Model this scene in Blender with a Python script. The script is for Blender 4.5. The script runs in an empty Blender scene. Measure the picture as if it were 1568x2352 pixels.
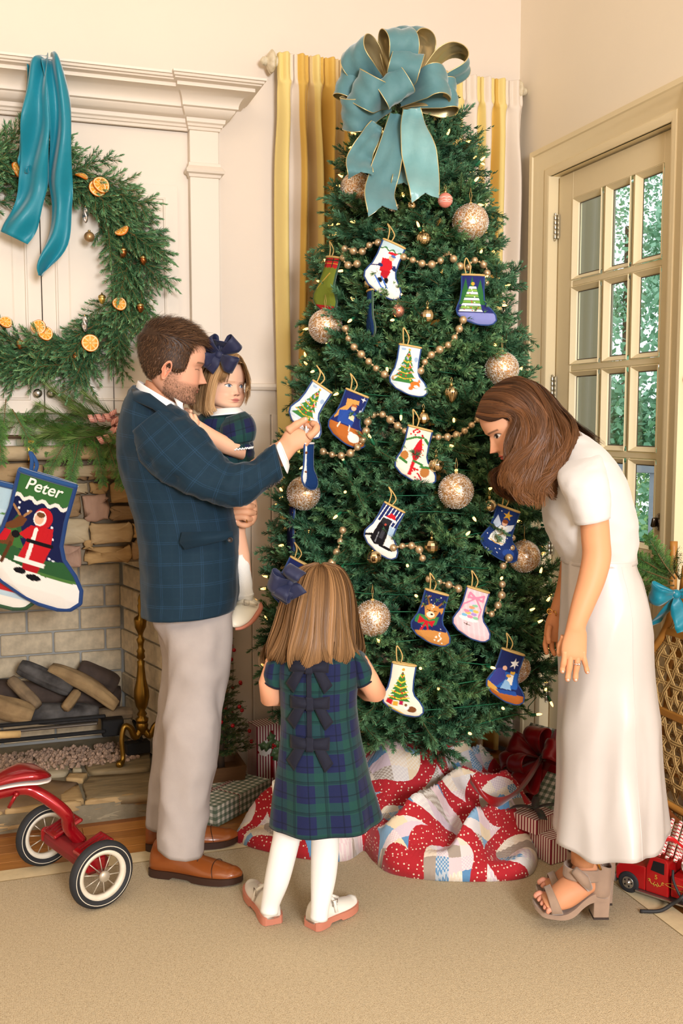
import bpy, math, random
import numpy as np
from mathutils import Vector, Matrix, noise as mnoise
R = math.radians
SC = bpy.context.scene
COL = SC.collection
rnd = random.Random(7)
# ------------------------------------------------------------------ camera
F, CX, CY = 2287.0, 784.0, 1176.0
YAW, TILT, CAMH = R(18.7), R(5.22), 1.5
FW = np.array([math.sin(YAW)*math.cos(TILT), math.cos(YAW)*math.cos(TILT), -math.sin(TILT)])
RT = np.array([math.cos(YAW), -math.sin(YAW), 0.0])
UP = np.cross(RT, FW)
CAM = np.array([0, 0, CAMH])
FH = np.array([math.sin(YAW), math.cos(YAW), 0.0])
cd = bpy.data.cameras.new('camera')
cam = bpy.data.objects.new('camera', cd); COL.objects.link(cam)
cd.sensor_fit = 'VERTICAL'; cd.sensor_height = 36; cd.lens = 36*F/2352
cd.clip_start = 0.05; cd.clip_end = 200
cam.matrix_world = Matrix(((RT[0], UP[0], -FW[0], 0), (RT[1], UP[1], -FW[1], 0), (RT[2], UP[2], -FW[2], CAMH), (0, 0, 0, 1)))
SC.camera = cam
# ------------------------------------------------------------------ light
SC.view_settings.view_transform = 'Standard'; SC.view_settings.look = 'None'
SC.view_settings.gamma = 1; SC.view_settings.use_curve_mapping = False
SC.view_settings.exposure = -0.30
SC.cycles.max_bounces = 8; SC.cycles.transparent_max_bounces = 12
SC.cycles.sample_clamp_indirect = 4
SC.cycles.caustics_reflective = False; SC.cycles.caustics_refractive = False
wd = bpy.data.worlds.new('world'); SC.world = wd; wd.use_nodes = True
wd.node_tree.nodes['Background'].inputs[0].default_value = (0.98, 0.99, 1.0, 1)
wd.node_tree.nodes['Background'].inputs[1].default_value = 2.0
def area(name, loc, target, size, power, col=(1, 1, 1)):
    l = bpy.data.lights.new(name, 'AREA'); l.shape = 'RECTANGLE'; l.size, l.size_y = size; l.energy = power; l.color = col
    o = bpy.data.objects.new(name, l); COL.objects.link(o); o.location = loc
    o.rotation_euler = (Vector(target)-Vector(loc)).to_track_quat('-Z', 'Y').to_euler(); return o
area('softbox_flash', (0.62, -2.3, 2.12), (0.9, 3.6, 1.25), (1.0, 1.0), 312, (0.955, 0.965, 1.0))
area('ceiling_fill', (-.5, 0.2, 3.66), (-.3, 1.0, 0), (2.4, 2.4), 55, (1.0, 0.83, 0.60))  # added warm fill light under the ceiling, out of view, no fixture modelled
# ------------------------------------------------------------------ helpers
def ray(x, y): return FW + RT*(x-CX)/F - UP*(y-CY)/F
def W(x, y, X=None, Y=None, Z=None, d=None):
    r = ray(x, y)
    t = (X-CAM[0])/r[0] if X is not None else (Y-CAM[1])/r[1] if Y is not None else (Z-CAM[2])/r[2] if Z is not None else d
    return CAM + r*t
def dep(p): return float((np.array(p)-CAM) @ FW)
def lin(h):
    if not isinstance(h, str): return tuple(h)[:3]
    h = h.lstrip('#'); c = [int(h[i:i+2], 16)/255 for i in (0, 2, 4)]
    return tuple(v/12.92 if v <= .04045 else ((v+.055)/1.055)**2.4 for v in c)
MATS = {}
def mat(name, col='#888888', rough=.5, metal=0, spec=.5, var=None, bump=None, attr=None, emit=0, sheen=0, coat=0, alpha=1, trans=0, aniso=0, sss=0, band=None, coords='Object', ior=1.45):
    """col base; var=(scale,amount[,colour2]); bump=(scale,strength[,kind]); attr=colour attribute name; band=stretch of noise coords"""
    if name in MATS: return MATS[name]
    m = bpy.data.materials.new(name); m.use_nodes = True; nt = m.node_tree; N, L = nt.nodes, nt.links
    b = N['Principled BSDF']; c = lin(col)
    b.inputs['Base Color'].default_value = (*c, 1); b.inputs['Roughness'].default_value = rough
    b.inputs['Metallic'].default_value = metal; b.inputs['Specular IOR Level'].default_value = spec; b.inputs['IOR'].default_value = ior
    if sheen: b.inputs['Sheen Weight'].default_value = sheen; b.inputs['Sheen Roughness'].default_value = .4
    if coat: b.inputs['Coat Weight'].default_value = coat; b.inputs['Coat Roughness'].default_value = .08
    if trans: b.inputs['Transmission Weight'].default_value = trans
    if aniso: b.inputs['Anisotropic'].default_value = aniso
    if sss: b.inputs['Subsurface Weight'].default_value = sss; b.inputs['Subsurface Radius'].default_value = (.012, .005, .003); b.inputs['Subsurface Scale'].default_value = 1.0
    if emit: b.inputs['Emission Color'].default_value = (*c, 1); b.inputs['Emission Strength'].default_value = emit
    vec = None
    if var or bump:
        tc = N.new('ShaderNodeTexCoord'); mp = N.new('ShaderNodeMapping'); L.new(tc.outputs[coords], mp.inputs[0]); vec = mp.outputs[0]
        if band: mp.inputs['Scale'].default_value = band
    src = None
    if attr:
        a = N.new('ShaderNodeVertexColor'); a.layer_name = attr; src = a.outputs[0]; L.new(src, b.inputs['Base Color'])
    if var:
        nz = N.new('ShaderNodeTexNoise'); nz.inputs['Scale'].default_value = var[0]; nz.inputs['Detail'].default_value = 4; L.new(vec, nz.inputs['Vector'])
        rp = N.new('ShaderNodeMapRange'); rp.inputs['From Min'].default_value = .3; rp.inputs['From Max'].default_value = .7
        L.new(nz.outputs[0], rp.inputs[0])
        mx = N.new('ShaderNodeMix'); mx.data_type = 'RGBA'
        if len(var) > 2:
            mx.inputs[6].default_value = (*c, 1); mx.inputs[7].default_value = (*lin(var[2]), 1)
            if src: L.new(src, mx.inputs[6])
            ml = N.new('ShaderNodeMath'); ml.operation = 'MULTIPLY'; ml.inputs[1].default_value = var[1]; L.new(rp.outputs[0], ml.inputs[0]); L.new(ml.outputs[0], mx.inputs[0])
        else:
            mx.blend_type = 'MULTIPLY'; mx.inputs[0].default_value = 1; mx.inputs[6].default_value = (*c, 1)
            if src: L.new(src, mx.inputs[6])
            rp.inputs['To Min'].default_value = 1-var[1]; rp.inputs['To Max'].default_value = 1+var[1]*.6; rp.clamp = True
            L.new(rp.outputs[0], mx.inputs[7])
        L.new(mx.outputs[2], b.inputs['Base Color'])
    if bump:
        if len(bump) > 2 and bump[2] == 'weave':
            wv = N.new('ShaderNodeTexVoronoi'); wv.inputs['Scale'].default_value = bump[0]; L.new(vec, wv.inputs['Vector']); h = wv.outputs['Distance']
        else:
            nz2 = N.new('ShaderNodeTexNoise'); nz2.inputs['Scale'].default_value = bump[0]; nz2.inputs['Detail'].default_value = 3; L.new(vec, nz2.inputs['Vector']); h = nz2.outputs[0]
        bp = N.new('ShaderNodeBump'); bp.inputs['Strength'].default_value = bump[1]; bp.inputs['Distance'].default_value = .004
        L.new(h, bp.inputs['Height']); L.new(bp.outputs[0], b.inputs['Normal'])
    if alpha < 1: b.inputs['Alpha'].default_value = alpha
    MATS[name] = m; return m

class MB:
    """collects geometry, then links it as one mesh object"""
    def __init__(s): s.v = []; s.f = []; s.c = []; s.m = []; s.n = 0; s.col = None; s.mi = 0
    def add(s, v, f, col=None):
        v = np.asarray(v, float).reshape(-1, 3); s.v.append(v)
        for q in f: s.f.append(tuple(int(i)+s.n for i in q)); s.m.append(s.mi)
        c = col if col is not None else s.col
        if c is None: c = (1, 1, 1)
        c = np.asarray(c, float)
        s.c.append(np.tile(c, (len(v), 1)) if c.ndim == 1 else c)
        s.n += len(v); return s
    def box(s, c, size, rot=None, bev=0, col=None):
        a, b, d = [k/2 for k in size]; e = min(bev, a*.9, b*.9, d*.9)
        if e <= 0:
            v = np.array([(x*a, y*b, z*d) for z in (-1, 1) for y in (-1, 1) for x in (-1, 1)])
            f = [(0, 2, 3, 1), (4, 5, 7, 6), (0, 1, 5, 4), (2, 6, 7, 3), (0, 4, 6, 2), (1, 3, 7, 5)]
        else:
            v = []; idx = {}
            for sx in (-1, 1):
                for sy in (-1, 1):
                    for sz in (-1, 1):
                        for ax in range(3):
                            p = [sx*a, sy*b, sz*d]
                            for k in range(3):
                                if k != ax: p[k] -= (sx, sy, sz)[k]*e
                            idx[(sx, sy, sz, ax)] = len(v); v.append(p)
            f = []
            S = (-1, 1)
            for sg in S:
                f.append([idx[(sg, y, z, 0)] for y, z in ((-1, -1), (1, -1), (1, 1), (-1, 1))][::sg])
                f.append([idx[(x, sg, z, 1)] for x, z in ((-1, -1), (1, -1), (1, 1), (-1, 1))][::-sg])
                f.append([idx[(x, y, sg, 2)] for x, y in ((-1, -1), (1, -1), (1, 1), (-1, 1))][::sg])
            for s1 in S:
                for s2 in S:
                    f.append([idx[(s1, s2, -1, 0)], idx[(s1, s2, 1, 0)], idx[(s1, s2, 1, 1)], idx[(s1, s2, -1, 1)]][::-s1*s2])
                    f.append([idx[(s1, -1, s2, 0)], idx[(s1, 1, s2, 0)], idx[(s1, 1, s2, 2)], idx[(s1, -1, s2, 2)]][::s1*s2])
                    f.append([idx[(-1, s1, s2, 1)], idx[(1, s1, s2, 1)], idx[(1, s1, s2, 2)], idx[(-1, s1, s2, 2)]][::-s1*s2])
                    for s3 in S: f.append([idx[(s1, s2, s3, 0)], idx[(s1, s2, s3, 1)], idx[(s1, s2, s3, 2)]][::s1*s2*s3])
            v = np.array(v)
        if rot is not None: v = v @ np.array(rot).T
        return s.add(v+np.array(c), f, col)
    def loft(s, rings, cap=True, col=None, closed=True):
        rings = np.asarray(rings, float); n, k = rings.shape[:2]; f = []
        for i in range(n-1):
            for j in range(k if closed else k-1):
                j2 = (j+1) % k; f.append((i*k+j, i*k+j2, (i+1)*k+j2, (i+1)*k+j))
        v = rings.reshape(-1, 3)
        if col is not None and np.ndim(col) > 1: col = np.asarray(col).reshape(-1, 3)
        if cap and closed:
            f.append(tuple(range(k))[::-1]); f.append(tuple((n-1)*k+j for j in range(k)))
        return s.add(v, f, col)
    def tube(s, pts, r, seg=8, col=None, cap=True):
        pts = np.asarray(pts, float); n = len(pts); r = np.broadcast_to(np.asarray(r, float), (n,))
        t = np.gradient(pts, axis=0); t /= np.linalg.norm(t, axis=1)[:, None]+1e-9
        ref = np.array([0, 0, 1.0]) if abs(t[0][2]) < .9 else np.array([1.0, 0, 0])
        rings = []; a = np.cross(t[0], ref); a /= np.linalg.norm(a)
        th = np.arange(seg)*2*math.pi/seg
        for i in range(n):
            a = a - t[i]*(a @ t[i]); a /= np.linalg.norm(a)+1e-9; b = np.cross(t[i], a)
            rings.append(pts[i]+r[i]*(np.cos(th)[:, None]*a+np.sin(th)[:, None]*b))
        return s.loft(rings, cap, col)
    def lathe(s, prof, c=(0, 0, 0), axis=(0, 0, 1), seg=20, col=None):
        """prof: (radius, height)"""
        ax = np.array(axis, float); ax /= np.linalg.norm(ax); ref = np.array([0, 0, 1.0]) if abs(ax[2]) < .9 else np.array([1.0, 0, 0])
        a = np.cross(ref, ax); a /= np.linalg.norm(a); b = np.cross(ax, a); th = np.arange(seg)*2*math.pi/seg
        d = np.cos(th)[:, None]*a+np.sin(th)[:, None]*b
        return s.loft([np.array(c)+ax*h+max(r, 1e-4)*d for r, h in prof], True, col)
    def sphere(s, c, r, seg=16, rings=10, col=None, axis=(0, 0, 1)):
        r3 = r if np.ndim(r) else (r, r)
        return s.lathe([(r3[0]*math.sin(math.pi*i/rings), -r3[1]*math.cos(math.pi*i/rings)) for i in range(rings+1)], c, axis, seg, col)
    def grid(s, P, col=None):
        P = np.asarray(P, float); n, k = P.shape[:2]
        f = [(i*k+j, i*k+j+1, (i+1)*k+j+1, (i+1)*k+j) for i in range(n-1) for j in range(k-1)]
        if col is not None and np.ndim(col) > 1: col = np.asarray(col).reshape(-1, 3)
        return s.add(P.reshape(-1, 3), f, col)
    def prism(s, poly, lo, hi, axis=2, col=None):
        """2-D polygon extruded along axis between lo and hi"""
        n = len(poly); v = []
        for h in (lo, hi):
            for p in poly: q = list(p); q.insert(axis, h); v.append(q)
        f = [tuple(range(n))[::-1], tuple(range(n, 2*n))]+[(i, (i+1) % n, n+(i+1) % n, n+i) for i in range(n)]
        return s.add(v, f, col)
    def xf(s, M):
        M = np.array(M); s.v = [v @ M[:3, :3].T + M[:3, 3] for v in s.v]; return s
    def obj(s, name, mats, parent=None, smooth=True, solid=0, sub=0, bevel=0, flat=None, kind=None, recalc=True, weld=False, auto=None):
        me = bpy.data.meshes.new(name); V = np.concatenate(s.v) if s.v else np.zeros((0, 3))
        o = bpy.data.objects.new(name, me); COL.objects.link(o)
        off = None
        if parent is not None:
            o.parent = parent
            inv = parent_world(parent).inverted(); M = np.array(inv); V = V @ M[:3, :3].T + M[:3, 3]
        me.from_pydata(V.tolist(), [], s.f)
        at = me.color_attributes.new('col', 'FLOAT_COLOR', 'POINT'); C = np.concatenate(s.c); 
        at.data.foreach_set('color', np.hstack([C, np.ones((len(C), 1))]).ravel())
        if not isinstance(mats, (list, tuple)): mats = [mats]
        for m in mats: me.materials.append(m)
        if len(mats) > 1: me.polygons.foreach_set('material_index', s.m)
        if recalc or weld:
            import bmesh
            bm = bmesh.new(); bm.from_mesh(me)
            if weld: bmesh.ops.remove_doubles(bm, verts=bm.verts, dist=weld if weld is not True else 1e-5)
            if recalc: bmesh.ops.recalc_face_normals(bm, faces=bm.faces)
            bm.to_mesh(me); bm.free()
        if smooth: me.shade_smooth()
        if auto: me.set_sharp_from_angle(angle=R(auto))
        if solid: md = o.modifiers.new('s', 'SOLIDIFY'); md.thickness = solid; md.offset = 0
        if bevel: md = o.modifiers.new('b', 'BEVEL'); md.width = bevel; md.segments = 2; md.limit_method = 'ANGLE'
        if sub: md = o.modifiers.new('u', 'SUBSURF'); md.levels = md.render_levels = sub
        if kind: o['kind'] = kind
        return o
def parent_world(p):
    M = p.matrix_basis.copy()
    while p.parent: p = p.parent; M = p.matrix_basis @ M
    return M
def tag(o, label=None, cat=None, group=None, kind=None):
    if label: o['label'] = label
    if cat: o['category'] = cat
    if group: o['group'] = group
    if kind: o['kind'] = kind
    return o
def thing(name, label, cat, loc=(0, 0, 0), group=None, rot=None):
    o = bpy.data.objects.new(name, None); COL.objects.link(o); o.location = [float(k) for k in loc]
    if rot is not None: o.rotation_euler = rot
    return tag(o, label, cat, group)
def copyobj(o, parent=None):
    c = o.copy(); COL.objects.link(c)
    if parent is not None: c.parent = parent
    return c
def rotm(axis, ang): return np.array(Matrix.Rotation(ang, 3, Vector(axis)))
def cat(pts, n):
    """Catmull-Rom resample of a list of vectors to n samples"""
    P = np.asarray(pts, float)
    if P.ndim == 1: P = P[:, None]; sq = True
    else: sq = False
    m = len(P); t = np.linspace(0, m-1, n); i = np.clip(t.astype(int), 0, m-2); u = (t-i)[:, None]
    g = lambda k: P[np.clip(k, 0, m-1)]
    p0, p1, p2, p3 = g(i-1), g(i), g(i+1), g(i+2)
    p0 = np.where((i == 0)[:, None], 2*p1-p2, p0); p3 = np.where((i+2 > m-1)[:, None], 2*p2-p1, p3)
    out = .5*(2*p1+(p2-p0)*u+(2*p0-5*p1+4*p2-p3)*u**2+(3*p1-p0-3*p2+p3)*u**3)
    return out[:, 0] if sq else out
def nz(p, s=1.0): return mnoise.noise(Vector((float(p[0])*s, float(p[1])*s, float(p[2])*s)))
def ell(c, u, v, seg=32, e=2.0, ph=0):
    """superellipse ring spanned by vectors u, v"""
    th = np.arange(seg)*2*math.pi/seg+ph; cs, sn = np.cos(th), np.sin(th)
    k = 2/e; return np.asarray(c)+np.outer(np.sign(cs)*np.abs(cs)**k, u)+np.outer(np.sign(sn)*np.abs(sn)**k, v)
def crings(rows, n, seg=40, e=2.2):
    """rows (x1,y1,x2,y2,depth,halfdepth): photo-measured outlines at a real depth -> body cross-sections with real thickness"""
    A = cat([list(map(float, r)) for r in rows], n); out = []
    for x1, y1, x2, y2, d, b in A:
        p, q = W(x1, y1, d=d), W(x2, y2, d=d); c = (p+q)/2; u = (q-p)/2
        out.append(ell(c, u, FH*b, seg, e))
    return np.array(out)
# ================================================================== materials of the room
PAINT = mat('cream_paint', '#e9dccc', .5, var=(3, .02), bump=(220, .03))
WALL = mat('wall_paint', '#ebdccb', .65, var=(2, .02), bump=(160, .04))
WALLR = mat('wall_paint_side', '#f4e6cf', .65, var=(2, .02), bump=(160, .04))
CEIL = mat('ceiling_white', '#f7f1e6', .8)
WOOD = mat('oak_floor', '#a5692c', .32, var=(9, .5, '#6f3c12'), band=(1, 14, 14), bump=(60, .05), coat=.25)
WOOD2 = mat('oak_floor_pale', '#b87a38', .32, var=(9, .5, '#8a5118'), band=(1, 14, 14), bump=(60, .05), coat=.25)
WOOD3 = mat('oak_floor_dark', '#8c5220', .32, var=(9, .5, '#5f3210'), band=(1, 14, 14), bump=(60, .05), coat=.25)
YW, XW, YC = 4.05, 2.2, 4.0       # back wall, right wall, cabinet face
ZCEIL = 3.75
def struct(name, mb, m, parent=None, **k): 
    o = mb.obj(name, m, parent, **k)
    if parent is None: o['kind'] = 'structure'
    return o
# floor: subfloor slab + planks near the hearth and under the tree
fl = struct('floor', MB().box((0, .2, -.06), (6.4, 9.4, .1)), WOOD3, smooth=False)
base = [MB().box((0, 0, 0), (L, .071, .012), bev=.0012) for L in (.7, .95, 1.2)]
pm = [b.obj('plank', WOOD, fl, smooth=False) for b in base]
lens = (.7, .95, 1.2); used = [False]*3
row = 0; y = 2.2
planks = []
while y < 4.06:
    x = (-1.2 if y > 3.2 else 1.75)-rnd.random()*.6
    while x < 2.2:
        k = rnd.randrange(3)
        if x+lens[k] > 2.34: break
        planks.append((x+lens[k]/2, y, k)); x += lens[k]+.0012
    y += .0725
for (x, y, k) in planks:
    if not used[k]: o = pm[k]; used[k] = True
    else: o = copyobj(pm[k], fl)
    o.location = (x, y, -.006)
    if rnd.random() < .66:
        if o.data.users > 1 or True:
            o.material_slots[0].link = 'OBJECT'; o.material_slots[0].material = rnd.choice((WOOD, WOOD2, WOOD3))
# walls
m = MB()
FX0, FX1, FZ0, FZ1 = -.62, .60, .0, .94       # fire opening
m.box(((-3.2+FX0)/2, YW+.06, ZCEIL/2), (FX0+3.2, .12, ZCEIL))
m.box(((FX1+XW+.1)/2, YW+.06, ZCEIL/2), (XW+.1-FX1, .12, ZCEIL))
m.box(((FX0+FX1)/2, YW+.06, (FZ1+ZCEIL)/2), (FX1-FX0, .12, ZCEIL-FZ1))
wb = struct('wall_back', m, WALL, smooth=False)
DY0, DY1, DZ = 2.955, 3.765, 2.52             # door opening
m = MB()
m.box((XW+.07, (DY1+YW+.12)/2, ZCEIL/2), (.14, YW+.12-DY1, ZCEIL))
m.box((XW+.07, (DY0-4.5)/2, ZCEIL/2), (.14, DY0+4.5, ZCEIL))
m.box((XW+.07, (DY0+DY1)/2, (DZ+ZCEIL)/2), (.14, DY1-DY0, ZCEIL-DZ))
wr = struct('wall_right', m, WALLR, smooth=False)
struct('ceiling', MB().box((-.45, -.2, ZCEIL+.05), (5.7, 8.8, .1)), CEIL, smooth=False)
struct('wall_left', MB().box((-3.2, -.2, ZCEIL/2), (.12, 8.6, ZCEIL)), WALL, smooth=False)
struct('wall_front', MB().box((-.45, -4.5, ZCEIL/2), (5.6, .12, ZCEIL)), WALL, smooth=False)
# baseboards, chair rail, wainscot boards
def sweep(prof, path):
    """prof (offset,z); path function offset -> list of (x,y)"""
    m = MB(); rows = [[(x, y, z) for x, y in path(o)] for o, z in prof]
    m.grid(np.array(rows)); return m
bb = [(0, 0), (.018, 0), (.018, .11), (.012, .135), (0, .14)]
struct('baseboard_back', sweep(bb, lambda o: [(.86, YW-o), (XW-o, YW-o)]), PAINT, auto=30)
struct('baseboard_right', sweep(bb, lambda o: [(XW-o, YW-o), (XW-o, DY1+.13)]), PAINT, auto=30)
struct('baseboard_right', sweep(bb, lambda o: [(XW-o, DY0-.13), (XW-o, -2)]), PAINT, auto=30)
rail = [(.006, 1.525), (.010, 1.527), (.012, 1.625), (.028, 1.628), (.034, 1.64), (.03, 1.652), (0, 1.655)]
struct('trim_1', sweep(rail, lambda o: [(.87, YW-o), (XW-o, YW-o), (XW-o, DY1+.14)]), PAINT, auto=30)
struct('trim_2', sweep(rail, lambda o: [(XW-o, DY0-.14), (XW-o, -2)]), PAINT, auto=30)
bo = None; x = .885
while x < XW-.02:
    if bo is None: bo = MB().box((0, 0, 0), (.084, .012, 1.40), bev=.004).obj('wainscot_board', PAINT, wb, smooth=False); o = bo
    else: o = copyobj(bo, wb)
    o.location = (x+.042, YW-.005, .14+.69); x += .0875
# ------------------------------------------------------------------ built-in cabinet over the mantel
XP0, XP1 = .72, .835; YP = YC-.028; XL = -.36
cab = thing('built_in_cabinet', 'cream built-in cabinet with crown cornice above the stone fireplace', 'cabinet', (.15, YW, 1.46))
prof = [(0, 2.615), (.008, 2.618), (.012, 2.635), (.02, 2.638), (.024, 2.652), (.034, 2.66), (.038, 2.685), (.062, 2.69), (.07, 2.7), (.085, 2.716), (.088, 2.728), (.1, 2.731)]
for i in range(9):
    t = i/8*math.pi/2; prof.append((.102+.075*(1-math.cos(t)), 2.733+.082*math.sin(t)))
prof += [(.185, 2.815), (.185, 2.838), (.215, 2.842), (.218, 2.85), (.228, 2.853), (.232, 2.866), (.24, 2.868), (.242, 2.882), (0, 2.884)]
# photo: cornice top at Z~2.77 -> scale
prof = [(o*.93, 2.628+(z-2.615)*.56) for o, z in prof]
def cpath(o): return [(XL, YC-o), (XP0-o*.42-.002, YC-o), (XP0-o*.42-.002, YP-o), (XP1+o*.62, YP-o), (XP1+o*.62, YW)]
c = sweep(prof, cpath).obj('cornice', PAINT, cab, auto=35)
b = MB(); b.box(((XL+XP0)/2, (YC+YW)/2+.01, (1.40+2.63)/2), (XP0-XL, YW-YC-.016, 2.63-1.40)); b.obj('frame', PAINT, cab, smooth=False)
def pilaster(x0, x1):
    p = MB(); p.box(((x0+x1)/2, (YP+YW)/2, (1.40+2.64)/2), (x1-x0, YW-YP, 2.64-1.40), bev=.002); o = p.obj('pilaster', PAINT, cab, smooth=False)
    p = MB(); p.box((x1+.008, YW-.014, (1.40+2.64)/2), (.016, .026, 2.64-1.40)); p.obj('filler_strip', PAINT, o, smooth=False)
    bp = [(0, 2.45), (.006, 2.452), (.01, 2.462), (.022, 2.466), (.026, 2.474), (.02, 2.482), (.008, 2.494), (.006, 2.506), (0, 2.508)]
    sweep(bp, lambda o: [(x0-o*.7, YC), (x0-o*.7, YP-o), (x1+o*.8, YP-o), (x1+o*.8, YW)]).obj('pilaster_band', PAINT, o, auto=30)
pilaster(XP0, XP1)
GAP = mat('dark_gap', '#3a3025', .9)
NICK = mat('brushed_nickel', '#b9b4ab', .28, 1)
def cdoor(x0, x1, knobx, seam):
    z0, z1 = 1.53, 2.415; y = YC-.018
    d = MB(); w = .075
    d.box(((x0+x1)/2, YC-.005, (z0+z1)/2), (x1-x0, .022, z1-z0), bev=.002)
    o = d.obj('door', PAINT, cab, smooth=False)
    # moulding frame: picture-frame rings stepping down, then raised panel
    def ring(a, b, ya, yb): 
        return [[(x0+a, ya, z0+a), (x1-a, ya, z0+a), (x1-a, ya, z1-a), (x0+a, ya, z1-a)], [(x0+b, yb, z0+b), (x1-b, yb, z0+b), (x1-b, yb, z1-b), (x0+b, yb, z1-b)]]
    f = MB(); y0 = YC-.0155
    seq = [(.0, y0), (.048, y0), (.05, y0-.006), (.056, y0-.007), (.06, y0+.004), (.068, y0+.006), (.078, y0+.006), (.102, y0-.002), (.104, y0-.003)]
    rings = [[(x0+a, yy, z0+a), (x1-a, yy, z0+a), (x1-a, yy, z1-a), (x0+a, yy, z1-a)] for a, yy in seq]
    f.loft(rings, cap=False); k = len(rings)-1
    f.add(rings[-1], [(0, 1, 2, 3)])
    f.obj('raised_panel', PAINT, o, auto=25)
    if seam:
        s = MB(); s.box((seam, YC-.0185, (z0+z1)/2), (.0022, .008, z1-z0)); s.obj('leaf_seam', GAP, o, smooth=False)
    kb = MB(); kb.lathe([(.0, 0), (.006, 0), (.0055, .012), (.012, .016), (.0165, .022), (.0165, .027), (.011, .031), (0, .032)], (knobx, y, 1.605), (0, -1, 0)); kb.obj('knob', NICK, o)
cdoor(.155, .672, .178, .412); cdoor(XL+.02, .151, .128, None)
s = MB(); s.box((.153, YC-.002, 1.97), (.0035, .02, .885)); s.obj('center_gap', GAP, cab, smooth=False)
# ------------------------------------------------------------------ stone fireplace
MORT = mat('mortar', '#8a7a64', .9, var=(20, .2), bump=(80, .4))
ST = [mat('stone_%s' % n, c, .8, var=(14, .55, c2), bump=(26, .55), band=b) for n, c, c2, b in (
    ('tan', '#bf9f72', '#9a7950', (1, 1, 3)), ('gold', '#b8935f', '#7d5a33', (1, 1, 4)), ('pink', '#b8927a', '#96705a', (3, 1, 1)), ('buff', '#c2ad8a', '#9c855f', (1, 1, 2)), ('brown', '#9a7a54', '#6d5234', (1, 1, 4)))]
fp = MB()
FXL, FXR = -.95, .855
fp.box(((FXL+FX0)/2, YW-.015, .70), (FX0-FXL, .06, 1.36)); fp.box(((FX1+FXR)/2, YW-.015, .70), (FXR-FX1, .06, 1.36)); fp.box(((FX0+FX1)/2, YW-.015, (FZ1+1.38)/2), (FX1-FX0, .06, 1.38-FZ1))
fire = struct('wall_fireplace', fp, MORT, smooth=False)
def stone(x0, x1, z0, z1, yf, th, parent, m, name='stone', r=.02, jit=.006):
    """one rough-dressed stone: rounded outline, domed uneven face"""
    cx, cz = (x0+x1)/2, (z0+z1)/2; a, b = (x1-x0)/2, (z1-z0)/2; n = 20
    out = []
    for k in range(n):
        t = 2*math.pi*k/n; cs, sn = math.cos(t), math.sin(t); e = .28
        out.append((math.copysign(abs(cs)**e, cs)*a+rnd.uniform(-jit, jit), math.copysign(abs(sn)**e, sn)*b+rnd.uniform(-jit, jit)))
    rings = []
    tx, tz = rnd.uniform(-.02, .02), rnd.uniform(-.02, .02)
    for sc, dy in ((.97, 0), (1, -.3), (1, -.75), (.96, -.96), (.8, -1.05), (.35, -1.08)):
        rings.append([(cx+px*sc, yf+dy*th+(tx*px+tz*pz)+(rnd.uniform(-.003, .003) if dy < -.5 else 0), cz+pz*sc) for px, pz in out])
    q = MB(); q.loft(rings); return q.obj(name, m, parent)
def course(xs, z0, z1, ys=YW-.045, th=.035, ms=None):
    for i in range(len(xs)-1):
        if xs[i+1]-xs[i] < .015: continue
        stone(xs[i]+.006, xs[i+1]-.006, z0+.006, z1-.006, ys, th*rnd.uniform(.7, 1.3), fire, ST[(ms[i] if ms else rnd.randrange(5))])
def pz(y, x=180): return W(x, y, Y=4.01)[2]
def pxx(x, y): return W(x, y, Y=4.01)[0]
for (x0, x1, y0, y1, mi) in [(-160, 100, 1062, 1105, 0), (100, 285, 1065, 1098, 3), (286, 380, 1065, 1100, 1), (-160, 105, 1100, 1150, 2), (105, 198, 1072, 1103, 4), (200, 292, 1078, 1103, 4), (110, 203, 1108, 1135, 3), (205, 246, 1106, 1135, 1), (248, 380, 1104, 1160, 1),
        (130, 186, 1137, 1186, 4), (188, 247, 1135, 1196, 2), (249, 318, 1162, 1195, 4), (320, 400, 1162, 1200, 1), (100, 203, 1188, 1246, 3), (203, 300, 1199, 1250, 0), (302, 345, 1204, 1236, 1), (347, 400, 1204, 1250, 4), (100, 187, 1250, 1302, 2), (189, 212, 1238, 1260, 1), (193, 301, 1254, 1296, 1), (303, 400, 1242, 1293, 4),
        (-160, 100, 1152, 1200, 1), (-160, 100, 1202, 1250, 3), (-160, 98, 1252, 1300, 0), (400, 470, 1100, 1180, 0), (402, 475, 1182, 1250, 3), (402, 475, 1252, 1296, 1), (380, 475, 1064, 1098, 4), (-420, -165, 1062, 1150, 4), (-420, -165, 1152, 1230, 2), (-420, -165, 1232, 1300, 3)]:
    stone(pxx(x0, y0), pxx(x1, y0), pz(y1-1), pz(y0+1), YW-.045, .04*rnd.uniform(.6, 1.2), fire, ST[mi])
z = .10
while z < .93:       # right and left jamb courses
    h = rnd.uniform(.07, .13); h = min(h, .945-z)
    course([FX1+.002, FX1+.002+rnd.uniform(.10, .16), FXR], z, z+h); course([FXL, FX0-rnd.uniform(.1, .16), FX0], z, z+h); z += h
# mantel shelf: three long stones
sh = [(-.98, -.30, 0), (-.30, .245, 3), (.245, .87, 0)]
for x0, x1, mi in sh:
    rings = []
    for i in range(9):
        x = x0+.004+(x1-x0-.008)*i/8; j = lambda s: rnd.uniform(-s, s); k = .97 if i in (0, 8) else 1
        rings.append([(x, YW-.02, 1.352), (x, 3.93+j(.006), 1.352+j(.002)), (x, 3.912+j(.008), 1.36+j(.003)), (x, 3.905+j(.01), 1.378+j(.004)), (x, 3.908+j(.01), 1.397+j(.003)), (x, 3.92+j(.005), 1.405*k+(1-k)*1.40), (x, YW-.02, 1.406)])
    q = MB(); q.loft(rings); q.obj('mantel_stone', ST[mi], fire, auto=50)
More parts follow.
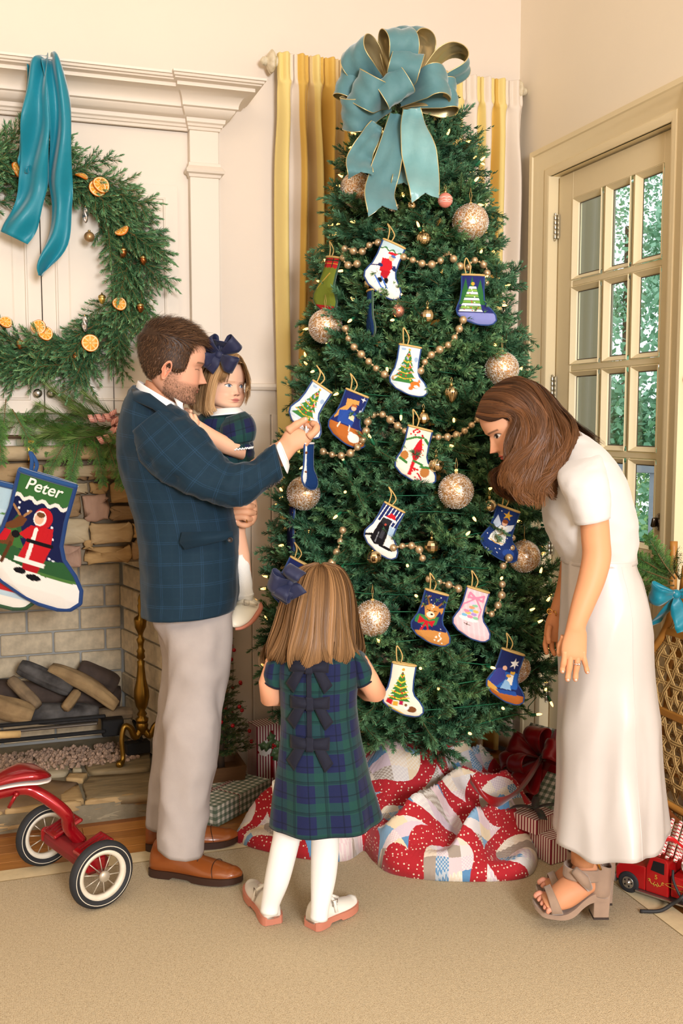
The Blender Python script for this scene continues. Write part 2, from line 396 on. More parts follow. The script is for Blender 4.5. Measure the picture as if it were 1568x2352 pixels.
# firebox
FBK = mat('firebrick', '#d3c2a4', .85, var=(30, .22), bump=(120, .2)); FMT = mat('firebrick_mortar', '#a6a6a2', .9)
fb = thing('firebox', 'cream firebrick firebox recess inside the stone fireplace', 'firebox', (0, 4.3, .09)); fb['kind'] = 'structure'; del fb['category']
YB = 4.52; BX0, BX1 = -.52, .478
q = MB(); q.box(((BX0+BX1)/2, YB+.05, .52), (BX1-BX0+.1, .06, 1.0)); q.obj('back_mortar', FMT, fb, smooth=False)
q = MB(); q.box(((FX0+FX1)/2, YW+.28, FZ1+.10), (1.5, .62, .04)); q.obj('firebox_top', FMT, fb, smooth=False)
for sx, xa, xb in ((1, FX1, BX1), (-1, FX0, BX0)):
    q = MB(); d = np.array([xb-xa, YB-YW-.0]); nn = np.array([d[1], -d[0]])/np.linalg.norm(d)*sx*.03
    q.prism([(xa+nn[0]*.4, YW+.0+nn[1]*.4), (xb+nn[0]*.4, YB+nn[1]*.4), (xb+nn[0]*2, YB+nn[1]*2), (xa+nn[0]*2, YW+nn[1]*2)], .05, 1.05, 2); q.obj('side_mortar', FMT, fb, smooth=False)
bk = None; bh, bl = .099, .226; z = .075; r_ = 0
seen = [None]
def brick(c, size, ang=0):
    key = tuple(np.round(size, 3)); 
    if key not in BRK: BRK[key] = MB().box(tuple(fb.location), size, bev=.004).obj('brick', FBK, fb, smooth=False); o = BRK[key]
    else: o = copyobj(BRK[key], fb)
    fbm = parent_world(fb); o.location = Vector(c)-fb.location; o.rotation_euler = (0, 0, ang)
BRK = {}
while z < .96:
    x = BX0-(.11 if r_ % 2 else 0)+.03
    while x < BX1-.01:
        a, b = max(x, BX0), min(x+bl-.009, BX1)
        if b-a > .03: brick(((a+b)/2, YB+.02, z+bh/2), (b-a, .03, bh-.009))
        x += bl
    for xa, xb, sg in ((FX1, BX1, 1), (FX0, BX0, -1)):
        L = math.hypot(xb-xa, YB-YW); an = math.atan2(YB-YW, xb-xa); u = 0-(.11 if r_ % 2 == 0 else 0)
        while u < L-.02:
            a, b = max(u, .0), min(u+bl-.009, L-.004)
            if b-a > .03:
                t = (a+b)/2/L; brick((xa+(xb-xa)*t+.012*sg, YW+(YB-YW)*t, z+bh/2), (b-a, .03, bh-.009), an)
            u += bl
    z += bh; r_ += 1
# hearth
hm = MB(); hm.box((-.215, 4.12, .035), (1.67, .80, .07)); hearth = struct('floor_hearth', hm, mat('hearth_mortar', '#857a63', .9, var=(18, .25), bump=(60, .5)), smooth=False)
HS = [mat('flag_%s' % n, c, .72, var=(9, .6, c2), bump=(18, .6), band=b) for n, c, c2, b in (('grey', '#a2957a', '#7d6f52', (1, 4, 1)), ('brown', '#75604a', '#97794f', (1, 1, 1)), ('tan', '#b89a6c', '#8c6f45', (1, 3, 1)), ('dark', '#8d7a59', '#544733', (1, 5, 1)))]
def flag(pix, mi, Z=.088, th=.03):
    pts = [W(x, y, Z=Z)[:2] for x, y in pix]; 
    P = np.array(pts); c = P.mean(0); n = 26; 
    per = np.vstack([P, P[:1]]); t = np.linspace(0, len(P), n, endpoint=False); i = t.astype(int); u = (t-i)[:, None]; o2 = per[i]*(1-u)+per[i+1]*u
    o2 = c+(o2-c)*(1+np.array([rnd.uniform(-.03, .03) for _ in range(n)])[:, None]*.8)
    rings = [np.column_stack([c[0]+(o2[:, 0]-c[0])*s_, c[1]+(o2[:, 1]-c[1])*s_, [Z+dz+(rnd.uniform(-.001, .001) if dz > -.02 else 0) for _ in range(n)]]) for s_, dz in ((1, -th), (1, -.006), (.97, 0), (.6, .001), (.2, .0015))]
    q = MB(); q.loft(rings); q.obj('flagstone', HS[mi], hearth)
for pix, mi in [([(28, 1752), (160, 1732), (165, 1738), (155, 1775), (40, 1780)], 0), ([(185, 1732), (345, 1722), (345, 1765), (270, 1770), (205, 1772)], 3), ([(170, 1752), (182, 1757), (188, 1767), (166, 1768)], 0), ([(-200, 1765), (22, 1752), (20, 1775), (-200, 1800)], 1),
        ([(205, 1782), (400, 1768), (400, 1822), (200, 1835), (190, 1800)], 3), ([(-20, 1800), (90, 1788), (180, 1795), (150, 1820), (135, 1840), (-60, 1868)], 1), ([(160, 1775), (202, 1774), (190, 1790), (150, 1788)], 2), ([(-260, 1830), (-60, 1805), (-65, 1868), (-280, 1895)], 2),
        ([(350, 1730), (418, 1724), (418, 1760), (355, 1765)], 0), ([(405, 1768), (430, 1764), (432, 1812), (405, 1822)], 2), ([(140, 1822), (180, 1800), (192, 1836), (140, 1846)], 2)]: flag(pix, mi)
for pix, z0, z1, mi in [((-300, 10), .045, .085, 2), ((10, 190), .05, .088, 2), ((195, 400), .045, .088, 2), ((400, 438), .045, .085, 0), ((-300, -60), .0, .04, 0), ((-55, 160), .002, .04, 2), ((165, 296), .002, .038, 0), ((298, 420), .002, .038, 3), ((422, 438), .002, .04, 2)]:
    xa, xb = (W(p, 1890, Y=3.72)[0] for p in pix)
    stone(xa+.003, xb-.003, z0, z1, 3.745, .022, hearth, HS[mi], 'edge_stone', jit=.002)
# ================================================================== door, outside, rug, curtains
DPAINT = mat('door_paint', '#eedbb2', .42, var=(3, .02), bump=(200, .03))
def glassmat(name, tint=(1, 1, 1), gloss=.08):
    m = bpy.data.materials.new(name); m.use_nodes = True; N, L = m.node_tree.nodes, m.node_tree.links; N.clear()
    o = N.new('ShaderNodeOutputMaterial'); t = N.new('ShaderNodeBsdfTransparent'); t.inputs[0].default_value = (*tint, 1)
    g = N.new('ShaderNodeBsdfGlossy'); g.inputs['Roughness'].default_value = .02; mx = N.new('ShaderNodeMixShader'); mx.inputs[0].default_value = gloss
    L.new(t.outputs[0], mx.inputs[1]); L.new(g.outputs[0], mx.inputs[2]); L.new(mx.outputs[0], o.inputs[0]); return m
PANE = glassmat('window_glass', (.93, .97, .98))
DX = XW+.03
cas = [(.0, -.002), (.0, .012), (.012, .016), (.03, .016), (.034, .012), (.042, .013), (.06, .02), (.075, .024), (.088, .03), (.096, .032), (.1, .038), (.118, .04), (.12, -.002)]
m = MB(); rows = []
for o, h in cas:
    a = .012-o+.0; q = o-.002
    rows.append([(XW-h, DY1+q, 0), (XW-h, DY1+q, DZ+q), (XW-h, DY0-q, DZ+q), (XW-h, DY0-q, 0)])
m.grid(np.array(rows)); cg = struct('trim_door_casing', m, DPAINT, auto=25)
m = MB()   # jamb lining
m.box((XW+.07, DY1+.006, DZ/2), (.15, .014, DZ)); m.box((XW+.07, DY0-.006, DZ/2), (.15, .014, DZ)); m.box((XW+.07, (DY0+DY1)/2, DZ+.005), (.15, DY1-DY0, .014))
m.box((XW+.085, DY1-.004, DZ/2), (.03, .012, DZ)); m.obj('jamb', DPAINT, cg, smooth=False)
ey0, ey1, ez0, ez1 = DY0+.005, DY1-.015, .01, DZ-.008
door = thing('door_1', None, None, (DX, ey1, 0)); door['kind'] = 'structure'
th = .044; xc = DX+th/2
gy = [3.640, 3.425, 3.405, 3.235, 3.215, 3.05]
gy = [3.640, 3.430, 3.404, 3.240, 3.214, 3.046]; gz = [2.405, 2.062, 1.717, 1.372, 1.028]
def part(name, c, s, par=door, bev=.002, mm=DPAINT): return MB().box(c, s, bev=bev).obj(name, mm, par, smooth=False)
part('stile', (xc, (gy[0]+ey1)/2, (ez0+ez1)/2), (th, ey1-gy[0], ez1-ez0)); part('stile', (xc, (gy[-1]+ey0)/2, (ez0+ez1)/2), (th, gy[-1]-ey0, ez1-ez0))
part('rail', (xc, (gy[0]+gy[-1])/2, (gz[0]+ez1)/2), (th, gy[0]-gy[-1], ez1-gz[0])); part('rail', (xc, (gy[0]+gy[-1])/2, (.955+gz[-1])/2), (th, gy[0]-gy[-1], gz[-1]-.955)); part('rail', (xc, (gy[0]+gy[-1])/2, .15), (th, gy[0]-gy[-1], .27))
def bead(y0, y1, z0, z1, par):
    """sloped glazing bead ring round a pane"""
    mb = MB(); rr = []
    for o, x in ((0, DX-.001), (.003, DX-.004), (.006, DX), (.018, DX+.014), (.02, DX+.02)):
        rr.append([(x, y0+o, z0+o), (x, y1-o, z0+o), (x, y1-o, z1-o), (x, y0+o, z1-o)])
    mb.loft(rr, cap=False); return mb.obj('glazing_bead', DPAINT, par, auto=20)
DGAP = mat('glazing_gasket', '#6a6258', .7)
rows_y = [(gy[1], gy[0]), (gy[3], gy[2]), (gy[5], gy[4])]
for k in range(3): part('muntin', (xc, (gy[0]+gy[-1])/2, gz[k+1]), (th*.8, gy[0]-gy[-1], .026), bev=.004)
for k in range(2): part('muntin', (xc+.001, (gy[2*k+1]+gy[2*k+2])/2, (gz[0]+gz[-1])/2), (th*.78, gy[2*k+1]-gy[2*k+2], gz[0]-gz[-1]), bev=.004)
for (a, b) in rows_y:
    for k in range(4):
        z1, z0 = gz[k]-(.013 if k else 0), gz[k+1]+(.013 if k < 3 else 0)
        p = MB().box((DX+.024, (a+b)/2, (z0+z1)/2), (.005, b-a, z1-z0)).obj('pane', PANE, door, smooth=False)
        bead(a, b, z0, z1, p)
        g = MB(); g.loft([[(DX+.0212, a+o, z0+o), (DX+.0212, b-o, z0+o), (DX+.0212, b-o, z1-o), (DX+.0212, a+o, z1-o)] for o in (.018, .024)], cap=False).obj('gasket', DGAP, p, smooth=False)
pn = MB(); rr = []
for o, x in ((0, DX), (.004, DX-.004), (.012, DX-.003), (.02, DX+.008), (.035, DX+.01), (.065, DX+.003)):
    rr.append([(x, gy[-1]+o, .285+o), (x, gy[0]-o, .285+o), (x, gy[0]-o, .955-o), (x, gy[-1]+o, .955-o)])
pn.loft(rr, cap=False); pn.add(rr[-1], [(0, 1, 2, 3)]); pn.box((xc+.01, (gy[0]+gy[-1])/2, .62), (.02, gy[0]-gy[-1], .68)); pn.obj('kick_panel', DPAINT, door, auto=25)
for z0, z1 in ((2.262, 2.36), (1.588, 1.688), (.928, 1.035), (.28, .39)):
    h = MB(); y = ey1+.008
    for j in range(5):
        a = z0+(z1-z0)*j/5; h.lathe([(.0065, a+.001), (.0072, a+.003), (.0072, a+(z1-z0)/5-.003), (.0065, a+(z1-z0)/5-.001)], (DX-.012, y, 0), seg=12)
    h.lathe([(0, z0-.01), (.005, z0-.006), (.004, z0)], (DX-.012, y, 0), seg=10); h.lathe([(.004, z1), (.005, z1+.006), (0, z1+.01)], (DX-.012, y, 0), seg=10)
    h.box((DX-.004, y-.01, (z0+z1)/2), (.003, .02, z1-z0)); h.obj('hinge', mat('satin_nickel', '#c9c2b0', .3, 1), door, auto=40)
BRZ = mat('bronze_hardware', '#6f655a', .25, 1)
def rosette(zc, lever, yy=3.005):
    h = MB(); h.lathe([(0, 0), (.033, 0), (.033, .005), (.028, .011), (.018, .014), (.016, .02), (0, .021)], (DX, yy, zc), (-1, 0, 0), seg=24)
    if lever:
        h.lathe([(.011, .01), (.011, .05), (.014, .052), (.014, .062), (0, .064)], (DX, yy, zc), (-1, 0, 0), 14)
        h.tube([(DX-.055, yy, zc), (DX-.057, yy+.03, zc+.003), (DX-.057, yy+.07, zc+.002), (DX-.054, yy+.115, zc-.004)], [.011, .009, .0085, .0075], 12)
    else: h.box((DX-.03, yy, zc), (.022, .013, .036), bev=.004, rot=rotm((1, 0, 0), .3))
    h.obj('lever_handle' if lever else 'deadbolt', BRZ if not lever else NICK, door)
rosette(1.138, False); rosette(1.0, True)
# ------------------------------------------------------------------ outside
LEAF = [mat('outdoor_leaf_%d' % i, c, .6, var=(1.2, .6, c2), attr=None) for i, (c, c2) in enumerate((('#5c9a62', '#b4dc98'), ('#6aa884', '#b8e0c4'), ('#7fb066', '#dcefb0')))]
def blob_leaves(centers, n, size, seed):
    r = np.random.default_rng(seed); m = MB(); C = np.array([c[:3] for c in centers]); rad = np.array([c[3] for c in centers])
    k = r.integers(0, len(C), n); d = r.normal(size=(n, 3)); d /= np.linalg.norm(d, axis=1)[:, None]; p = C[k]+d*rad[k][:, None]*(r.random((n, 1))**.4)
    a = r.normal(size=(n, 3)); a /= np.linalg.norm(a, axis=1)[:, None]; b = np.cross(a, r.normal(size=(n, 3))); b /= np.linalg.norm(b, axis=1)[:, None]
    s = size*(.6+.8*r.random((n, 1)))
    v = np.stack([p-a*s, p+b*s*.55, p+a*s, p-b*s*.55], 1).reshape(-1, 3); f = [(4*i, 4*i+1, 4*i+2, 4*i+3) for i in range(n)]
    m.add(v, f); return m
BARK = mat('bark', '#5b4a3a', .9, var=(12, .3), bump=(30, .5))
gr = struct('ground_lawn', MB().box((12, 8, -1.1), (19, 30, .1)), mat('lawn', '#6f9a4c', .9, var=(3, .3)), smooth=False)
def otree(name, label, x, y, d, blobs, mi, seed, n=2600, size=.13):
    c = W(x, y, d=d); g = np.array([c[0], c[1], -1.05])
    t = thing(name, label, 'tree', g, 'garden trees outside the glass door')
    k = MB(); k.tube([g, (g+c)/2+[.1, .05, 0], c], [.16, .12, .06], 10); k.obj('trunk', BARK, t)
    blob_leaves([(*(c+np.array(b[:3])), b[3]) for b in blobs], int(n*2.4), size*.3, seed).obj('foliage', LEAF[mi], t, smooth=False, recalc=False, kind='stuff')
otree('garden_tree', 'blue green leafy tree filling the right glass panes outside', 1540, 920, 9.5, [(0, 0, 0, 1.0), (.3, -.3, .8, .8), (.4, 0, -.8, 1.0), (-.35, .5, -.3, .5), (.2, 0, 1.4, .55)], 1, 3, 5200)
otree('garden_tree', 'sunlit yellow green tree low outside the middle glass panes', 1390, 1040, 13, [(0, 0, 0, .8), (.5, 0, -.7, .9), (-.6, .3, -.5, .8), (.3, 0, -1.6, 1.0), (-.3, 0, .45, .4)], 2, 4, 3200, .12)
otree('garden_tree', 'tall pale tree reaching the top row of glass panes outside', 1445, 520, 14, [(0, 0, 0, .7), (.7, -.2, .5, .7), (-.5, .4, .45, .55), (.5, -.3, -.9, .6), (-.1, .1, -1.1, .4), (1.0, -.5, -.3, .7), (.1, 0, 1.0, .6)], 1, 5, 2600, .12)
PORCH = mat('porch_post_paint', '#8b8672', .7); RAILM = mat('porch_rail_paint', '#8f9aa6', .6)
pc = tag(MB().box((2.78, 4.42, 1.3), (.24, .2, 5), bev=.02).obj('porch_post', PORCH, smooth=False), 'grey square porch post seen through the left column of door panes', 'post')
dk = struct('floor_porch', MB().box((3.6, 4.0, -.1), (2.4, 5, .1)), mat('deck', '#9b9484', .8), smooth=False)
rl = thing('porch_railing', 'grey painted porch railing seen through the lower door panes', 'railing', (4.4, 5, 0))
p0, p1 = W(1440, 1078, d=6.0), W(1600, 1076, d=5.6); u = p1-p0; ctr = (p0+p1)/2
an = math.atan2(u[1], u[0]); Lr = 3.0
part('handrail', (ctr[0], ctr[1], p0[2]), (.09, .09, .06), rl, .01, RAILM)
def seg(name, a, b, w, h, par, mm):
    a, b = np.array(a, float), np.array(b, float); d = b-a; L = np.linalg.norm(d); q = MB(); 
    q.box((0, 0, 0), (L, w, h), bev=.004); ax = d/L; ref = np.array([0, 0, 1.0]); sd = np.cross(ref, ax); sd /= np.linalg.norm(sd); upv = np.cross(ax, sd)
    M = np.eye(4); M[:3, 0], M[:3, 1], M[:3, 2], M[:3, 3] = ax, sd, upv, (a+b)/2; q.xf(M); return q.obj(name, mm, par, smooth=False)
un = u/np.linalg.norm(u); un[2] = 0
for o in list(rl.children): bpy.data.objects.remove(o)
seg('handrail', ctr-un*1.6, ctr+un*1.6, .12, .05, rl, RAILM); seg('bottom_rail', ctr-un*1.6-[0, 0, .85], ctr+un*1.6-[0, 0, .85], .06, .06, rl, RAILM)
for k in (-.95, -.02, .9): c = ctr+un*k; part('post', (c[0], c[1], c[2]-.55), (.07, .07, 1.05), rl, .004, RAILM)
# ------------------------------------------------------------------ rug
def carpetmat():
    m = mat('wool_rug', '#c9ad82', .95, spec=.1); N, L = m.node_tree.nodes, m.node_tree.links; b = N['Principled BSDF']
    tc = N.new('ShaderNodeTexCoord'); mp = N.new('ShaderNodeMapping'); mp.inputs['Scale'].default_value = (1, 1.5, 1); L.new(tc.outputs['Object'], mp.inputs[0])
    v = N.new('ShaderNodeTexVoronoi'); v.inputs['Scale'].default_value = 230; v.inputs['Randomness'].default_value = .55; L.new(mp.outputs[0], v.inputs['Vector'])
    n = N.new('ShaderNodeTexNoise'); n.inputs['Scale'].default_value = 90; L.new(mp.outputs[0], n.inputs['Vector'])
    cr = N.new('ShaderNodeValToRGB'); cr.color_ramp.elements[0].color = (*lin('#dfcdac'), 1); cr.color_ramp.elements[1].color = (*lin('#ab926d'), 1); cr.color_ramp.elements[0].position = .25; cr.color_ramp.elements[1].position = .95
    L.new(v.outputs['Distance'], cr.inputs[0]); mx = N.new('ShaderNodeMix'); mx.data_type = 'RGBA'; mx.blend_type = 'MULTIPLY'; mx.inputs[0].default_value = .35
    L.new(cr.outputs[0], mx.inputs[6]); L.new(n.outputs[0], mx.inputs[7]); L.new(mx.outputs[2], b.inputs['Base Color'])
    bp = N.new('ShaderNodeBump'); bp.invert = True; bp.inputs['Strength'].default_value = .5; bp.inputs['Distance'].default_value = .003; L.new(v.outputs['Distance'], bp.inputs['Height']); L.new(bp.outputs[0], b.inputs['Normal']); return m
rug = thing('area_rug', 'large tan woven area rug with cream cloth border under the family', 'rug', (0, 1, .001))
RX, RY = 1.825, 3.298
MB().box(((-2.2+RX)/2, (-2+RY)/2, .006), (RX+2.2, RY+2, .011)).obj('pile', carpetmat(), rug, smooth=False)
RB = mat('rug_binding', '#d9c49b', .85, var=(40, .08), bump=(500, .15)); bw = .083
m = MB(); rows = []
for o, z in ((0, .0005), (.0, .0118), (-.004, .0125), (-bw+.004, .0125), (-bw, .0115), (-bw-.001, .01)):
    q = bw+o; rows.append([(-2.3, RY+q, z), (RX+q, RY+q, z), (RX+q, -2.05, z)])
m.grid(np.array(rows)); m.obj('binding', RB, rug, auto=30)
seg('stitching', (-2.2, RY-.001, .0125), (RX, RY-.001, .0125), .003, .002, rug, mat('rug_stitch', '#8a744f', .9)); seg('stitching', (RX-.001, -2, .0125), (RX-.001, RY, .0125), .003, .002, rug, MATS['rug_stitch'])
# ------------------------------------------------------------------ curtains
def curtain(name, label, xa, xb, seq, seed):
    r = random.Random(seed); t = thing(name, label, 'curtain', ((xa+xb)/2, 3.96, .02), 'striped curtains on the window behind the tree')
    folds = len(seq); n = folds*20; zs = [2.955, 2.935, 2.90, 2.86, 2.84, 2.82, 2.78, 2.7, 2.5, 2.1, 1.6, 1.1, .6, .2, .02]
    P = []; Cc = []
    ph = [r.uniform(-.25, .25) for _ in range(folds+1)]; am = [r.uniform(.8, 1.2) for _ in range(folds+1)]
    for z in zs:
        row_, cr = [], []
        pin = math.exp(-((z-2.845)/.022)**2); top = 1 if z > 2.845 else 0
        amp = .018+.004*top if z > 2.845 else .018+.022*min(1, (2.845-z)/.3)
        for i in range(n+1):
            u = i/n*folds; k = int(min(u, folds-1e-6)); fr = u-k
            s = math.sin(2*math.pi*(fr+ph[k]*(.25 if z < 2 else .12)*(1-abs(2*fr-1))))
            # pleat: front ridge narrows at the pinch
            fx = fr+(.0 if not pin else -pin*.30*math.sin(2*math.pi*fr)/(2*math.pi)*2)
            if top: fx = fr-.10*math.sin(2*math.pi*fr); s = .6*math.cos(2*math.pi*(fr-.5))+.4*math.cos(6*math.pi*(fr-.5))
            else: s = math.cos(2*math.pi*(fr-.5))+.15*math.sin(4*math.pi*fr+ph[k]*8)
            x = xa+(k+fx)/folds*(xb-xa)+.010*math.sin(z*2.1+k*1.7)*(z < 2.7)
            y = 3.955-amp*am[k]*s-pin*.006
            row_.append((x, y, z)); c = seq[k]; cc = c[min(int(fr*len(c)), len(c)-1)]; cr.append(lin(cc))
        P.append(row_); Cc.append(cr)
    P = np.array(P); Cc = np.array(Cc)
    # resample z smoothly
    P2 = cat(P.reshape(len(zs), -1), 60).reshape(60, n+1, 3); C2 = np.repeat(Cc[:1], 60, 0)
    m = MB(); m.grid(P2, C2); m.obj('drape', mat('curtain_silk', '#ffffff', .62, spec=.3, attr='col', bump=(300, .08), sheen=.2), t, solid=.003)
    return t
Yl, Cr, Gd, Tn = '#ecd488', '#ebdccb', '#ddb358', '#dcc08c'
curtain('window_curtain', 'yellow and cream striped pleated curtain left of the tree', 1.075, 1.52, [(Yl, Yl, Cr), (Cr, Gd, Gd), (Tn, Yl, Gd), (Gd, Gd, Tn), (Tn, Gd, Gd), (Cr, Yl, Gd), (Gd, Tn, Gd)], 3)
curtain('window_curtain', 'yellow and cream striped pleated curtain between the tree and door', 1.76, 2.165, [(Gd, Tn, Yl), (Yl, Yl, Cr), (Cr, Cr, Yl), (Yl, Cr, Yl), (Gd, Yl, Cr), (Cr, Cr, Cr)], 4)
rod = thing('curtain_rod', 'cream distressed curtain rod with ribbed finials at both ends', 'curtain rod', (1.6, 3.97, 2.925))
FIN = mat('distressed_cream', '#e6d8ba', .6, var=(60, .5, '#b5a27c'), bump=(60, .2))
MB().tube([(1.05, 3.985, 2.925), (2.17, 3.985, 2.925)], .017, 14).obj('pole', FIN, rod)
def finial(x, sx):
    m = MB(); seg_ = 40; prof = [(r__*1.2, h__) for r__, h__ in [(.012, 0), (.02, .003), (.02, .010), (.014, .014)]+[(.016+.021*math.sin(math.pi*(i/8)**.9), .014+.036*i/8) for i in range(1, 9)]+[(.012, .053), (.017, .057), (.012, .062), (.014, .066), (.006, .074), (0, .078)]]
    th = np.arange(seg_)*2*math.pi/seg_; rings = []
    for r_, h in prof:
        rb = 1+(.10*np.abs(np.cos(th*5))-.06 if .02 < h < .05 else 0*th)
        rings.append(np.column_stack([np.full(seg_, x+sx*h), 3.985+r_*rb*np.cos(th), 2.925+r_*rb*np.sin(th)]))
    m.loft(rings); m.obj('finial', FIN, rod)
finial(1.085, -1); finial(2.125, 1)
for x in (1.06, 2.17): MB().box((x, 4.02, 2.925), (.02, .075, .03), bev=.004).obj('bracket', FIN, rod, smooth=False)
# ================================================================== Christmas tree
TX, TY = 1.424, 3.42
TZR = [(.28, .28), (.36, .42), (.46, .51), (.58, .55), (.8, .535), (1.12, .485), (1.45, .43), (1.77, .38), (2.0, .33), (2.23, .285), (2.39, .25), (2.5, .20), (2.6, .135), (2.68, .06), (2.75, .01)]
def trad(z): return float(np.interp(z, [a for a, b in TZR], [b for a, b in TZR]))
def onTree(x, y, off=0.0):
    r = ray(x, y); best = None
    for t in np.linspace(2.5, 4.4, 400):
        p = CAM+r*t
        if math.hypot(p[0]-TX, p[1]-TY) <= trad(p[2])+off: return p
        q = math.hypot(p[0]-TX, p[1]-TY)-trad(p[2])
        if best is None or q < best[0]: best = (q, p)
    return best[1]
NEED = mat('fir_needle', '#ffffff', .55, attr='col', spec=.35)
TWIG = mat('twig', '#5a4632', .9)
def needles(m, path, n, ln, wd, seed, c0, c1, spread=.9, start=.0):
    """flat needles all round a shoot"""
    r = np.random.default_rng(seed); P = cat(path, 24); t = start+(1-start)*np.sort(r.random(n)); k = np.clip((t*23).astype(int), 0, 22); u = (t*23-k)[:, None]
    b = P[k]*(1-u)+P[k+1]*u; d = P[k+1]-P[k]; d /= np.linalg.norm(d, axis=1)[:, None]+1e-9
    ref = np.array([0, 0, 1.0]); a = np.cross(d, ref); a /= np.linalg.norm(a, axis=1)[:, None]+1e-9; c = np.cross(d, a); th = r.random(n)*2*math.pi
    rad = a*np.cos(th)[:, None]+c*np.sin(th)[:, None]
    L = ln*(.75+.4*r.random(n))*(1-.45*np.clip((t-.8)/.2, 0, 1)); sp = spread*(1-.65*np.clip((t-.75)/.25, 0, 1))
    dr = d*np.cos(sp)[:, None]+rad*np.sin(sp)[:, None]; dr /= np.linalg.norm(dr, axis=1)[:, None]
    sd = np.cross(dr, rad+.01); sd /= np.linalg.norm(sd, axis=1)[:, None]+1e-9
    mid = b+dr*(L*.5)[:, None]; tip = b+dr*L[:, None]; s = sd*wd/2
    V = np.stack([b-s*.6, b+s*.6, mid+s, mid-s, tip], 1).reshape(-1, 3); f = []
    for i in range(n): o = 5*i; f += [(o, o+1, o+2, o+3), (o+3, o+2, o+4)]
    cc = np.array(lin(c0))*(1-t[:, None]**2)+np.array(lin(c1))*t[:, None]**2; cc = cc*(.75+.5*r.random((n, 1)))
    m.add(V, f, np.repeat(cc, 5, 0))
def branch_mesh(L, seed, nshoot, c0='#2c5a3e', c1='#4c8158', nd=110, sl=.13, need=.0195):
    r = random.Random(seed); m = MB(); stem = np.array([(0, 0, 0), (L*.35, 0, .02), (L*.7, 0, .03), (L, 0, .035+.02)])
    S = cat(stem, 20); m.tube(S, np.linspace(.006, .002, 20), 5, lin('#4a3d2b'))
    def pt(t): k = t*19; i = min(int(k), 18); return S[i]*(1-(k-i))+S[i+1]*(k-i)
    for i in range(nshoot):
        t = .36+.62*(i/(nshoot-1))**.85; side = 1 if i % 2 else -1; p = pt(t); a = R(r.uniform(32, 62))*side; e = R(r.uniform(-32, 40)); l = sl*r.uniform(.75, 1.2)*(1-.35*max(0, (t-.6)/.4))
        d = np.array([math.cos(a)*math.cos(e), math.sin(a)*math.cos(e), math.sin(e)]); q = p+d*l; q2 = p+d*l*.5+[0, 0, .006*r.uniform(-1, 1)]
        m.tube([p, q2, q], [.002, .0016, .001], 4, lin('#4f4a2c'))
        needles(m, [p, q2, q], int(nd*l/.125), need, .0029, seed*100+i, c0, c1)
        if l > .09:
            for s2 in (-1, 1):
                a2 = a+s2*R(r.uniform(30, 50)); d2 = np.array([math.cos(a2)*math.cos(e), math.sin(a2)*math.cos(e), math.sin(e)+r.uniform(-.3, .3)]); p2 = p+d*l*r.uniform(.3, .5); q3 = p2+d2*l*.5
                needles(m, [p2, (p2+q3)/2, q3], int(nd*.55*l/.125), need*.95, .0029, seed*200+i*2+s2, c0, c1)
    needles(m, [pt(.75), pt(.9), S[-1]+(S[-1]-S[-3])*.8], nd, need, .0029, seed*300, c0, c1)
    needles(m, S[7:], int(nd*1.2), need*.9, .0029, seed*301, c0, c1)
    return m
tree = thing('christmas_tree', 'tall decorated artificial fir tree standing in the room corner', 'tree', (TX, TY, 0))
m = MB(); m.tube([(TX, TY, .08), (TX, TY, 1.4), (TX, TY, 2.66)], [.035, .028, .012], 10); m.obj('trunk', BARK, tree)
m = MB()
for k in range(4): a = k*math.pi/2+.4; m.tube([(TX, TY, .16), (TX+.12*math.cos(a), TY+.12*math.sin(a), .12), (TX+.28*math.cos(a), TY+.28*math.sin(a), .012)], .012, 8)
m.lathe([(.05, .06), (.055, .07), (.055, .26), (.045, .27)], (TX, TY, 0)); m.obj('stand', mat('green_metal', '#20402c', .5, .3), tree)
brs = {}
for ci, L in enumerate((.20, .32, .44, .54)):
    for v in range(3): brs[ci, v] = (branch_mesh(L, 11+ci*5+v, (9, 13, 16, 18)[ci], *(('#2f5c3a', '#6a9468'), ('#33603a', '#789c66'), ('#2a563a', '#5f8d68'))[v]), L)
proto = {}
NB = 296; zs = []
camdir = math.atan2(-TY, -TX)
w = np.array([trad(z)*.8+.12 for z in np.linspace(.37, 2.62, 200)]); cw = np.cumsum(w)/w.sum()
for i in range(NB):
    z = float(np.interp((i+.5)/NB, cw, np.linspace(.37, 2.64, 200))); az = camdir+R(((i*137.508) % 360-180)*.72)+rnd.uniform(-.1, .1)
    r_ = trad(z)*rnd.uniform(.93, 1.08)*(.86 if z < .54 and math.cos(az+YAW) > .45 else 1); ci = int(np.argmin([abs(L+.03-r_) for L in (.20, .32, .44, .54)])); v = rnd.randrange(3)
    if (ci, v) not in proto:
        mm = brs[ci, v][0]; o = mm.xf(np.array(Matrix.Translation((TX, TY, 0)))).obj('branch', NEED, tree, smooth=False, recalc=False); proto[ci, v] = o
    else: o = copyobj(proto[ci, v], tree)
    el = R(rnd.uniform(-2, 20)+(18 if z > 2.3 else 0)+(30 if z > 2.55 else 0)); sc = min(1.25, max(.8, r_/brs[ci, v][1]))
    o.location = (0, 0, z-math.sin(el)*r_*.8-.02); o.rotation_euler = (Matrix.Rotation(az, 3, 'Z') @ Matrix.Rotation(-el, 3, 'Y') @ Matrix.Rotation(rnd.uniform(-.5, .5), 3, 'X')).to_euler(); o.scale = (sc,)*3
m = MB()
